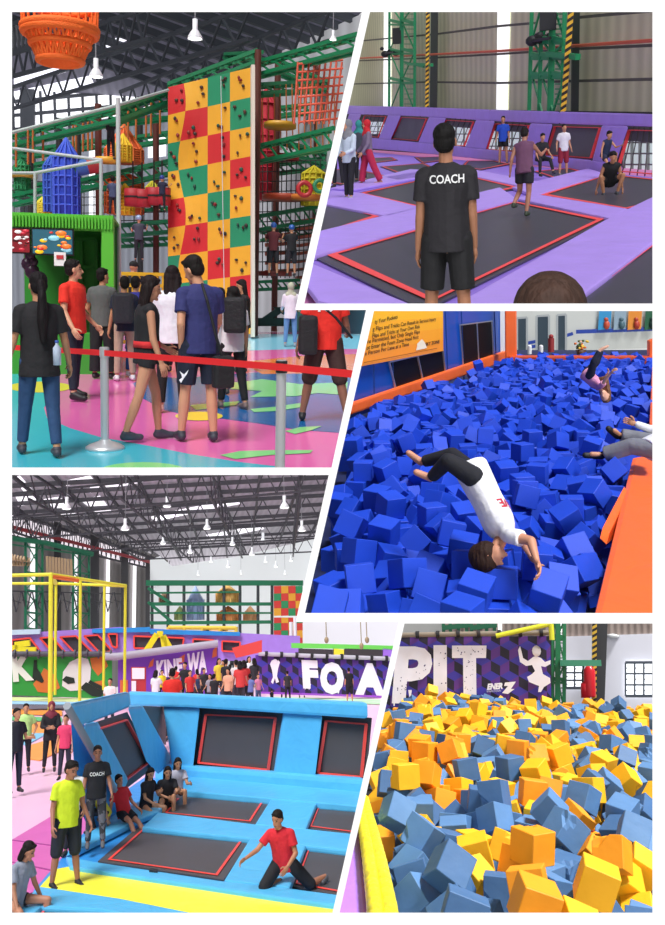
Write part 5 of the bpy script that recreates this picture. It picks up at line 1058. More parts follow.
for qi, q in enumerate(wins):
    cx_ = sum(p[0] for p in q)/4; cy_ = sum(p[1] for p in q)/4
    if qi in (1, 4):
        mb = MB(); mb.slab([S(x, y, -.02) for x, y in q], (0, .03, 0)); mk('wall_trampoline', mb, mat('#5b5d5c', .6, var=.3, scale=1), R, parent=ringw)
    else:      # see-through mesh: an upper closed band, the rest open to the windows behind
        t1 = [q[0], q[1], (q[1][0]+(q[2][0]-q[1][0])*.3, q[1][1]+(q[2][1]-q[1][1])*.3), (q[0][0]+(q[3][0]-q[0][0])*.3, q[0][1]+(q[3][1]-q[0][1])*.3)]
        mb = MB(); mb.slab([S(x, y, -.02) for x, y in t1], (0, .03, 0))
        for k_ in range(1, 6):
            f = k_/6; mb.bar(S(q[0][0]+(q[1][0]-q[0][0])*f, q[0][1]+(q[1][1]-q[0][1])*f), S(q[3][0]+(q[2][0]-q[3][0])*f, q[3][1]+(q[2][1]-q[3][1])*f), .03)
        mk('wall_trampoline', mb, mat('#4c4e4e', .6), R, parent=ringw)
    c = V((cx_, cy_, 0)); ins = [(cx_+(x-cx_)*.88, cy_+(y-cy_)*.86) for x, y in q]; mb = MB()
    for a, b in zip(ins, ins[1:]+ins[:1]): mb.bar(S(*a, .03), S(*b, .03), .11 if qi > 2 else .09, .02)
    mk('red_border', mb, RED, R, parent=ringw)

# the court: beds let into padded decks
ct = thing('trampoline_court', R, g(480, 230), 'grid of black trampoline beds bordered red between purple pads', 'trampoline')
def fq(q, z, t=.04, name='pad', m=None, bev=.03, parent=ct, lab=None):
    mb = MB(); mb.slab([g(x, y, z) for x, y in q], (0, 0, -t)); return mk(name, mb, m or pv, R, parent=parent, bevel=bev, label=lab)
fq([(340, 149.5), (500, 163.5), (664, 178), (664, 215), (664, 240), (600, 290), (520, 320), (345, 320), (300, 284), (305, 240), (318, 180)], .02, .03, 'deck', pdk, 0)
def bed(q, ins=.9, lw=.12, z=.05):
    cx_ = sum(p[0] for p in q)/len(q); cy_ = sum(p[1] for p in q)/len(q)
    b = fq(q, z, .02, 'bed', BED, 0)
    if b is None: return
    pts = [g(x, y, z+.012) for x, y in q]; c = sum(pts, V())/len(pts); pin = [c+(p-c)*ins for p in pts]; mb = MB()
    for i in range(len(pin)):
        a, b2 = pin[i], pin[(i+1) % len(pin)]; pn = c+(a-c)*(1-lw/ (a-c).length*1.4); pm = c+(b2-c)*(1-lw/(b2-c).length*1.4)
        mb.slab([a, b2, pm, pn], (0, 0, .006))
    mk('red_border', mb, RED, R, parent=ct)
bed([(314, 257), (517, 200), (612, 218), (425, 310)], .93)
bed([(353, 194), (455, 172), (524, 187), (420, 209)], .94)
bed([(536, 195), (608, 174), (668, 180), (668, 200), (627, 210)], .95)
bed([(292, 213), (328, 202), (384, 216), (318, 236)], .93)
bed([(545, 320), (668, 232), (690, 320)], .9)
bed([(327, 170), (352, 168), (398, 178), (352, 187), (326, 182)], .93)
bed([(380, 166.5), (424, 163), (438, 169), (400, 174)], .92)
bed([(467, 160.5), (494, 160.5), (512, 164), (480, 170), (460, 167)], .92)
bed([(533, 171), (570, 168), (588, 172), (556, 179)], .92)
bed([(365, 158), (392, 157), (398, 160), (372, 163)], .9); bed([(414, 157), (440, 156.5), (448, 160), (422, 163)], .9)
for q in [[(312, 256), (518, 199), (500, 187), (318, 231)], [(440, 312), (606, 219), (664, 191), (664, 234), (592, 288), (545, 322)], [(516, 198), (612, 218.5), (628, 208.5), (534, 193.5)],
          [(326, 204), (388, 216), (422, 207), (364, 193), (331, 190)], [(305, 260), (424, 309), (400, 325), (318, 300), (304, 282)], [(512, 187), (535, 195), (606, 173.5), (588, 168)], [(330, 188), (354, 189), (452, 171), (410, 169)],
          [(398, 180), (452, 171), (436, 168.5), (384, 177)], [(455, 172), (520, 186), (536, 181), (478, 170)]]: fq(q, .1, .08)

# people
stand(R, 448.5, 359, 226, 183, 'coach in a black tee and black three-quarter shorts seen from behind', h=1.5, tc='#211f24', bot='mid', bc='#151518', shoe='#222', hair='short', hc='#0e0c0c', skin='#b07a5c', wide=1.0, pose=dict(aR=(2, 4, 10), aL=(0, 5, 8), lR=(0, 4, 0), lL=(2, 4, 0), head=(4, -8, 3)))
COACH2 = (DONE, len(JOBS))
stand(R, 351, 201, 78, -38, 'woman in a grey headscarf, pale blue shirt and dark trousers', h=1.58, top='long', tc='#c3d2dc', bc='#15161c', hair='hijab', hc='#7f8186', shoe='#9a9aa0', pose=dict(aR=(14, 8, 30), aL=(16, 8, 60), lL=(10, 3, 4)))
stand(R, 369, 186, 66, -70, 'woman in a bright red headscarf, grey vest and crimson trousers', h=1.6, top='long', tc='#7c6f86', bc='#b42448', bot='loose', hair='hijab', hc='#c4202c', shoe='#b07a6a', pose=dict(aR=(14, 8, 30), aL=(10, 8, 30), lL=(-18, 3, 6), lR=(14, 3, 4)))
stand(R, 361, 183, 60, 170, 'person in a teal headscarf half hidden behind the red headscarf', h=1.58, top='long', tc='#3a3f4a', bc='#191a20', hair='hijab', hc='#2f8f8a')
stand(R, 339, 188, 64, -20, 'person in a yellow headscarf at the edge of the court', h=1.6, top='long', tc='#23252e', bc='#17181e', hair='hijab', hc='#d8c43a')
stand(R, 503, 165, 47, -10, 'man in a bright blue tee and black shorts standing on a pad', h=1.72, tc='#2450c0', bot='shorts', bc='#15151a', shoe='#4a4c52', pose=dict(lL=(4, 5, 0), aR=(6, 8, 30)), vox=.022)
stand(R, 563, 176, 50, 20, 'boy in a white tee with black sleeves and dark red shorts', h=1.6, tc='#dcdce0', bot='knee', bc='#8c1f34', shoe='#7a7a7e', pose=dict(aR=(-6, 16, 40), aL=(4, 8, 20)), vox=.022)
f_ = g(524, 219); person(R, f_, 1.6, 160, 'person in a purple tank top and dark shorts leaping on one foot', top='tank', tc='#6c4560', bot='shorts', bc='#1d1c24', shoe='#33402f', skin='#a8745c', lift=.06, vox=.02,
       pose=dict(tor=(14, 6, 0), aL=(-20, 12, 30), aR=(50, 20, 70), lL=(12, 4, 70), lR=(-6, 2, 20), head=(16, 0, 0)))
f_ = g(540, 176, .1); person(R, f_, 1.55, 20, z=.1, label='person in black sitting on the pads behind the leaping one', tc='#1b1b20', bot='long', bc='#16161c', pose=dict(tor=(14, 0, 0), lL=(85, 10, 60), lR=(80, 12, 70), aL=(30, 10, 40), aR=(30, 10, 40), lowz=None), vox=.025)
f_ = g(604, 177, .1); person(R, f_, 1.35, 35, z=.1, label='child in a navy vest sitting with bent knees by the padded wall', top='tank', tc='#1e2a4a', bot='shorts', bc='#1d2440', pose=dict(tor=(16, 0, 0), lL=(95, 6, 100), lR=(50, 10, 60), aL=(60, 6, 60), aR=(20, 20, 20)), vox=.02)
f_ = g(608, 196); person(R, f_, 1.65, 5, 'man in a black tank top crouching low with a hand on the bed', top='tank', tc='#141418', bot='shorts', bc='#17171c', shoe='#3c3f45', skin='#b5805f', vox=.016,
       pose=dict(tor=(38, 0, 0), lL=(112, 22, 130), lR=(108, 22, 130), aL=(24, 12, 10), aR=(30, 16, 10), head=(-16, 0, 0)))
hp_ = at(550, 300, 2.4); person(R, (hp_.x, hp_.y, 0), 1.31, 178, 'brown-haired child whose head top fills the lower edge of the court view', tc='#5b4a48', hair='fluffy', hc='#2e1c14', vox=.009, bot='shorts', pose=dict(hairk=1.38))
# ============================================================= blue foam pit (middle right)
R = P3; g, at, on = R.g, R.at, R.on
OR = vinyl('#ff6f2c', 2.0, .4); BLW = '#0f4aa8'
def foam(data, R, mats, name, labels, group, colorf, skip, stuff_name, seed, n_top=300, nick=False, rest=''):
    n = len(data)//6; rr = random.Random(seed)
    var = []
    for k_ in range(3):
        bm = bmesh.new(); bmesh.ops.create_cube(bm, size=.198); bmesh.ops.bevel(bm, geom=bm.edges[:], offset=.004, segments=1, affect='EDGES')
        if nick and k_:
            bmesh.ops.subdivide_edges(bm, edges=[e for e in bm.edges if e.calc_length() > .1], cuts=4, use_grid_fill=True)
            for v_ in bm.verts:
                q = v_.co-V((.1, .1*(1 if k_ == 1 else -1), .06)); d = q.length
                if d < .055: v_.co *= .86
        var.append(bm)
    meshes = {}
    for ci, m in enumerate(mats):
        for k_, bm in enumerate(var):
            me = bpy.data.meshes.new(name); bm.to_mesh(me); me.materials.append(m); meshes[(ci, k_)] = me
    st = [[] for _ in mats]; cnt = 0
    for i in range(n):
        x, y, z, b, c, d = data[i*6:i*6+6]; p = V((x, y, z))*.005; q = Quaternion((math.sqrt(max(0, 127*127-b*b-c*c-d*d)), b, c, d)); q.normalize()
        if skip(p): continue
        ci = colorf(i, p, rr); k_ = rr.choice((0, 0, 1, 2)); Lm = Matrix.Translation(p)@q.to_matrix().to_4x4()
        px, py = R.pix(p)
        if cnt < n_top:
            bm = var[k_].copy(); nf = len(bm.faces); R.clip(bm, Lm); me = meshes[(ci, k_)]
            if len(bm.faces) == 0: bm.free(); continue
            edge = len(bm.faces) != nf or len(bm.verts) != len(var[k_].verts)
            if edge: me = bpy.data.meshes.new(name); bm.to_mesh(me); me.materials.append(mats[ci])
            bm.free()
            o = bpy.data.objects.new(name, me); R.col.objects.link(o); o.matrix_basis = R.M@Lm; cnt += 1
            setp(o, labels[ci], name.replace('_', ' '), group[ci])
        else: st[ci].append(Lm)
    mb = MB(); bm = var[0]
    for ci, L_ in enumerate(st):
        for Lm in L_: mb.add([Lm@v_.co for v_ in bm.verts], [tuple(v_.index for v_ in f.verts) for f in bm.faces], ci)
    if mb.v: mk(stuff_name, mb, list(mats), R, kind='stuff', label=rest, cat='foam')
skipP3 = []
FB = mat('#0a42c4', .62, var=.12, scale=6, bump=.12)
# floor under the cubes and beyond the pit
mb = MB(); mb.slab([g(285, 640, -.62), g(664, 640, -.62), g(664, 350, -.62), g(500, 350, -.62), g(335, 400, -.62)], (0, 0, -.05)); mk('floor', mb, mat('#0c1a4a', .8), R, kind='structure', label='dark pit bottom under the foam')
ka, kb = g(345, 409), g(516, 352)
S = lambda x, y, o=0: on(x, y, ka, kb, o)
mb = MB(); poly2d(mb, [S(x, y, -.15) for x, y in [(335, 305), (500, 305), (500.5, 362), (335, 425)]]); mb2 = mb
mk('wall_left', mb, mat(BLW, .35, var=.08, scale=1), R, kind='structure', label='royal blue side wall')
mb = MB()
for x in (372, 391, 445, 461, 494): mb.bar(S(x, 306, -.1), S(x+3, 420 if x < 400 else 380, -.1), .03, .02)
mk('trim_wall_joints', mb, mat('#173f86', .4), R, kind='structure', label='panel joints of the blue wall')
mb = MB(); mb.slab([S(500.5, 305, -.12), S(506, 305, -.12), S(506, 355, -.12), S(500.5, 358, -.12)], (.2, .2, 0)); mk('trim_corner', mb, mat('#c9ced2', .6), R, kind='structure', label='pale strip at the wall corner')
# glazed openings in the blue wall
def glaz(q, mids, name, lab):
    mb = MB(); mb.slab([S(x, y, -.1) for x, y in q], (0, .02, 0)); w = mk(name, mb, mat('#07090e', .6, spec=.15), R, kind='structure', label=lab)
    mb = MB(); fr_ = [(q[i], q[(i+1) % 4]) for i in range(4)]+mids
    for a, b in fr_: mb.bar(S(*a, -.06), S(*b, -.06), .035, .03)
    mk('trim_window_frame', mb, mat('#a9b4be', .3, metal=.7), R, kind='structure', label='slim silver frame of the dark opening')
glaz([(389, 362), (443, 350), (446, 378), (397, 394)], [((417.5, 356), (424, 385))], 'window_1', 'dark double window under the yellow sign')
glaz([(460, 325), (492, 321), (493.5, 361), (463.5, 367)], [((477, 322), (479, 363))], 'window_2', 'dark double glass door in the blue wall')
# rules sign
sg = thing('rules_sign', R, S(400, 365, -.05), 'large yellow-orange rules sign with black lines of text', 'sign')
q = [(352, 305), (440.5, 305), (443.5, 351), (356, 366)]
a, b, c = S(345, 366.5, -.03), S(443, 351, -.03), S(345, 300, -.03)
mb = MB()
for i in range(8):      # printed orange-to-yellow bands
    f0, f1 = i/8, (i+1)/8; dn = S(356, 368, -.03), S(443.2, 350.5, -.03); L0 = S(352, 368, -.03); R0 = S(443.3, 350.8, -.03); hz = 2.1
    lo = [L0+V((0, 0, hz*f0)), R0+V((0, 0, hz*f0)), R0+V((0, 0, hz*f1)), L0+V((0, 0, hz*f1))]; mb.slab(lo, (0, .03, 0), m=i)
pal = ['#ff9c10', '#ffa812', '#ffb416', '#ffc01c', '#ffcc22', '#ffd628', '#ffd028', '#ffc822']
mk('board', mb, [mat(c_, .35) for c_ in pal], R, parent=sg)
mb = MB(); ink = mat('#22200f', .6)
lines = [('ty Your Pockets', (374.8, 323.8), (397.5, 318.5), 4.4), ('g Flips and Tricks Can Result in Serious Injury', (372.8, 331), (436, 320.5), 4.4), ('Flips and Tricks at Your Own Risk', (372.5, 337.8), (420, 328), 4.4),
         ('re Permitted, but Only Single Flips', (367.5, 343.5), (419.8, 333.2), 4.4), ('ot Enter the Foam Zone Head First', (366.5, 349.8), (418.5, 338.5), 4.4), ('e Person Per Lane at a Time', (365, 355.5), (409, 345.6), 4.4)]
for s_, p_, q_, h_ in lines:
    A, B = S(*p_, -.02), S(*q_, -.02); C = S(p_[0]+.2, p_[1]-h_, -.02); text_on(mb, s_, A, B, C, bold=.006)
A, B = S(425.5, 346.0, -.02), S(439.5, 343, -.02); text_on(mb, 'SKY ZONE', A, B, S(425.6, 342.6, -.02), bold=.02)
mk('lettering', mb, ink, R, parent=sg)
mb = MB(); mb.slab([S(x, y, -.015) for x, y in [(364, 363), (437, 348.6), (437, 347.9), (364, 362.2)]], (0, .003, 0)); mk('rule_line', mb, mat('#a85a1a'), R, parent=sg)
mb = MB(); mb.face([S(x, y, -.018) for x, y in [(416, 350.5), (418, 343), (422, 339), (425, 343), (427, 348)]])
for p_ in ((418.5, 344.5), (422.5, 342)): mb.face([S(p_[0]+1.6*math.cos(t), p_[1]+1.9*math.sin(t), -.016) for t in [i*math.pi/4 for i in range(8)]])
mk('emblem', mb, mat('#f4ead0', .6), R, parent=sg)
# kerbs
def padbox(q, z, t, name, label, bev=.05, m=None, up=None):
    mb = MB(); mb.slab([g(x, y, z) if not isinstance(x, V) else x for x, y in q], (0, 0, -t)); return mk(name, mb, m or OR, R, bevel=bev, label=label, cat='padding')
mb = MB(); mb.slab([S(338, 408), S(516, 347.5), S(517, 357.5), S(334, 421)], (-.06, .22, 0)); mk('kerb_pad', mb, OR, R, bevel=.04, label='orange kerb pad running along the blue wall', cat='padding')
fy_ = 25.4; Fp = lambda x, y, d=0: at(x, y, fy_+d)
mb = MB(); mb.slab([Fp(509, 356.5), Fp(658, 356.5), Fp(658, 364.5), Fp(509, 364)], (0, .5, 0)); mk('kerb_pad', mb, vinyl('#c9502a', 2, .4), R, bevel=.04, label='darker orange kerb pad across the far end of the pit', cat='padding')
mb = MB(); mb.slab([Fp(505, 300, .2), Fp(516.5, 300, .2), Fp(517, 366, .2), Fp(505.5, 366, .2)], (0, .4, 0)); mk('padded_post', mb, OR, R, bevel=.03, label='tall orange padded post where blue wall meets pale wall', cat='post')
mb = MB(); mb.slab([Fp(649.5, 341, .1), Fp(658, 338, .1), Fp(658, 366, .1), Fp(649.5, 366, .1)], (0, .4, 0)); mk('padded_post', mb, OR, R, bevel=.03, label='orange padded post at the far corner of the pit', cat='post')
mb = MB(); mb.slab([g(649, 425, .12), g(668, 425, .12), g(668, 366, .12), g(652, 366, .12)], (0, 0, -.5)); mk('kerb_pad', mb, OR, R, bevel=.04, label='orange pad along the far side edge behind the lying person', cat='padding')
mb = MB(); mb.slab([g(590, 625, .12), g(632, 457, .12), g(668, 452, .12), g(668, 625, .12)], (0, 0, -.55)); mk('ledge_pad', mb, OR, R, bevel=.05, label='wide orange padded ledge beside the foam pit', cat='padding')
mb = MB(); mb.slab([g(600, 538, .1), g(603, 527, .16), g(624, 487, .14), g(625, 496, 0), g(611, 530, -.05)], (.05, 0, -.05)); mk('flap', mb, OR, R, label='loose orange flap hanging off the ledge into the pit', cat='padding')
# far hall
YB = 40.0; B_ = lambda x, y, d=0: at(x, y, YB+d)
mb = MB(); mb.slab([B_(500, 300), B_(666, 300), B_(666, 348), B_(500, 352)], (0, .1, 0)); mk('wall_back', mb, mat('#c4c6c2', .8, var=.04, scale=2), R, kind='structure', label='pale block wall of the far hall')
mb = MB(); fz = B_(580, 350).z; mb.slab([V((-6, 26, fz)), V((18, 26, fz)), V((18, YB, fz)), V((-6, YB, fz))], (0, 0, -.05)); mk('floor', mb, mat('#8d918f', .6), R, kind='structure', label='grey floor beyond the pit')
for i, (x0, x1, y0, y1) in enumerate([(517, 527, 318, 356), (536.5, 549, 316, 352), (557, 566, 315, 350)]):
    mb = MB(); mb.slab([B_(x, y, -.05) for x, y in [(x0, y0), (x1, y0-.6), (x1, y1), (x0, y1)]], (0, .04, 0), m=0); w = .09
    for a, b in (((x0, y0), (x0, y1)), ((x1, y0-.6), (x1, y1)), ((x0, y0), (x1, y0-.6))): mb.bar(B_(*a, -.1), B_(*b, -.1), w, m=1)
    mk('door_%d' % (i+1), mb, [mat('#3f4c55', .2), mat('#a3a8aa', .4)], R, kind='structure', label='dark glass door in the pale wall')
mb = MB()
for l in [((528, 343), (536, 341.5)), ((528, 347.5), (536, 346)), ((566.5, 335.5), (573, 333.5)), ((576, 331.8), (664, 328.5))]: mb.bar(B_(*l[0], -.08), B_(*l[1], -.08), .02, .17 if l[0][0] > 570 else .14)
mk('trim_blue_band', mb, mat('#1f3f9a', .5), R, kind='structure', label='painted blue band on the pale wall')
for (x0, x1), c1, c2, lb in [((598.5, 611), '#2f8fc4', '#b8482e', 'blue poster with a red figure'), ((614, 626), '#8ea4b4', '#42606c', 'grey-blue poster with dark figures'), ((628, 641.5), '#e08a2c', '#a8341f', 'orange poster with a dark red figure'), ((645, 656), '#175c3c', '#0f2f2a', 'dark green poster at the end of the row')]:
    mb = MB(); mb.slab([B_(x, y, -.12) for x, y in [(x0+1, 306), (x1+1, 306), (x1-.5, 329), (x0-.5, 330)]], (0, .03, 0), m=0)
    xc = (x0+x1)/2+1; mb.lathe(B_(xc+1, 325, -.15), [(0, 0), (.13, 0), (.13, .01), (0, .01)], n=10, m=1, rot=Matrix.Rotation(math.pi/2, 3, 'X')@Matrix.Diagonal((1, 1.5, 1))); mb.lathe(B_(xc+.5, 319.5, -.15), [(0, 0), (.09, 0), (.09, .01), (0, .01)], n=10, m=1, rot=Matrix.Rotation(math.pi/2, 3, 'X'))
    mk('poster', mb, [mat(c1, .5), mat(c2, .5)], R, label=lb+' high on the pale wall', cat='poster')
c = at(581, 356, 30); T = thing('potted_flowers', R, c, 'pot of orange and yellow flowers beyond the far kerb', 'plant')
mb = MB(); mb.lathe(c, [(0, 0), (.12, 0), (.16, .2), (0, .2)], n=12); mk('pot', mb, mat('#5a3a26'), R, parent=T)
mb = MB()
for i in range(26): t = random.uniform(0, 6.28); r_ = random.uniform(0, .24); h_ = random.uniform(.22, .5); mb.ell(c+V((r_*math.cos(t), r_*math.sin(t), h_)), (.05, .05, .04), seg=6, m=i % 4)
mk('blossoms', mb, [mat('#d86a2a'), mat('#e0b83a'), mat('#4c6a2e'), mat('#c8b8a0')], R, parent=T)
mb = MB(); c = at(551, 352, 30); mb.tube(c, c+V((0, 0, .45)), .1, n=12, m=0); mb.ell(c+V((0, 0, .5)), (.08, .08, .08), m=0); mk('red_bollard', mb, mat('#8e2424'), R, label='small dark red bollard by the glass doors', cat='bollard')
for x, lb in ((541, 'white bollard before the middle glass door'), (529.5, 'white bollard before the first glass door')):
    mb = MB(); c = at(x, 354, 30); mb.tube(c, c+V((0, 0, .25)), .07, n=12); mb.ell(c+V((0, 0, .25)), (.07, .07, .05)); mk('white_bollard', mb, mat('#dfe2e4'), R, label=lb, cat='bollard')

# --- flipping boy: joints given where they are
def jroot(R, pts, base):
    return {k_: R.at(*v_)-base for k_, v_ in pts.items()}
def basis(fwd, up):
    up = up.normalized(); y = -(fwd-fwd.dot(up)*up).normalized(); x = y.cross(up); return Matrix((x, y, up)).transposed()
D0 = 5.9
pts = dict(P=(476, 478, 6.2), N=(506, 537, 5.95), H=(490, 556, 5.85), SR=(500, 531, 6.1), SL=(512, 536, 5.8), ER=(519, 536, 6.2), EL=(531, 541, 5.7), WR=(528, 552, 6.2), WL=(536.5, 560, 5.6),
           hR=(470, 472, 6.3), hL=(474, 477, 6.1), KR=(452, 455, 6.5), KL=(448, 461, 6.15), AR=(421, 462, 6.6), AL=(431, 478, 6.35))
base = at(486, 575, 5.9); base.z = 0
J = jroot(R, pts, base)
up = (J['N']-J['P']).normalized(); J['B'] = J['P'].lerp(J['N'], .3); J['C'] = J['P'].lerp(J['N'], .65)
T = basis(V((.9, -.5, 0)), up); J['T'] = J['TT'] = T
hu = (V((-.62, .1, -.75))).normalized(); J['HR'] = basis(V((.92, -.35, -.1)), hu)
J['FR'] = basis(V((.3, -1, 0)), (J['ER']-J['WR'])); J['FL'] = basis(V((.3, -1, 0)), (J['EL']-J['WL']))
J['DR'] = V((-.75, 0, .55)).normalized(); J['DL'] = V((-.85, -.1, .35)).normalized()
boy = person(R, base, 1.5, 0, 'boy in a white tee and black trousers flipping head-down into the foam', joints=J, tc='#e9e9ec', top='tee', sleeve=.5, bc='#15171f', shoe=None, pose=dict(hairk=1.28), hair='fluffy', hc='#2c1a12', skin='#c98e70', vox=.0085)
bJ = boy[1]
# girl further back
pts = dict(P=(588, 376, 13.7), N=(600, 387, 13.6), H=(605, 396, 13.5), SR=(598, 388, 13.8), SL=(602, 385, 13.4), ER=(603, 381, 13.9), EL=(606, 379, 13.3), WR=(606, 376, 13.9), WL=(611, 373, 13.2),
           hR=(586, 373, 13.8), hL=(590, 376, 13.6), KR=(597, 362, 13.8), KL=(594, 361, 13.5), AR=(602, 349, 13.8), AL=(600, 350, 13.5))
base2 = at(602, 405, 13.6); base2.z = 0
J2 = jroot(R, pts, base2); up = (J2['N']-J2['P']).normalized(); J2['B'] = J2['P'].lerp(J2['N'], .3); J2['C'] = J2['P'].lerp(J2['N'], .65)
J2['T'] = J2['TT'] = basis(V((-.6, -.6, 0)), up); J2['HR'] = basis(V((-.5, -.8, .2)), V((.3, 0, -1)))
J2['FR'] = basis(V((.3, -1, 0)), (J2['ER']-J2['WR'])); J2['FL'] = basis(V((.3, -1, 0)), (J2['EL']-J2['WL'])); J2['DR'] = J2['DL'] = V((.8, 0, .4)).normalized()
girl = person(R, base2, 1.25, 0, 'girl in a pink top and dark trousers diving head first far back in the pit', joints=J2, tc='#cf8fae', sleeve=.4, bc='#131a30', shoe=None, hair='long', hc='#6b4a34', skin='#d4a184', vox=.014)
# person lying at the side
pts = dict(P=(655, 446, 9.6), N=(672, 436, 9.7), H=(682, 430, 9.7), SR=(670, 432, 9.9), SL=(674, 440, 9.5), ER=(652, 430, 9.9), EL=(690, 445, 9.4), WR=(636, 424, 9.9), WL=(700, 445, 9.4),
           hR=(652, 443, 9.8), hL=(656, 450, 9.5), KR=(632, 438, 9.9), KL=(632, 446, 9.6), AR=(620, 436, 9.9), AL=(603, 455, 9.7))
base3 = at(650, 455, 9.6); base3.z = 0
J3 = jroot(R, pts, base3); up = (J3['N']-J3['P']).normalized(); J3['B'] = J3['P'].lerp(J3['N'], .3); J3['C'] = J3['P'].lerp(J3['N'], .65)
J3['T'] = J3['TT'] = basis(V((0, -.3, 1)), up); J3['HR'] = basis(V((0, 0, 1)), up)
J3['FR'] = basis(V((0, 0, 1)), (J3['ER']-J3['WR'])); J3['FL'] = basis(V((0, 0, 1)), (J3['EL']-J3['WL'])); J3['DR'] = V((-.5, -.5, .5)).normalized(); J3['DL'] = V((-.9, -.2, .1)).normalized()
person(R, base3, 1.65, 0, 'person in grey trousers and white sleeves sprawled on the foam at the side', joints=J3, top='long', sleeve=1.95, tc='#d9dade', bc='#74777e', bot='loose', shoe='#101014', hair='short', vox=.012)
def capsules(J, b): return [(J[x]+b, J[y]+b, r_) for x, y, r_ in (('P', 'N', .2), ('N', 'H', .2), ('ER', 'WR', .12), ('EL', 'WL', .12), ('SL', 'EL', .12), ('SR', 'ER', .12), ('hR', 'KR', .18), ('hL', 'KL', .18), ('KR', 'AR', .14), ('KL', 'AL', .14))]
caps = capsules(J, base)+capsules(J2, base2)+capsules(J3, base3)
def skip3(p):
    for a, b, r_ in caps:
        d = b-a; t = max(0, min(1, (p-a).dot(d)/max(d.dot(d), 1e-6))); 
        if (p-(a+d*t)).length < r_: return True
        q0, q1, pp = V(R.pix(a)), V(R.pix(b)), V(R.pix(p)); dd = q1-q0; t = max(0, min(1, (pp-q0).dot(dd)/max(dd.dot(dd), 1e-6)))
        if r_ > .11 and p.y < a.y+.1 and (pp-(q0+dd*t)).length < R.k(p)*.13: return True
    return False
foam(DATA3, R, [FB], 'foam_cube', ['royal blue foam cube lying loose in the blue pit'], ['blue foam cubes in the pit'], lambda i, p, rr: 0, skip3, 'foam_cubes', 3, rest='smaller royal blue foam cubes heaped towards the far end of the pit')
# ============================================================= blue trampoline arena (lower left)
R = P4; g, at, on = R.g, R.at, R.on
BL = vinyl('#55b4e4', 2.2, .5); BL2 = vinyl('#2f8fd8', 2.2, .5); YE = vinyl('#f6ee3c', 2.0, .25); BED4 = mat('#4a4647', .55, var=.12, scale=1.5); RD4 = mat('#f04a40', .5)
mb = MB(); poly2d(mb, [g(x, y, -.08) for x, y in [(8, 700), (296, 685), (404, 690), (330, 918), (8, 918)]]); mb.add(mb.v[:0], [])
mk('floor', mb, mat('#ecc0dc', .35, var=.04, scale=.6), R, kind='structure', label='pale pink hall floor')
mb = MB(); poly2d(mb, [g(x, y, -.05) for x, y in [(8, 842), (50, 817), (80, 800), (112, 790), (112, 870), (40, 890), (8, 900)]]); mk('floor_mat', mb, vinyl('#d765b0', 1.5, .2), R, label='deeper pink floor mat beside the blue arena', cat='mat')
mb = MB()
for a, b in (((12, 840), (100, 852)), ((12, 862), (60, 872))): mb.bar(g(*a, -.045), g(*b, -.045), .04, .01)
mk('mat_seam', mb, mat('#a04488'), R, label='dark seams between the pink mats', cat='seam')
# roof
ZR = 12.5
mb = MB(); poly2d(mb, [g(x, y, ZR) for x, y in [(8, 470), (332, 470), (327, 500), (318, 540), (300, 548), (240, 556), (172, 567), (160, 560), (8, 520)]]); mk('ceiling', mb, mat('#b4aeb8', .6, 'corrugated', scale=.7), R, kind='structure', label='grey sheet roof of the hall', block=False)
dk4 = mat('#2d2b33', .6)
mb = MB()
for i in range(9):
    y = 478+i*9.0; a, b = g(8, y+8, ZR-.2), g(330, y-10, ZR-.2); mb.bar(a, b, .2, .25)
for i in range(17):
    x = -160+i*42; a, b = g(x, 472, ZR-.25), g(x*.55+150*.45+40, 560, ZR-.25); mb.bar(a, b, .15, .2)
mk('trim_roof_purlins', mb, dk4, R, kind='structure', label='dark purlins of the hall roof', block=False)
mb = MB()
def tr4(x0, y0, x1, y1, zt=12, zb=10.6, n=16, w=.12):
    a, b = g(x0, y0, zt), g(x1, y1, zt); c, d = V((a.x, a.y, zb)), V((b.x, b.y, zb)); mb.bar(a, b, w); mb.bar(c, d, w)
    for i in range(n): p = a.lerp(b, i/n); q = c.lerp(d, (i+.5)/n); r = a.lerp(b, (i+1)/n); mb.bar(p, q, w*.5); mb.bar(q, r, w*.5)
for a in [(8, 494, 332, 462), (8, 520, 328, 494), (8, 538, 326, 520), (60, 548, 322, 536), (30, 472, 165, 560), (120, 470, 200, 556), (210, 470, 246, 552), (300, 470, 292, 548), (-60, 480, 140, 562)]: tr4(*a)
mk('trim_roof_truss', mb, dk4, R, kind='structure', label='dark lattice trusses under the hall roof', block=False)
for i, q in enumerate([[(205, 505), (238, 499), (240, 504), (160, 520), (160, 514)], [(206, 535), (262, 525), (264, 529), (210, 540)], [(90, 487), (150, 476), (158, 479), (90, 493)], [(14, 478), (20, 476), (34, 492), (26, 495)], [(14, 493), (28, 492), (40, 503), (20, 506)], [(150, 517), (180, 510), (182, 515), (156, 522)],
                       [(60, 482), (90, 476), (94, 480), (66, 486)], [(80, 500), (100, 496), (112, 512), (98, 514)], [(40, 500), (60, 497), (76, 514), (60, 515)]]):
    mb = MB(); mb.slab([g(x, y, ZR-.02) for x, y in q], (0, 0, .03)); mk('window_roof_%d' % (i+1), mb, mat('#f6f2fa', .4, emit=1.0), R, kind='structure', label='bright roof light panel', block=False)
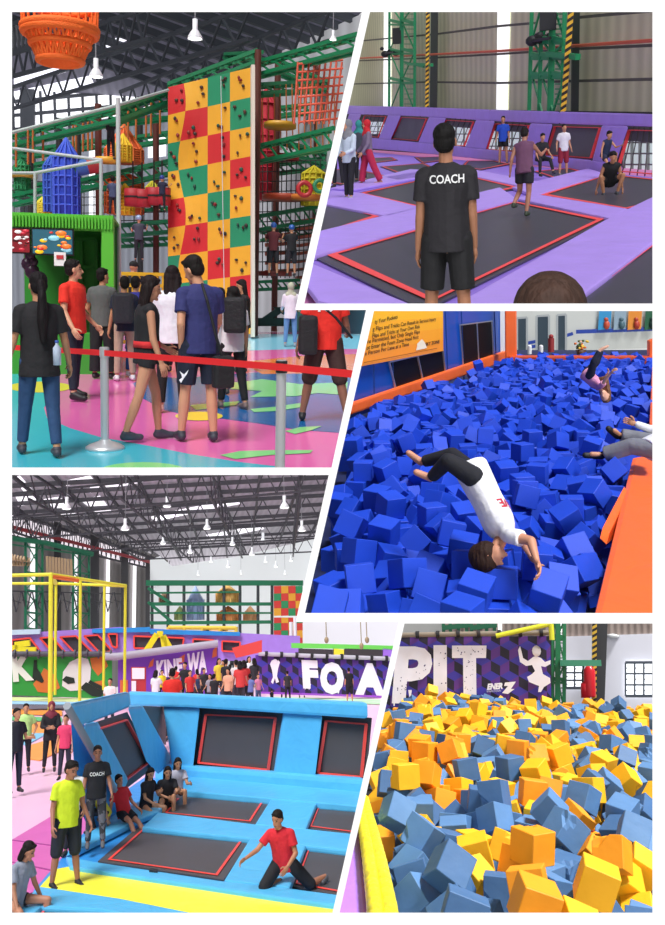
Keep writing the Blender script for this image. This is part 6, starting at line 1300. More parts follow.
# back wall with sloping gable
YW = 88.0; B_ = lambda x, y, d=0: at(x, y, YW+d)
mb = MB(); poly2d(mb, [B_(x, y) for x, y in [(160, 556), (172, 566), (240, 556), (318, 538), (300, 617), (300, 684), (150, 684), (150, 560)]]); mk('wall_back', mb, mat('#e2e6e8', .8, var=.04, scale=.3), R, kind='structure', label='pale gable wall of the hall')
mb = MB(); mb.slab([B_(x, y, -1) for x, y in [(297, 619), (404, 619), (400, 668), (290, 668)]], (0, .1, 0)); mk('wall_right', mb, mat('#eceaf2', .8), R, kind='structure', label='white wall above the lettered banner')
# left wall
la, lb_ = at(8, 690, 68), at(166, 660, 96); la.z = lb_.z = 0
Lw = lambda x, y, o=0: on(x, y, la, lb_, o)
mb = MB(); poly2d(mb, [Lw(x, y) for x, y in [(5, 500), (168, 560), (168, 672), (5, 720)]]); mk('wall_left', mb, mat('#8b8786', .7, 'corrugated', scale=.9), R, kind='structure', label='grey-brown ribbed side wall')
mb = MB(); mb.slab([Lw(x, y, .15) for x, y in [(5, 512), (166, 564), (166, 570), (120, 562), (90, 550), (5, 534)]], (0, .05, 0)); mk('window_clerestory', mb, mat('#f4ecf4', .5, emit=.75), R, kind='structure', label='bright clerestory band above the side wall')
for i, (x0, x1, y0, y1) in enumerate([(29.5, 35, 540, 632), (73.5, 76.5, 552, 632), (105.5, 109, 556, 630), (132, 135.5, 564, 630), (154, 157, 566, 628)]):
    mb = MB(); mb.slab([Lw(x, y, .2) for x, y in [(x0+1, y0), (x1+1, y0), (x1, y1), (x0, y1)]], (0, .05, 0)); mk('window_strip_%d' % (i+1), mb, mat('#f6f4f8', .5, emit=.9), R, kind='structure', label='tall white daylight strip in the side wall')
mb = MB()
for x0, x1, y0 in ((54, 59, 520), (90.5, 97.5, 534), (121, 127, 545), (145.5, 150, 556)): mb.slab([Lw(x, y, .5) for x, y in [(x0, y0), (x1, y0), (x1, 636), (x0, 636)]], (.1, .4, 0))
mk('column', mb, mat('#1e1c22', .6), R, kind='structure', label='dark wall columns')
mb = MB()
for i in range(34):
    x = 10+i*4.7; y = 507+i*1.6; mb.bar(Lw(x, y, .4), Lw(x+2.3, y+26-i*.4, .4), .07); mb.bar(Lw(x+2.3, y+26-i*.4, .4), Lw(x+4.7, y+1, .4), .07)
mb.bar(Lw(8, 512, .4), Lw(166, 562, .4), .2); mb.bar(Lw(8, 535, .4), Lw(166, 572, .4), .15)
mk('trim_clerestory', mb, dk4, R, kind='structure', label='dark lattice before the clerestory')
mb = MB(); mb.bar(Lw(8, 526, .9), Lw(166, 566, .9), .22); mk('wall_pipe', mb, mat('#8e2c34', .5), R, label='dark red pipe sloping along the top of the side wall', cat='pipe')
# wooden slat fans and tower by the side wall
Lp = lambda x, y: Lw(x, y, 2.2)
def tower4(legs, ytop, ybot, ys, label):
    T = thing('lattice_tower', R, Lp(legs[0], ybot), label, 'tower'); gm = mat('#116a4a', .45)
    for x in legs: mb = MB(); mb.bar(Lp(x, ytop), Lp(x, ybot), .16); mk('leg', mb, gm, R, parent=T)
    mb = MB()
    for y in ys: mb.bar(Lp(legs[0], y), Lp(legs[-1], y+2), .12)
    for i, (a, b) in enumerate(zip(ys, ys[1:])): mb.bar(Lp(legs[0], a), Lp(legs[-1], b), .06); mb.bar(Lp(legs[-1], a), Lp(legs[0], b), .06)
    mk('crossbar', mb, gm, R, parent=T)
tower4([25.5, 36.5, 42.5], 540, 634, [541, 572, 590, 612, 628], 'green lattice tower against the side wall, nearer of the two')
tower4([73, 80, 89], 552, 632, [553, 572, 590, 612, 628], 'green lattice tower against the side wall, by the slatted panel')
mb = MB(); mb.bar(Lp(8, 538), Lp(46, 543), .3); mb.bar(Lp(46, 543), Lp(92, 554), .3); mb.bar(Lp(8, 544), Lp(92, 556), .1); mk('green_beam', mb, mat('#116a4a', .45), R, label='green beam linking the towers by the side wall', cat='beam')
mb = MB()
for i in range(9): mb.bar(Lp(47+i*3, 556+i*.4), Lp(47.5+i*3, 576), .18, .05)
mk('slat_panel', mb, mat('#b59a78', .7), R, label='row of pale wooden slats high on the side wall', cat='panel')
mb = MB()
for i in range(6): mb.bar(Lp(12+i*3, 554+i*.6), Lp(14+i*3, 566), .12, .05); mb.bar(Lp(12+i*3, 566), Lp(15+i*3, 555+i*.6), .12, .05)
mb.bar(Lp(10, 560), Lp(30, 562), .3, .05); mk('slat_panel', mb, mat('#b59a78', .7), R, label='crossed pale slats beside the first green tower', cat='panel')
mb = MB()
for i in range(11):
    x = 12+i*10.2; mb.bar(Lp(x, 592), Lp(x+4, 612), .07); mb.bar(Lp(x+4, 612), Lp(x+9, 592), .07); mb.bar(Lp(x, 600), Lp(x+9, 603), .05)
mb.bar(Lp(8, 591), Lp(124, 594), .08); mk('rope_bridge', mb, mat('#3b3a40', .7), R, label='dark netted rope bridge along the side wall', cat='bridge')
# rope course at the far end
YC = 80.0; C_ = lambda x, y, d=0: at(x, y, YC+d)
rc = thing('rope_course', R, (C_(225, 690).x, YC, 0), 'far green rope course with decks and coloured net pods', 'rope course')
for x in (152, 168, 184, 208, 224, 240, 258, 272): mb = MB(); mb.tube(C_(x, 583), C_(x, 672), .13, n=6); mk('post', mb, mat('#3a3f42'), R, parent=rc)
for x0, y0, x1, y1, w in [(146, 583, 303, 583, .45), (150, 604, 272, 604, .28), (150, 623, 272, 622, .28), (148, 588, 172, 604, .25), (148, 602, 172, 622, .25), (150, 593, 240, 592, .15), (150, 613, 272, 613, .15)]:
    mb = MB(); mb.bar(C_(x0, y0), C_(x1, y1), .3, w); mb.bar(C_(x0, y0, 1.5), C_(x1, y1, 1.5), .3, w); mk('beam', mb, mat('#1c6e4c', .5), R, parent=rc)
def pod(x, y0, y1, w, col, lab):
    c = C_(x, y0, 1); b = C_(x, y1, 1); r = w/2/900*YC; mb = MB(); h = c.z-b.z; T = b
    mb.lathe(V((c.x, c.y, b.z)), [(0, 0), (r, 0), (r, h*.6), (.05, h)], n=10)
    for i in range(10): t = i*math.pi/5; mb.tube((c.x+r*1.05*math.cos(t), c.y+r*1.05*math.sin(t), b.z), (c.x+r*1.05*math.cos(t), c.y+r*1.05*math.sin(t), b.z+h*.6), .08, n=4)
    mk('net_pod', mb, mat(col, .8, var=.2, scale=.8), R, label=lab, cat='net pod')
pod(195.5, 586, 620, 15, '#b4c8ff', 'pale blue pointed net pod in the far rope course'); pod(227, 584, 603, 20, '#ffc070', 'orange net pod on the upper far deck'); pod(228, 606, 622, 20, '#ffa060', 'orange net pod on the middle far deck'); pod(180, 606, 620, 9, '#c8d890', 'pale green net pod in the far rope course')
pod(250, 606, 622, 12, '#ffb888', 'salmon net pod by the far chequered wall'); pod(214, 626, 636, 24, '#e8b890', 'wide peach net pod on the lowest far deck'); pod(164, 592, 603, 8, '#b89078', 'small tan net pod at the end of the far rope course')
# far chequered wall
ca, cb = C_(273.5, 690, -1), C_(300, 690, -1); cz0, cz1 = C_(273, 668, -1).z, C_(273, 586, -1).z
cw = thing('climbing_wall', R, (ca.x+1, ca.y, 0), 'distant chequered climbing wall in red, yellow and green', 'climbing wall')
mb = MB(); rr = random.Random(4); sq = [1, 0, 1, 2]; 
for i in range(4):
    for j in range(11):
        x0 = 274+i*7.2; y0 = 586+j*7.4; a, b = C_(x0, y0, -1), C_(x0+7.2, y0+7.4, -1); mb.slab([a, V((b.x, a.y, a.z)), V((b.x, a.y, b.z)), V((a.x, a.y, b.z))], (0, .3, 0), m=sq[(j+(0, 3, 2, 1, 0)[i]+2) % 4])
cm = [mat('#e0a030', .6), mat('#cc3a34', .6), mat('#2c8a58', .6)]; up_, lo_ = MB(), MB()
for fi in range(0, len(mb.f), 6):
    t_ = up_ if (fi//6) % 11 < 4 else lo_; vs_ = mb.v[(fi//6)*8:(fi//6)*8+8]; t_.add(vs_, [tuple(i-(fi//6)*8 for i in f) for f in mb.f[fi:fi+6]], mb.m[fi])
mk('upper_panel', up_, cm, R, parent=cw); mk('lower_panel', lo_, cm, R, parent=cw)
mb = MB(); mb.tube(at(295, 608, 62), at(295.5, 690, 62), .12, n=6); mb.tube(at(291, 622, 62), at(291, 690, 62), .12, n=6); mb.tube(at(287, 608, 62), at(295, 608, 62), .12, n=6); mk('pole_goal', mb, mat('#e8eaee'), R, label='thin white pole frame in front of the far chequered wall', cat='goal')
mb = MB()
for x in (168, 184, 202, 220, 236): mb.tube(at(x, 627, 70), at(x, 640, 70), .15, n=5)
mb.tube(at(168, 627.5, 70), at(236, 628, 70), .15, n=5); mb.tube(at(168, 633, 70), at(236, 633, 70), .15, n=5); mk('yellow_rail', mb, mat('#e8c84a'), R, label='low yellow rail before the far rope course', cat='rail')
# purple padded walls of the far courts
PV4 = vinyl('#a884e0', 2, .3); YQ = 60.0; Q_ = lambda x, y, d=0: at(x, y, YQ+d)
pw = thing('padded_wall', R, (Q_(80, 660).x, YQ, 0), 'far purple padded wall with slanted dark trampolines and blue top edge', 'padded wall')
def qd(q, m, name='pad', d=0, t=.4, bev=0):
    mb = MB(); mb.slab([Q_(x, y, d) for x, y in q], (0, t, 0)); mk(name, mb, m, R, parent=pw, bevel=bev)
DKB = mat('#3a3640', .6)
qd([(5, 634), (120, 627), (120, 656), (5, 658)], PV4); qd([(120, 627), (300, 636), (300, 660), (120, 662)], PV4)
for q in [[(12, 640), (30, 638), (44, 656), (12, 656)], [(40, 638), (52, 637), (66, 653), (54, 654)], [(60, 637), (76, 636), (92, 652), (76, 654)], [(84, 636), (98, 635), (112, 651), (100, 653)], [(134, 636), (184, 638), (182, 650), (134, 648)], [(193, 639), (214, 640), (214, 650), (193, 649)], [(222, 641), (240, 642), (240, 652), (222, 651)], [(108, 634), (117, 634), (117, 648), (112, 646)]]:
    qd(q, DKB, 'wall_trampoline', -.1, .05)
    for a, b in zip(q, q[1:]+q[:1]):
        mb = MB(); mb.bar(Q_(*a, -.2), Q_(*b, -.2), .1); mk('red_border', mb, RD4, R, parent=pw)
qd([(92, 629), (150, 627), (150, 632), (92, 633)], BL2, 'top_pad', -.2); qd([(150, 629), (240, 632), (240, 636), (150, 634)], BL2, 'top_pad', -.2); qd([(8, 630), (40, 629), (40, 634), (8, 635)], vinyl('#c8dcf0'), 'top_pad', -.2)
mb = MB(); yel = mat('#f2e22a', .4)
for a, b in (((143, 656), (157, 634)), ((157, 634), (163, 634)), ((163, 636), (166, 656)), ((163, 636), (174, 655))): mb.bar(at(*a, 58), at(*b, 58), .35, .35)
mk('padded_support', mb, yel, R, label='bright yellow A-shaped padded support before the purple wall', cat='padding')
mb = MB()
for a, b in (((15, 650), (36, 650)), ((15, 645), (30, 643)), ((15, 650), (15, 645))): mb.bar(at(*a, 58), at(*b, 58), .35, .35)
mk('padded_support', mb, yel, R, label='low stacked yellow padded bars at the end of the purple wall', cat='padding')
# green-edged court and white wall behind the FOA banner
mb = MB(); G_ = lambda x, y, d=0: at(x, y, 58+d)
mb.slab([G_(292, 643), (G_(404, 646)), G_(404, 650), G_(292, 648)], (0, .6, 0)); mk('green_pad', mb, mat('#6fdc5a', .5), R, label='light green pad band above the lettered banner', cat='padding')
for (x0, x1), c, lb in [((299, 333), '#3c3a3c', 'dark trampoline panel behind the banner, nearer the hall'), ((345, 382), '#3c3a3c', 'dark trampoline panel behind the banner, by the purple pad'), ((334, 344), '#f2e83a', 'yellow pad between dark panels behind the banner'), ((383, 402), '#a070e0', 'purple pad at the end behind the banner')]:
    mb = MB(); mb.slab([G_(x0, 648.5), G_(x1, 649.5), G_(x1, 660), G_(x0, 660)], (0, .4, 0)); mk('back_pad', mb, mat(c, .5), R, label=lb, cat='padding')
for x, lb in ((326.5, 'hanging ball on a cord, nearest the climbing wall'), (361.5, 'hanging ball on a cord with the longest drop'), (367, 'hanging ball on a cord beside the longest one')):
    mb = MB(); c = G_(x, 640 if x != 361.5 else 646, -1); mb.ell(c, (.14, .14, .2), seg=8); mb.tube(c, c+V((0, 0, 1.6)), .03, n=4); mk('hanging_ball', mb, mat('#9a8a6a'), R, label=lb, cat='ball')
# mural banner
YM = 52.0; M_ = lambda x, y, d=0: at(x, y, YM+d)
mu = thing('mural_banner', R, (M_(60, 698).x, YM, 0), 'green mural banner with white letter K, orange splashes and dark figures', 'banner')
mb = MB(); mb.slab([M_(5, 656), M_(112, 655), M_(112, 699), M_(5, 695)], (0, .1, 0)); mk('sheet', mb, mat('#2b9a3c', .5, var=.12, scale=.5), R, parent=mu)
def blob(par, pts, col, P_, d, name='shape'):
    mb = MB(); poly2d(mb, [P_(x, y, d) for x, y in pts]); return mk(name, mb, mat(col, .6), R, parent=par)
blob(mu, [(33, 684), (40, 676), (44, 668), (56, 676), (60, 688), (50, 693), (38, 692)], '#c8702c', M_, -.02, 'orange_splash'); blob(mu, [(90, 658), (104, 656), (108, 666), (98, 676), (92, 668)], '#c8702c', M_, -.02, 'orange_splash'); blob(mu, [(94, 682), (104, 680), (106, 688), (96, 690)], '#c8702c', M_, -.02, 'orange_splash')
blob(mu, [(62, 686), (63, 672), (70, 662), (80, 657), (88, 659), (91, 668), (90, 684), (84, 690), (70, 691)], '#d8dcd8', M_, -.03, 'white_block')
blob(mu, [(34, 660), (37, 660), (37, 668), (40, 672), (44, 681), (42, 683), (36, 680), (32, 682), (33, 670)], '#10241a', M_, -.04, 'figure_shape'); blob(mu, [(66, 676), (74, 678), (75, 683), (68, 684), (62, 680)], '#10241a', M_, -.05, 'figure_shape')
blob(mu, [(80, 688), (86, 682), (104, 692), (101, 697), (92, 696)], '#10241a', M_, -.04, 'figure_shape'); blob(mu, [(88, 683), (90, 680), (106, 688), (104, 692)], '#10241a', M_, -.05, 'figure_shape')
mb = MB(); text_on(mb, 'K', M_(13, 680, -.05), M_(34, 678, -.05), M_(11, 655, -.05), bold=.06); mk('lettering', mb, mat('#e4ece0'), R, parent=mu)
mb = MB(); mb.tube(M_(5, 654, -.2), M_(112, 654, -.2), .14, n=8)
for i in range(9): mb.tube(M_(14+i*12, 654, -.2), M_(15.5+i*12, 654, -.2), .24, n=8)
mk('top_roll', mb, mat('#4b4a55'), R, parent=mu)
for y0, y1, c, lb in [(697, 700, '#d8e8a0', 'pale lime strip under the green mural'), (701, 704.5, '#a0d0ec', 'pale blue strip under the green mural'), (709, 713, '#e8963c', 'orange strip of pads beyond the pink floor'), (716, 719, '#58b878', 'green strip of pads beyond the pink floor')]:
    mb = MB(); mb.slab([g(5, y0), g(116 if y0 < 708 else 62, y0+1.5), g(116 if y0 < 708 else 62, y1+1.8), g(5, y1)], (0, 0, -.04)); mk('pad_strip', mb, mat(c, .5), R, label=lb, cat='pad')
mb = MB(); mb.slab([g(5, 704), g(64, 704.5), g(64, 709), g(5, 708.5)], (0, 0, -.02)); mk('trampoline_strip', mb, mat('#6a6672'), R, label='grey trampoline bed strip beyond the pink floor', cat='trampoline')
for q, c, lb in [([(24, 733), (48, 733), (26, 745), (20, 743)], '#7cc0e0', 'pale blue triangular mat on the pink floor'), ([(30, 745), (60, 736), (62, 750), (40, 760), (26, 758)], '#eb9a4c', 'orange mat on the pink floor by the headscarfed woman'), ([(28, 722), (56, 722), (60, 733), (28, 733)], '#e89a50', 'orange mat further back on the pink floor')]:
    mb = MB(); mb.slab([g(x, y, -.04) for x, y in q], (0, 0, -.03)); mk('floor_mat', mb, mat(c, .5), R, label=lb, cat='mat')
# purple lettered banner behind the crowd
pb = thing('party_banner', R, (M_(170, 698).x, YM, 0), 'purple banner with white lettering behind the crowd', 'banner')
mb = MB(); mb.slab([M_(118, 660), M_(218, 644.5), M_(218, 703), M_(118, 703)], (0, .1, 0)); mk('sheet', mb, mat('#7a3fb8', .5, var=.12, scale=.6), R, parent=pb)
blob(pb, [(150, 662), (154, 658), (153, 666), (148, 668)], '#d86a3a', M_, -.03, 'orange_splash'); blob(pb, [(179, 658), (185, 654), (184, 662), (178, 664)], '#d86a3a', M_, -.03, 'orange_splash'); blob(pb, [(213, 650), (217, 646), (217, 656), (212, 658)], '#d86a3a', M_, -.03, 'orange_splash'); blob(pb, [(120, 680), (128, 680), (128, 700), (120, 700)], '#d86a3a', M_, -.03, 'orange_splash')
mb = MB(); text_on(mb, 'KINE', M_(157, 677, -.05), M_(183, 674, -.05), M_(156, 661, -.05), bold=.05); text_on(mb, 'WA', M_(187, 674, -.05), M_(207, 671, -.05), M_(187, 654, -.05), bold=.05); mk('lettering', mb, mat('#eee8f6'), R, parent=pb)
mb = MB(); a, b = M_(118, 656.5, -.3), M_(218, 643.5, -.3); mb.tube(a, b, .2, n=8); mb.tube(M_(105, 656.5, -.3), a, .2, n=8); mk('top_roll', mb, mat('#a5a0ae'), R, parent=pb)
bd = thing('notice_board', R, at(139, 700, 50), 'white notice board with red frame beside the crowd', 'notice board')
mb = MB(); mb.slab([at(x, y, 50) for x, y in [(131, 667), (146, 667), (146, 698), (131, 698)]], (0, .1, 0)); mk('frame', mb, mat('#b8323a'), R, parent=bd)
mb = MB(); mb.slab([at(x, y, 49.95) for x, y in [(132, 668), (144.5, 668), (144.5, 679), (132, 679)]], (0, .04, 0)); mb.slab([at(x, y, 49.95) for x, y in [(131.5, 681), (136, 681), (136, 697), (131.5, 697)]], (0, .04, 0)); mk('panel', mb, mat('#eeeef0'), R, parent=bd)
# yellow pole frame
yf = thing('pole_rig', R, g(78, 716), 'tall bright yellow pole frame rising over the green mural', 'frame'); ym4 = mat('#e2e03c', .4); YP = 44.0; Yp = lambda x, y, d=0: at(x, y, YP+d)
for x, y1, d in ((51, 732, -2), (56, 695, 4), (80.5, 705, 0), (104.5, 690, 6), (125.5, 694, 2)):
    mb = MB(); y0 = {51: 574, 56: 583, 80.5: 581, 104.5: 583, 125.5: 586}[x]; mb.tube(Yp(x, y0, d), Yp(x-1, y1, d), .1 if x == 51 else .07, n=8); mk('post', mb, ym4, R, parent=yf)
mb = MB(); mb.path([Yp(5, 575.5, -2), Yp(51, 574.5, -2), Yp(126, 586, 2)], .08, n=8); mb.path([Yp(5, 583.5, 4), Yp(56, 583.5, 4), Yp(126, 586, 2)], .07, n=8); mb.tube(Yp(51, 574.5, -2), Yp(56, 583.5, 4), .1); mk('top_rail', mb, ym4, R, parent=yf)
mb = MB(); mb.tube(Yp(52, 576.5, -2), Yp(78, 580.5, -1), .09, n=8); mk('red_sleeve', mb, mat('#d8702c'), R, parent=yf)

def hexbanner(R, P_, q, name, label, cell, rail_col, pal=('#5a2f92', '#3a33a0', '#1f1836'), clampn=10):
    """banner printed all over with tumbling blocks"""
    T = thing(name, R, P_(*q[3], 0), label, 'banner')
    A, Bp, C = P_(*q[0], 0), P_(*q[1], 0), P_(*q[3], 0); Bz = P_(*q[2], 0)
    mb = MB(); mb.slab([A, Bp, Bz, C], (0, .08, 0)); mk('sheet', mb, mat(pal[2], .6), R, parent=T)
    w = (Bp-A).length; ux = (Bp-A)/w; h0 = (A-C).length; mb = MB(); r = cell/2; s3 = math.sqrt(3)/2*r; row = 0; z = -r
    while z < h0+r:
        x = -s3*(row % 2)
        while x < w+s3:
            f = (x/w); 
            c = C.lerp(Bz, f)+V((0, 0, 1))*z; 
            def pt(dx, dz): 
                X = min(max(x+dx, 0), w); top = A.lerp(Bp, X/w); bot = C.lerp(Bz, X/w); zz = min(max(z+dz, 0), (top-bot).length); return bot+V((0, 0, zz))+V((0, -.012, 0))
            o_ = (0, 0); u_ = (0, r); ur = (s3, r/2); dr = (s3, -r/2); d_ = (0, -r); dl = (-s3, -r/2); ul = (-s3, r/2)
            for m_, qd_ in ((1, (u_, ur, o_, ul)), (0, (o_, ur, dr, d_)), (2, (ul, o_, d_, dl))):
                pp = [pt(*k_) for k_ in qd_]
                if (pp[0]-pp[2]).length > .02 and (pp[1]-pp[3]).length > .02: mb.face(pp, m_)
            x += 2*s3
        z += 1.5*r; row += 1
    mk('block_pattern', mb, [mat(c_, .6) for c_ in pal], R, parent=T)
    rr_ = .11 if R is P4 else .05
    mb = MB(); mb.tube(A+V((0, -.1, .06)), Bp+V((0, -.1, .06)), rr_, n=10); mk('top_rail', mb, mat(rail_col, .5), R, parent=T)
    mb = MB()
    for i in range(clampn): c = A.lerp(Bp, (i+.5)/clampn)+V((0, -.1, .06)); mb.tube(c-ux*rr_*.7, c+ux*rr_*.7, rr_*1.5, n=10)
    mk('clamp', mb, mat('#1b1a1e'), R, parent=T)
    return T
YF = 50.0; F_ = lambda x, y, d=0: at(x, y, YF+d)
fb4 = hexbanner(R, F_, [(258.5, 655), (408, 660.5), (408, 698), (256, 693)], 'lettered_banner', 'purple block-patterned banner reading FOA in big white letters', .75, '#b8b6c0')
mb = MB(); WH = mat('#f2eef6', .6)
text_on(mb, 'F', F_(303, 686, -.05), F_(319, 686.5, -.05), F_(301.5, 661, -.05), bold=.07); text_on(mb, 'O', F_(320, 691, -.05), F_(344, 691.5, -.05), F_(320, 663.5, -.05), bold=.07); text_on(mb, 'A', F_(355, 692, -.05), F_(385, 693, -.05), F_(355, 664, -.05), bold=.07); mk('lettering', mb, WH, R, parent=fb4)
mb = MB()
for x in (304, 308, 330, 337, 360, 376): poly2d(mb, [F_(x, 684 if x < 316 else 688, -.06), F_(x+3, 684 if x < 316 else 688, -.06), F_(x+2, 688 if x < 316 else 693, -.06), F_(x+1, 690 if x < 316 else 694, -.06)])
mk('drips', mb, WH, R, parent=fb4)
sil = [(271, 682), (273, 677), (272, 670), (270, 664), (272, 660), (275, 660), (274, 664), (276, 664), (278, 660), (280, 662), (278, 669), (277, 676), (279, 682), (276, 683), (275, 678), (273, 684)]
mb = MB(); poly2d(mb, [F_(x, y, -.05) for x, y in sil]); mb.ell(F_(275, 662, -.05), (.14, .02, .16), seg=8); mk('figure_shape', mb, WH, R, parent=fb4)
mb = MB(); mb.slab([F_(256, 691.5, -.04), F_(404, 696.5, -.04), F_(404, 698.5, -.04), F_(256, 693.5, -.04)], (0, .02, 0)); mk('hem_band', mb, mat('#9a4fc8'), R, parent=fb4)
mb = MB(); mb.slab([g(250, 696), g(404, 700), g(404, 704), g(250, 699)], (0, 0, -.05)); mk('pad_strip', mb, mat('#b8e8b8'), R, label='pale green strip at the foot of the lettered banner', cat='pad')
# dividing rail with red cloth by the crowd
mb = MB(); mb.slab([at(x, y, 46) for x, y in [(232, 648), (262, 640), (262, 652), (236, 658)]], (0, .1, 0)); mk('red_banner', mb, mat('#e04a44', .6), R, label='red cloth banner hanging over the crowd', cat='banner')

# the arena
ar = thing('trampoline_arena', R, g(220, 830), 'blue padded trampoline arena with black beds bordered red', 'trampoline')
def fq4(q, z, t=.06, name='pad', m=None, bev=.03, lab=None):
    mb = MB(); mb.slab([g(x, y, z) for x, y in q], (0, 0, -t)); return mk(name, mb, m or BL, R, parent=ar, bevel=bev, label=lab)
fq4([(66, 853), (112, 800), (158, 768), (365, 786), (360, 850), (345, 920), (20, 920), (34, 890)], .0, .04, 'deck', BL2, 0)
def bed4(q, ins=.88, z=.03):
    b = fq4(q, z, .02, 'bed', BED4, 0)
    if b is None: return
    pts = [g(x, y, z+.01) for x, y in q]; c = sum(pts, V())/len(pts); mb = MB(); pin = [c+(p-c)*ins for p in pts]
    for a, b2 in zip(pin, pin[1:]+pin[:1]):
        mb.slab([a, b2, c+(b2-c)*.955, c+(a-c)*.955], (0, 0, .006))
    mk('red_border', mb, RD4, R, parent=ar)
bed4([(180, 789), (272, 797.5), (256, 824), (158, 814)]); bed4([(318, 800), (372, 805), (368, 836), (306, 828)])
bed4([(138, 827), (252, 838), (224, 879.5), (98, 861)]); bed4([(306, 845), (372, 852), (366, 900), (290, 886)])
bed4([(36, 908), (120, 907), (215, 935), (20, 940)])
fq4([(170, 766), (365, 784), (365, 806), (178, 790)], .16, .14); fq4([(158, 812), (255, 824), (306, 828.5), (366, 835), (366, 852), (304, 845), (250, 838), (142, 827)], .12, .1)
fq4([(272, 797), (318, 800), (306, 829), (255, 824)], .13, .1); fq4([(250, 838), (306, 845), (290, 887), (224, 880)], .13, .1)
fq4([(66, 856), (142, 818), (158, 812), (180, 790), (168, 786), (118, 812), (70, 846)], .12, .1)
fq4([(66, 856), (98, 862), (224, 881), (290, 888), (366, 898), (364, 908), (280, 897), (200, 885), (70, 866)], .12, .1)
fq4([(55, 869), (70, 866), (200, 886), (350, 908), (350, 925), (200, 914), (120, 898), (40, 886)], .06, .06, 'mat', YE, .02, 'bright yellow mat strip')
fq4([(40, 886), (120, 898), (200, 914), (260, 925), (180, 925), (100, 909), (36, 906), (28, 896)], .1, .08)
fq4([(8, 905), (40, 890), (42, 906), (20, 925), (8, 925)], .1, .08)
mb = MB(); mb.slab([g(150, 879), g(158, 880), g(157, 882), g(149, 881)], (0, 0, .15)); mk('strap_buckle', mb, mat('#1c1c20'), R, parent=ar)
# back padded wall of the arena
bwa, bwb = g(160, 778), g(370, 797); A_ = lambda x, y, o=0: on(x, y, bwa, bwb, o)
aw = thing('padded_wall', R, (A_(240, 780).x, A_(240, 780).y, 0), 'sky-blue padded back wall of the arena with dark slanted trampolines', 'padded wall')
def aq(q, m=None, o=0, t=.3, name='pad', bev=.06, P_=None):
    mb = MB(); mb.slab([(P_ or A_)(x, y, o) for x, y in q], (0, t, 0)); return mk(name, mb, m or BL, R, parent=aw, bevel=bev)
aq([(128, 692), (186, 694), (275, 698.5), (368, 703), (368, 719), (275, 713), (186, 707.5), (128, 706)], o=.3, t=.5)
aq([(155, 764), (368, 780), (368, 800), (172, 789), (155, 782)], o=.35, t=.5, bev=.1)
for q in [[(163, 706), (200, 708), (193, 769), (172, 767)], [(284, 712), (323, 715), (315, 780), (274, 776)]]: aq(q, o=.2, bev=.07)
def wallbed(q, P_, f=.8, o=0):
    b = aq(q, BED4, o, .05, 'wall_trampoline', 0, P_); c = (sum(p[0] for p in q)/4, sum(p[1] for p in q)/4); ins = [(c[0]+(x-c[0])*f, c[1]+(y-c[1])*f) for x, y in q]; mb = MB()
    for a, b2 in zip(ins, ins[1:]+ins[:1]): mb.bar(P_(*a, o+.05), P_(*b2, o+.05), .07, .03)
    mk('red_border', mb, RD4, R, parent=aw)
wallbed([(198, 708), (285, 712), (276, 777), (189, 768)], A_); wallbed([(322, 714), (372, 718), (366, 784), (312, 779)], A_)
# left wing
lwa, lwb = g(78, 846), g(158, 782); L_ = lambda x, y, o=0: on(x, y, lwa, lwb, o)
aq([(70, 712), (84, 725), (124, 790), (120, 812), (90, 845), (74, 770)], BL2, P_=L_, o=-.1, t=.2, name='wing_pad')
aq([(66, 705), (128, 692), (130, 707), (82, 726)], P_=L_, o=.2, t=.4); aq([(82, 725), (96, 722), (128, 782), (118, 800), (104, 782)], P_=L_, o=.15, t=.3)
wallbed([(90, 724), (127, 712), (156, 766), (122, 792)], L_, .78, .05); aq([(127, 707), (142, 706), (172, 760), (158, 775), (146, 762)], P_=L_, o=.15, t=.3)
aq([(142, 706), (166, 707), (166, 745), (158, 742)], BED4, P_=L_, o=0, t=.05, name='wall_trampoline', bev=0)
mb = MB(); mb.tube(L_(67, 706, .3), L_(120, 800, .3), .07, n=6, m=0); mk('wing_tube', mb, mat('#8a8f98'), R, parent=aw)
# lamps
for i, (x, y, w) in enumerate([(66.5, 509, 9), (125, 530, 8.5), (167, 507, 8), (206, 497, 6), (207, 529, 7.5), (190, 553, 6), (163, 544, 6), (284.5, 508, 9.5), (302, 531, 8), (263, 541, 5), (232.5, 545, 6), (252, 555, 6), (228, 567, 5), (265.6, 562, 4.5), (276, 567, 4.5), (291, 561, 4.5), (211, 562, 4), (198, 575, 3.5), (241, 574, 3), (285, 574, 3)]):
    dpt = min(84, .45/(w/900)); nm = ['near the slatted wall', 'under the long truss', 'beside the roof light'][i % 3]
    lb = ['high-bay lamp near the side wall, biggest on that side', 'high-bay lamp above the yellow pole frame', 'high-bay lamp right of the first truss crossing', 'boxy lamp fitting at the roof centre', 'high-bay lamp below the boxy central fitting', 'high-bay lamp lowest over the purple far court', 'high-bay lamp hanging over the wall corner',
          'largest bell lamp near the slanted divider', 'bell lamp just below the largest one', 'grey boxy fitting on a long rod', 'bell lamp beside the second roof light', 'bell lamp in front of the gable wall, upper', 'bell lamp in front of the gable wall, lower', 'small bell lamp on the gable, first of three', 'small bell lamp on the gable, middle of three', 'small bell lamp on the gable, last of three', 'small bell lamp over the pale blue net pod', 'tiny lamp at the far end by the pod', 'tiny lamp at the far end over the orange pod', 'tiny lamp at the far end by the chequered wall'][i]
    c = at(x, y, dpt); pendant(R, x, y, w, dpt, lb, rod=max(.5, min(4, 12.2-c.z)), group='high-bay lamps of the arena hall', boxy=i in (3, 9))

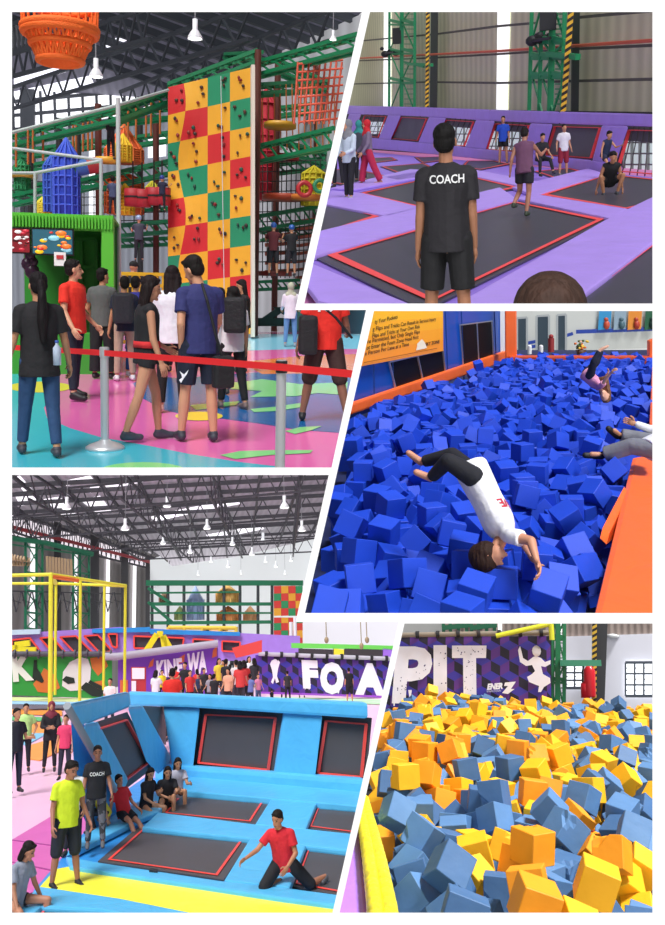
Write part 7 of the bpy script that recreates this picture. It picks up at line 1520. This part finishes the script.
# people near
stand(R, 64, 889, 121, 32, 'man in a bright lime tee and black shorts looking down beside the arena', h=1.72, tc='#d2e62a', bot='knee', bc='#1e222e', shoe='#15151a', skin='#a8705a', wide=1.1, hair='short', hc='#17110f', pose=dict(aR=(6, 12, 24), aL=(8, 14, 18), head=(22, 20, 0), lR=(-3, 5, 2), lL=(4, 6, 0)))
COACH4 = person(R, g(95, 848, .12), 1.62, 6, 'coach in a black lettered tee and grey camouflage trousers', z=.12, tc='#14161e', bc=mat('#6d7078', .8, 'camo', scale=9), shoe='#5a5c60', skin='#a8745c', pose=dict(aR=(6, 10, 18), aL=(10, 12, 26), head=(4, 4, 0)), wide=1.05)
person(R, g(124, 820, .15), 1.5, 38, 'boy in a red tee sitting on the blue edge with legs stretched out', tc='#da2832', bot='shorts', bc='#181a22', shoe='#6e6a70', skin='#c08468', z=.12, vox=.009, pose=dict(tor=(-14, -6, 0), lL=(66, 4, 18, 0), lR=(74, 4, 30, 0), aR=(-20, 16, 6), aL=(10, 10, 30), head=(16, 0, 0), lowz=.63))
person(R, g(146, 806, .15), 1.6, 50, 'girl in black sitting cross-legged with long hair on the arena edge', tc='#1c1b20', bot='short', bc='#17171b', shoe='#888', hair='long', hc='#120d0d', z=.05, vox=.0095, pose=dict(tor=(8, 0, 0), lL=(84, 10, 110), lR=(80, 24, 100), aR=(30, 8, 50), aL=(36, 8, 50), head=(16, -20, 0), lowz=.73))
person(R, g(166, 802, .15), 1.6, 10, 'girl in black shorts hugging her knees on the arena edge', tc='#1a191e', bot='short', bc='#15151a', shoe='#303038', hair='long', hc='#120d0d', z=.05, vox=.0095, pose=dict(tor=(20, 0, 0), lL=(112, 4, 108), lR=(104, 8, 100), aR=(60, 8, 70), aL=(60, 8, 70), head=(-6, 0, 0), lowz=.73))
person(R, g(176, 796, .15), 1.6, 14, 'girl in a pale sleeveless top behind the knee-hugging one', top='tee', tc='#b8b6c4', bot='short', bc='#1a1a22', shoe='#444', hair='long', hc='#120d0d', z=.1, vox=.01, pose=dict(tor=(14, 0, 0), lL=(100, 4, 100), lR=(90, 8, 90), aR=(50, 8, 60), aL=(50, 8, 60), head=(4, 0, 0), lowz=.72))
person(R, g(285, 879, .13), 1.72, -22, 'man in a red tee kneeling on one knee on the arena pads', tc='#cf2232', bot='shorts', bc='#15161c', shoe='#62666e', skin='#b57a5c', z=.13, vox=.0088, wide=1.05, curl=None) if False else \
person(R, g(285, 882, .13), 1.62, -28, 'man in a red tee kneeling with one leg out behind on the arena pads', tc='#cf2232', bot='knee', bc='#15161c', shoe='#62666e', skin='#b57a5c', z=.13, vox=.0088, wide=1.05, pose=dict(tor=(20, 0, 6), lR=(50, 15, 140, 0), lL=(-20, 40, 68, 0), aR=(56, 34, 30), aL=(24, 14, 60, 30), head=(0, -14, 0), lowz=.6))
person(R, g(14, 908, .1), 1.62, 60, 'dark-haired girl in grey sitting cross-legged at the corner of the frame', tc='#8f95a8', bot='short', bc='#2b2c34', shoe=None, hair='bob', hc='#15100f', skin='#b57e64', z=.1, vox=.0088, pose=dict(tor=(14, 0, 0), lR=(80, 30, 100), lL=(86, 20, 96), aR=(30, 14, 16), aL=(20, 20, 10), head=(14, 10, 0), lowz=.76))
stand(R, 13, 793, 82, 40, 'person in a black tee at the frame edge beside the lime man', h=1.72, tc='#181b26', bc='#1a2236', pose=dict(aL=(14, 10, 80)))
stand(R, 23, 772, 65, 15, 'man in a pale green tee with hand on hip across the pink floor', h=1.72, tc='#b6e68c', bc='#191b24', pose=dict(aL=(-10, 30, 70, 40), aR=(6, 10, 10)), wide=1.08)
stand(R, 49, 772, 67, 8, 'woman in a maroon headscarf and black clothes with folded hands', h=1.6, top='tunic', sleeve=1.95, tc='#17171c', bc='#141418', hair='hijab', hc='#7a2c3c', pose=dict(aL=(24, 10, 80, 50), aR=(24, 10, 80, 50)))
stand(R, 64, 780, 62, -10, 'child in a pink tee behind the blue wing pad', h=1.4, tc='#e0406a', bc='#2a2c3c')
stand(R, 72, 856, 86, -14, 'man with cropped hair standing behind the lime tee man', h=1.66, tc='#d8d8dc', bc='#20222c', pose=dict(head=(16, 0, 0)))
stand(R, 109, 728, 50, -10, 'person in a white tee looking over the blue pad wall', h=1.62, tc='#e4dcd8', bc='#2a2c3c')
f_ = g(104, 824, .1); stand(R, 104, 832, 76, -60, 'child in yellow trim crouching behind the coach', h=1.3, tc='#d8c93c', bc='#18181e', pose=dict(tor=(30, 0, 0), lL=(100, 6, 120), lR=(96, 6, 120)))
# the crowd beyond
cr = [(156, 704, 34, '#d8d8dc', '#16161c', 'white-shirted'), (162, 706, 36, '#e8d82c', '#17171c', 'yellow-shirted'), (170, 706, 34, '#2a2038', '#1a1a20', 'dark violet-shirted'), (185, 702, 40, '#18181c', '#17171c', 'black-shirted tall'), (190, 706, 36, '#c8302c', '#1a1a20', 'dark red-shirted'),
      (197, 703, 34, '#d83a3a', '#2a2a30', 'coral-shirted'), (198, 712, 30, '#1a2c4c', '#16161c', 'navy-shirted'), (204, 708, 40, '#2c2a2c', '#1b1b20', 'charcoal-shirted'), (210, 706, 30, '#8c8a94', '#24242c', 'grey-shirted'), (214, 712, 28, '#17171c', '#121216', 'black-clothed short'),
      (223, 698, 38, '#c8a060', '#30508c', 'tan-shirted'), (230, 694, 30, '#18181c', '#1c1c22', 'black-clothed slim'), (238, 700, 34, '#b8b8bc', '#2a3048', 'silver-shirted'), (244, 690, 30, '#c83430', '#1c1c22', 'bright red-shirted'), (246, 700, 32, '#1c2438', '#22283c', 'indigo-shirted'), (219, 684, 28, '#e0c23c', '#3a3a44', 'mustard-shirted'),
      (226, 686, 28, '#18181e', '#2c2c34', 'black-haired dark-clothed'), (236, 684, 28, '#d8d0d0', '#3a3a44', 'cream-shirted'), (240, 680, 24, '#c83a38', '#2c2c34', 'small red-shirted'), (249, 684, 30, '#e4e4e8', '#1c1c22', 'white-topped'), (254, 690, 32, '#2c2a30', '#1c1c22', 'dark-topped by the banner'),
      (258, 706, 26, '#c87a9a', '#4c5c7c', 'pink-topped'), (250, 708, 22, '#6c7cb8', '#2c2c34', 'blue-topped small'), (243, 672, 20, '#e0e0e4', '#2c2c34', 'white-shirted far-off'), (252, 670, 20, '#d84038', '#2c2c34', 'red-shirted far-off'), (232, 674, 22, '#2c2c34', '#1c1c22', 'black-shirted far-off'),
      (263, 668, 22, '#d0d0d8', '#2c2c34', 'pale-shirted far-off'), (228, 700, 32, '#d8a080', '#1c1c22', 'peach-topped'), (176, 700, 34, '#e0302c', '#18181e', 'vivid red-shirted')]
for i, (x, y, hp_, tc, bc, w_) in enumerate(cr):
    q_ = at(x, min(y-hp_, 674), 37+(i*7 % 9)); yw_ = random.choice((175, 190, 150, 20, -30, 200)); lab_ = '%s person standing in the crowd by the purple banner' % w_
    kw_ = dict(tc=tc, bc=bc, group='crowd by the purple banner', hc='#15100f', pose=dict(aR=(random.randint(0, 40), 8, random.randint(10, 60)), aL=(10, 10, 20)), hair=random.choice(('short', 'short', 'bob')))
    if 'far-off' in w_: stand(R, x, y, hp_, yw_, lab_, h=None, **kw_)
    else: person(R, (q_.x, q_.y), min(1.9, q_.z-.6), yw_, lab_, z=.6, **kw_)
mb = MB(); a_, b_, c_, d_ = at(146, 690, 25.5), at(262, 690, 25.5), at(266, 690, 47), at(146, 690, 47); mb.slab([V((p.x, p.y, .6)) for p in (a_, b_, c_, d_)], (0, 0, -.66)); mk('floor_platform', mb, mat('#ecc0dc', .35), R, kind='structure', label='raised pale pink floor the crowd stands on')
pq = at(172.5, 668, 28); person(R, (pq.x, pq.y), pq.z-.6, 180, 'man in a red tee with white side stripes, largest in the crowd', z=.6, tc='#d8281c', bc='#1a1a20', wide=1.15, hc='#15100f')
stand(R, 272, 706, 16, 180, 'dark-haired person crouching at the foot of the lettered banner', tc='#17171c', bc='#121216')
stand(R, 288, 702, 30, 190, 'person in white and black before the white figure on the banner', tc='#2a282c', bc='#17171c')
stand(R, 284, 700, 30, 170, 'person in a white top beside the one in black by the banner', tc='#e0dcd8', bc='#17171c')
stand(R, 302, 698, 32, 170, 'person in maroon and black standing under the letter F', tc='#4c2438', bc='#17171c', pose=dict(aL=(50, 20, 60)))
stand(R, 350, 703, 34, 180, 'man in black seen from behind between the letters O and A', tc='#121216', bot='knee', bc='#121216', wide=1.1)
stand(R, 345, 694, 30, 150, 'child in a blue top climbing at the banner beside letter O', tc='#2c5cb0', bc='#2c2c3c', h=1.5, pose=dict(aR=(120, 20, 10), aL=(100, 20, 10)))
for x, y in ((268, 660), (274, 662), (280, 662)): stand(R, x, y+4, 18, 0, 'small dark-haired person %s on the raised walkway' % {268: 'in white', 274: 'in black', 280: 'in brown'}[x], tc={268: '#e8e4e4', 274: '#1c1c22', 280: '#6c5040'}[x], bc='#2c2c34')
# ============================================================= orange and blue foam pit (lower right)
R = P5; g, at, on = R.g, R.at, R.on
YB = 18.6; B_ = lambda x, y, d=0: at(x, y, YB+d)
mb = MB(); mb.slab([g(330, 930, -.62), g(668, 930, -.62), g(668, 690, -.62), g(372, 690, -.62)], (0, 0, -.05)); mk('floor', mb, mat('#14161c', .8), R, kind='structure', label='dark pit bottom under the orange and blue foam')
pbn = hexbanner(R, B_, [(388, 638.5), (551.5, 636), (551.5, 718), (372, 716)], 'lettered_banner', 'purple block-patterned banner reading PIT behind the foam', .38, '#8a7f70', pal=('#5b2c8c', '#3a30a4', '#1a1530'), clampn=8)
WH5 = mat('#efecf4', .6, var=.08, scale=4)
mb = MB()
text_on(mb, 'P', B_(392, 700, -.05), B_(430, 700, -.05), B_(396, 647, -.05), bold=.045); text_on(mb, 'I', B_(433.5, 697, -.05), B_(447, 697, -.05), B_(433.5, 646, -.05), bold=.05); 
mb.slab([B_(x, y, -.05) for x, y in [(452, 645.5), (486.5, 645.5), (486, 658), (476, 658), (476.5, 695), (463.5, 695), (463, 658), (452, 658)]], (0, .01, 0))
mk('lettering', mb, WH5, R, parent=pbn)
mb = MB()
for x, y0, y1 in ((394, 696, 706), (402, 694, 703), (410, 690, 699), (436, 695, 703), (442, 696, 701), (465, 692, 699), (471, 693, 697)): mb.slab([B_(x-1.8, y0, -.052), B_(x+1.8, y0, -.052), B_(x+.6, y1, -.052), B_(x-.4, y1, -.052)], (0, .008, 0))
mk('drips', mb, WH5, R, parent=pbn)
mb = MB(); rr = random.Random(9)
for i in range(70):
    k_ = rr.choice([(400, 665, 26, 28), (434, 650, 12, 42), (464, 660, 11, 32), (454, 647, 30, 9), (396, 684, 18, 12)]); x, y, s_ = k_[0]+rr.random()*k_[2], k_[1]+rr.random()*k_[3], rr.uniform(.25, .75)
    if 408 < x < 420 and y < 672: continue
    mb.face([B_(x+s_*math.cos(t)*rr.uniform(.6, 1.3), y+s_*math.sin(t), -.066) for t in [j*math.pi/3 for j in range(6)]])
mk('speckles', mb, mat('#3a2a66'), R, parent=pbn)
mb = MB(); text_on(mb, 'ENER', B_(487, 689.5, -.05), B_(503, 688.5, -.05), B_(488, 683.8, -.05), bold=.06)
poly2d(mb, [B_(x, y, -.05) for x, y in [(505, 682.5), (516, 681.5), (511, 689), (514.5, 689), (508, 694), (502, 693), (508, 686), (504, 686)]]); text_on(mb, 'FITNESS STUDIO', B_(487, 692.3, -.05), B_(501, 691.5, -.05), B_(487, 690.6, -.05)); mk('emblem', mb, mat('#f2f2f6'), R, parent=pbn)
J = [(518, 650), (520, 646), (521.5, 651), (523, 658), (528, 661), (533, 657), (536, 656), (541, 658), (545, 662), (550.5, 660), (550.5, 664), (545, 667), (541, 666), (543, 674), (550, 678), (550.5, 683), (544, 687), (541, 692), (538, 692), (539, 686), (534, 684), (529, 682), (527, 677), (532, 674), (535, 671), (532, 665), (526, 666), (520, 662)]
mb = MB(); poly2d(mb, [B_(x, y, -.05) for x, y in J]); mb.lathe(B_(536.5, 651, -.05), [(0, 0), (.085, 0), (.085, .01), (0, .01)], n=12, rot=Matrix.Rotation(math.pi/2, 3, 'X')@Matrix.Diagonal((1, 1.25, 1))); mk('figure_shape', mb, WH5, R, parent=pbn)
# hall behind
YH = 30.0; H_ = lambda x, y, d=0: at(x, y, YH+d)
mb = MB(); mb.slab([H_(x, y) for x, y in [(395, 615), (668, 615), (668, 640), (395, 642)]], (0, .1, 0)); mk('wall_upper', mb, mat('#8f8078', .7, 'corrugated', scale=1.6), R, kind='structure', label='brown ribbed upper wall')
mb = MB(); mb.slab([H_(x, y, -.1) for x, y in [(545, 637), (600, 635.5), (668, 633), (668, 725), (545, 722)]], (0, .1, 0)); mk('wall_back', mb, mat('#dcdce6', .7, var=.03, scale=1), R, kind='structure', label='white plaster wall beyond the pit')
mb = MB(); mb.slab([H_(x, y, -.3) for x, y in [(400, 620), (442, 622), (442, 640), (400, 640)]], (0, .1, 0)); mk('wall_panel', mb, mat('#a9a8a6', .7), R, kind='structure', label='pale grey wall panel above the banner')
def win5(x0, x1, y0, y1, nx, ny, i):
    mb = MB(); mb.slab([H_(x0, y0, -.2), H_(x1, y0, -.2), H_(x1, y1, -.2), H_(x0, y1, -.2)], (0, .05, 0)); mk('window_%d' % i, mb, mat('#f2f6fb', .3, emit=.9), R, kind='structure', label='bright barred window in the white wall')
    mb = MB()
    for k_ in range(nx+1): x = x0+(x1-x0)*k_/nx; mb.bar(H_(x, y0, -.25), H_(x, y1, -.25), .045)
    for k_ in range(ny+1): y = y0+(y1-y0)*k_/ny; mb.bar(H_(x0, y, -.25), H_(x1, y, -.25), .05 if 0 < k_ < ny else .08)
    for k_ in range(nx): 
        for j in range(1, ny*2): x = x0+(x1-x0)*k_/nx; y = y0+(y1-y0)*j/ny/2; mb.bar(H_(x+.5, y, -.26), H_(x+1.8, y, -.26), .03)
    mk('trim_window_bars', mb, mat('#4a525e', .4), R, kind='structure', label='dark bars of the window')
win5(566, 583, 665, 688, 2, 3, 1); win5(625.5, 662, 662.5, 696, 4, 3, 2)
for i, (x0, x1) in enumerate([(498, 502), (556, 562)]):
    mb = MB(); mb.slab([H_(x0, 616, -.15), H_(x1, 616, -.15), H_(x1, 640, -.15), H_(x0, 640, -.15)], (0, .05, 0)); mk('window_strip_%d' % (i+1), mb, mat('#f4f6f8', .4, emit=.9), R, kind='structure', label='white daylight strip in the ribbed wall')
mb = MB(); mb.slab([H_(x, y, -.8) for x, y in [(596, 615), (608, 615), (604, 718), (593, 718)]], (0, .5, 0)); mk('column', mb, mat('#35363a', .6), R, kind='structure', label='dark steel column before the white wall')
striped(R, H_(594, 712, -1.1), H_(594.5, 618, -1.1), .13, 'yellow and black striped column beside the dark steel column')
T = tower(R, [553, 558, 564.5], [637, 663, 680], lambda x: x-.5, 'green lattice tower at the end of the banner', lambda x, y: B_(x, y, 1.5), w=.07, ybot=712, ytop=618)
mb = MB(); mb.bar(B_(560, 663, 1.4), B_(601, 663, 1.4), .12); mk('arm', mb, mat('#3f9a78', .4), R, parent=T)
for a in ((442, 470, 'green frame beam above the banner, by the grey panel'), (470, 497, 'green frame beam above the banner, by the daylight strip')):
    mb = MB(); 
    for x in (a[0]+1, a[0]+8, a[0]+16, a[0]+24): mb.bar(H_(x, 616, -1), H_(x+1, 640, -1), .1)
    mb.bar(H_(a[0], 628, -1), H_(a[1], 625, -1), .14); mb.bar(H_(a[0], 622, -1), H_(a[1], 620, -1), .1); mk('green_scaffold', mb, mat('#1a6a48', .5), R, label=a[2], cat='scaffold')
mb = MB(); q = lambda x, y: B_(x, y, -.5); mb.path([q(496, 636), q(550, 624), q(551.5, 624.5)], .045, n=8); mb.tube(q(551, 624), q(552, 640), .05, n=8); mk('yellow_pole', mb, mat('#d8dc3a', .4), R, label='slanting yellow-green pole above the banner', cat='pole')
T = thing('fire_extinguisher', R, H_(589, 697, -1.2), 'red fire extinguisher hanging by the striped column', 'extinguisher')
mb = MB(); c = H_(590, 697, -1.2); mb.lathe(c, [(0, 0), (.16, 0), (.17, .05), (.17, .75), (.1, .85), (.05, .9), (0, .9)], n=14); c2 = H_(585.5, 698, -1.2); mb.lathe(c2, [(0, 0), (.13, 0), (.13, .4), (0, .5)], n=12); mk('tank', mb, mat('#c8202c', .3), R, parent=T)
mb = MB(); mb.path([c+V((0, 0, .9)), c+V((-.12, 0, 1.0)), c+V((-.2, -.02, .7)), c+V((-.2, -.02, .4))], .025); mk('hose', mb, mat('#181818'), R, parent=T)
mb = MB(); mb.ell(H_(613, 636, -.3), (.18, .1, .07), seg=8); mb.box(H_(613, 635.5, -.2), (.4, .2, .06)); mk('wall_fitting', mb, mat('#d8dadc'), R, label='small white fitting on the wall beneath the ribbed band', cat='fitting')
# side rolls and purple mat
yr = vinyl('#eee02a', 5, .6)
def roll(pts, r_px, label):
    mb = MB(); P_ = []
    for x, y in pts: p = g(x, y, .1); P_.append(p)
    for i, (a, b) in enumerate(zip(P_, P_[1:])):
        ra = r_px; n_ = 5
        for j in range(n_): mb.cap(a.lerp(b, j/n_), a.lerp(b, (j+.93)/n_), .044, .046, n=12)
    mk('padded_roll', mb, yr, R, label=label, cat='padding')
roll([(377.5, 940), (375, 905), (369.5, 862), (364.5, 830), (361, 812), (359, 800)], 7, 'yellow padded roll bordering the purple mat')
roll([(393, 940), (388.5, 905), (380, 862), (372, 830), (367, 812), (364, 800)], 7, 'yellow padded roll bordering the foam cubes')
mb = MB(); mb.slab([g(x, y, .04) for x, y in [(320, 930), (369, 930), (366, 895), (360, 845), (356, 810), (345, 800)]], (0, 0, -.2)); mk('side_mat', mb, vinyl('#b07ae8', 2, .4), R, bevel=.02, label='violet padded mat at the corner beside the yellow rolls', cat='mat')
mb = MB(); 
for a, b in zip([(376, 925), (370.5, 880), (363, 826), (359, 806)], [(370.5, 880), (363, 826), (359, 806), (357, 795)]): mb.bar(g(*a, .055), g(*b, .055), .02, .05)
mk('orange_piping', mb, mat('#c86a2c'), R, label='thin orange piping between violet mat and yellow roll', cat='piping')
FO = mat('#f59a12', .62, var=.1, scale=6, bump=.35); FY = mat('#fcb814', .62, var=.1, scale=6, bump=.35); FG = mat('#5580b0', .62, var=.14, scale=6, bump=.35); FG2 = mat('#426a98', .62, var=.14, scale=6, bump=.35)
rr5 = {}
def col5(i, p, rr):
    px, py = R.pix(p); w = .5
    if px < 470 and py > 800: w = .22       # mostly blue-grey in the near corner by the rolls
    elif py < 730: w = .66
    t = rr.random()
    if t < w: return 0 if rr.random() < .35 else 1
    return 2 if rr.random() < .6 else 3
foam(DATA5, R, [FO, FY, FG, FG2], 'foam_block', ['orange foam block in the two-colour pit', 'amber yellow foam block in the two-colour pit', 'slate blue foam block in the two-colour pit', 'darker slate blue foam block in the two-colour pit'],
     ['orange foam blocks', 'amber foam blocks', 'slate blue foam blocks', 'dark slate blue foam blocks'], col5, lambda p: (R.pix(p)[0] < 374 and R.pix(p)[1] < 840 and p.y < 5.2 and False), 'foam_blocks', 8, nick=True, rest='smaller orange, amber and slate blue foam blocks heaped towards the lettered banner')
# ============================================================= fuse the figures, print their shirts
NAMES = {}
run_jobs()
def find(part, root):
    for c in root.children:
        if c.name.startswith(part): return c
for root in [o for o in bpy.data.objects if o.get('category') == 'person']:
    if root['label'].startswith('coach in a black tee'):
        sh = find('shirt', root)
        if sh: shirt_text(root, figure_of[root.name], sh, 1.73/1.75, 'COACH', 1, .1, .25, .06, P2, xc=-.005)
    if root['label'].startswith('coach in a black lettered'):
        sh = find('shirt', root)
        if sh: shirt_text(root, figure_of[root.name], sh, 1.0, 'COACH', -1, .0, .24, .06, P4)
    if root['label'].startswith('boy in a white tee and black'):
        sh = find('shirt', root)
        if sh: shirt_text(root, figure_of[root.name], sh, 1.5/1.75, 'ALIVE', -1, -.02, .26, .08, P3, col='#c0283a')
    if root['label'].startswith('man in a red tee, brown'):
        sh = find('shirt', root)
        if sh: shirt_text(root, figure_of[root.name], sh, 1.0, '16', 1, .04, .16, .1, P1)
    if root['label'].startswith('man in a navy tee'):
        sh = find('shorts', root)
# ============================================================= the white wall with five openings, and the partitions between the halls
WM = mat('#f4f4f4', .9)
polys = [[(12, 12), (362, 12), (296.2, 305), (295.2, 310), (366, 310), (331.5, 467.5), (12, 467.5)], [(370, 12), (652.5, 12), (652.5, 303.5), (304.3, 303.5)], [(374, 311), (652.5, 311), (652.5, 613), (305, 613)],
         [(12, 475), (328.7, 475), (295.6, 622), (398.7, 622), (332.5, 912.7), (12, 912.7)], [(404.5, 623.5), (652.5, 623.5), (652.5, 912.7), (339.5, 912.7)]]
outer = [(-260, -260), (925, -260), (925, 1185), (-260, 1185)]
wall = bpy.data.collections.new('gallery_wall'); SC.collection.children.link(wall)
vs, fs = [], []
loops = [outer]+polys
def wp(x, y, Z): return CAM+ray(x, y)*Z
front = [wp(x, y, 2.0) for l in loops for x, y in l]; tr = tessellate_polygon([[wp(x, y, 2.0) for x, y in l] for l in loops]); n0 = len(front)
back = []
for l in loops:
    c = V((sum(p[0] for p in l)/len(l), sum(p[1] for p in l)/len(l)))
    for x, y in l: back.append(wp(x, y, 2.06))
vs = front+back; fs = [tuple(t) for t in tr]+[tuple(n0+i for i in reversed(t)) for t in tr]; k = 0
for l in loops:
    n = len(l)
    for i in range(n): a, b = k+i, k+(i+1) % n; fs.append((a, b, n0+b, n0+a))
    k += n
me = bpy.data.meshes.new('wall_front'); me.from_pydata([tuple(v) for v in vs], [], fs)
bm = bmesh.new(); bm.from_mesh(me); bmesh.ops.recalc_face_normals(bm, faces=bm.faces); bm.to_mesh(me); bm.free()
me.materials.append(WM); wf = bpy.data.objects.new('wall_front', me); wall.objects.link(wf); wf['kind'] = 'structure'; wf['label'] = 'white display wall with five slanted openings into the halls'
PM = mat('#d8d8d8', .9)
for (a, b) in [((366, 5), (300, 307)), ((300, 307), (659, 307)), ((370, 307), (334.5, 471)), ((5, 471.3), (334.5, 471.3)), ((333, 471), (300, 617.7)), ((300, 617.7), (659, 617.7)), ((402, 617.7), (335, 921)), ((5.5, 5), (5.5, 921)), ((658.5, 5), (658.5, 921)), ((5, 5.5), (659, 5.5)), ((5, 920), (659, 920))]:
    d = V((b[1]-a[1], a[0]-b[0])).normalized()*.8; pts = []
    for Z in (2.06, 95.0):
        for (x, y), s_ in ((a, 1), (b, 1), (b, -1), (a, -1)): pts.append(wp(x+d.x*s_, y+d.y*s_, Z))
    me = bpy.data.meshes.new('wall_partition'); me.from_pydata([tuple(p) for p in pts], [], [(0, 1, 2, 3), (7, 6, 5, 4), (0, 4, 5, 1), (1, 5, 6, 2), (2, 6, 7, 3), (3, 7, 4, 0)])
    me.materials.append(PM); o = bpy.data.objects.new('wall_partition', me); wall.objects.link(o); o['kind'] = 'structure'; o['label'] = 'plain white partition between neighbouring halls'

# ============================================================= light
def sun(name, R, direction, energy, angle, color=(1, 1, 1), link=True):
    L = bpy.data.lights.new(name, 'SUN'); L.energy = energy; L.angle = math.radians(angle); L.color = color
    o = bpy.data.objects.new(name, L); SC.collection.objects.link(o)
    d = V(direction).normalized()
    if R: d = R.M.to_3x3()@d
    o.rotation_mode = 'QUATERNION'; o.rotation_quaternion = d.to_track_quat('-Z', 'Y')
    if link and R:
        o.light_linking.receiver_collection = R.col
        o.light_linking.blocker_collection = BLK[R.name]
    return o
BLK = {}
for R_ in ROOMS:
    c = bpy.data.collections.new('shade_'+R_.name); BLK[R_.name] = c; nb = set(o.name for o in R_.noblock)
    for o in R_.col.objects:
        if o.type == 'MESH' and o.name not in nb and not (o.get('kind') == 'structure' and not o.name.startswith('floor')): c.objects.link(o)  # roofs and walls left out, so the added suns reach inside
LIGHTS = {'climbing_hall': [((.35, .55, -1), 4.2, 25), ((0, .15, -1), 2.2, 150), ((0, 1, .1), 2.6, 100), ((0, .5, 1), 2.2, 120)],  # per hall: key sun first, then added fills from above, front, below
          'purple_court': [((-.5, .45, -1), 3.2, 40), ((0, .3, -1), 2.8, 150), ((0, 1, -.1), 3.6, 100)],
          'blue_pit': [((-.35, .25, -1), 4.4, 15), ((0, .2, -1), 1.6, 150), ((-.8, 1, -.1), 1.9, 40)],
          'blue_court': [((.5, .5, -1), 4.4, 25), ((0, .2, -1), 3.4, 150), ((0, 1, .1), 3.4, 100), ((0, .5, 1), 3.2, 120)],
          'yellow_pit': [((-.55, .2, -1), 6.5, 12), ((0, .2, -1), 1.8, 150), ((0, 1, -.1), 2.0, 60)]}
for R_ in ROOMS:
    for i, (d, e, a) in enumerate(LIGHTS[R_.name]): sun('added_hall_sun', R_, d, e, a)  # suns added for each hall alone, not fittings of the hall
o = sun('wall_fill_sun', None, (0, 1, -.15), 1.4, 60)  # added sun that lifts the display wall to full white
gl = bpy.data.collections.new('gallery_lit'); gl.objects.link(wf); o.light_linking.receiver_collection = gl; o.light_linking.blocker_collection = gl
c = bpy.data.collections.new('partition_shade'); c.objects.link(P1.noblock[0])
pc = bpy.data.collections.new('partitions_lit')
for q_ in wall.objects:
    if q_.name.startswith('wall_partition'): pc.objects.link(q_)
for d_ in ((.8, .8, -.6), (-.8, .8, .6)):
    o = sun('partition_fill_sun', None, d_, 1.6, 120); o.light_linking.receiver_collection = pc; o.light_linking.blocker_collection = c  # added suns that only brighten the partitions, no real lamps
w = bpy.data.worlds.new('world'); SC.world = w; w.use_nodes = True; w.node_tree.nodes['Background'].inputs[0].default_value = (1, 1, 1, 1); w.node_tree.nodes['Background'].inputs[1].default_value = .8
# camera
cd = bpy.data.cameras.new('camera'); cam = bpy.data.objects.new('camera', cd); SC.collection.objects.link(cam); cam.location = CAM; cam.rotation_euler = (math.pi/2, 0, 0)
cd.sensor_fit = 'VERTICAL'; cd.sensor_height = 24; cd.lens = F/925*24; cd.shift_y = -(462.5-CY)/925; cd.clip_end = 400; cd.clip_start = .05
SC.camera = cam
vs_ = SC.view_settings; vs_.view_transform = 'Standard'; vs_.look = 'None'; vs_.exposure = 0; vs_.gamma = 1
SC.cycles.max_bounces = 6; SC.cycles.diffuse_bounces = 3; SC.cycles.sample_clamp_indirect = 4
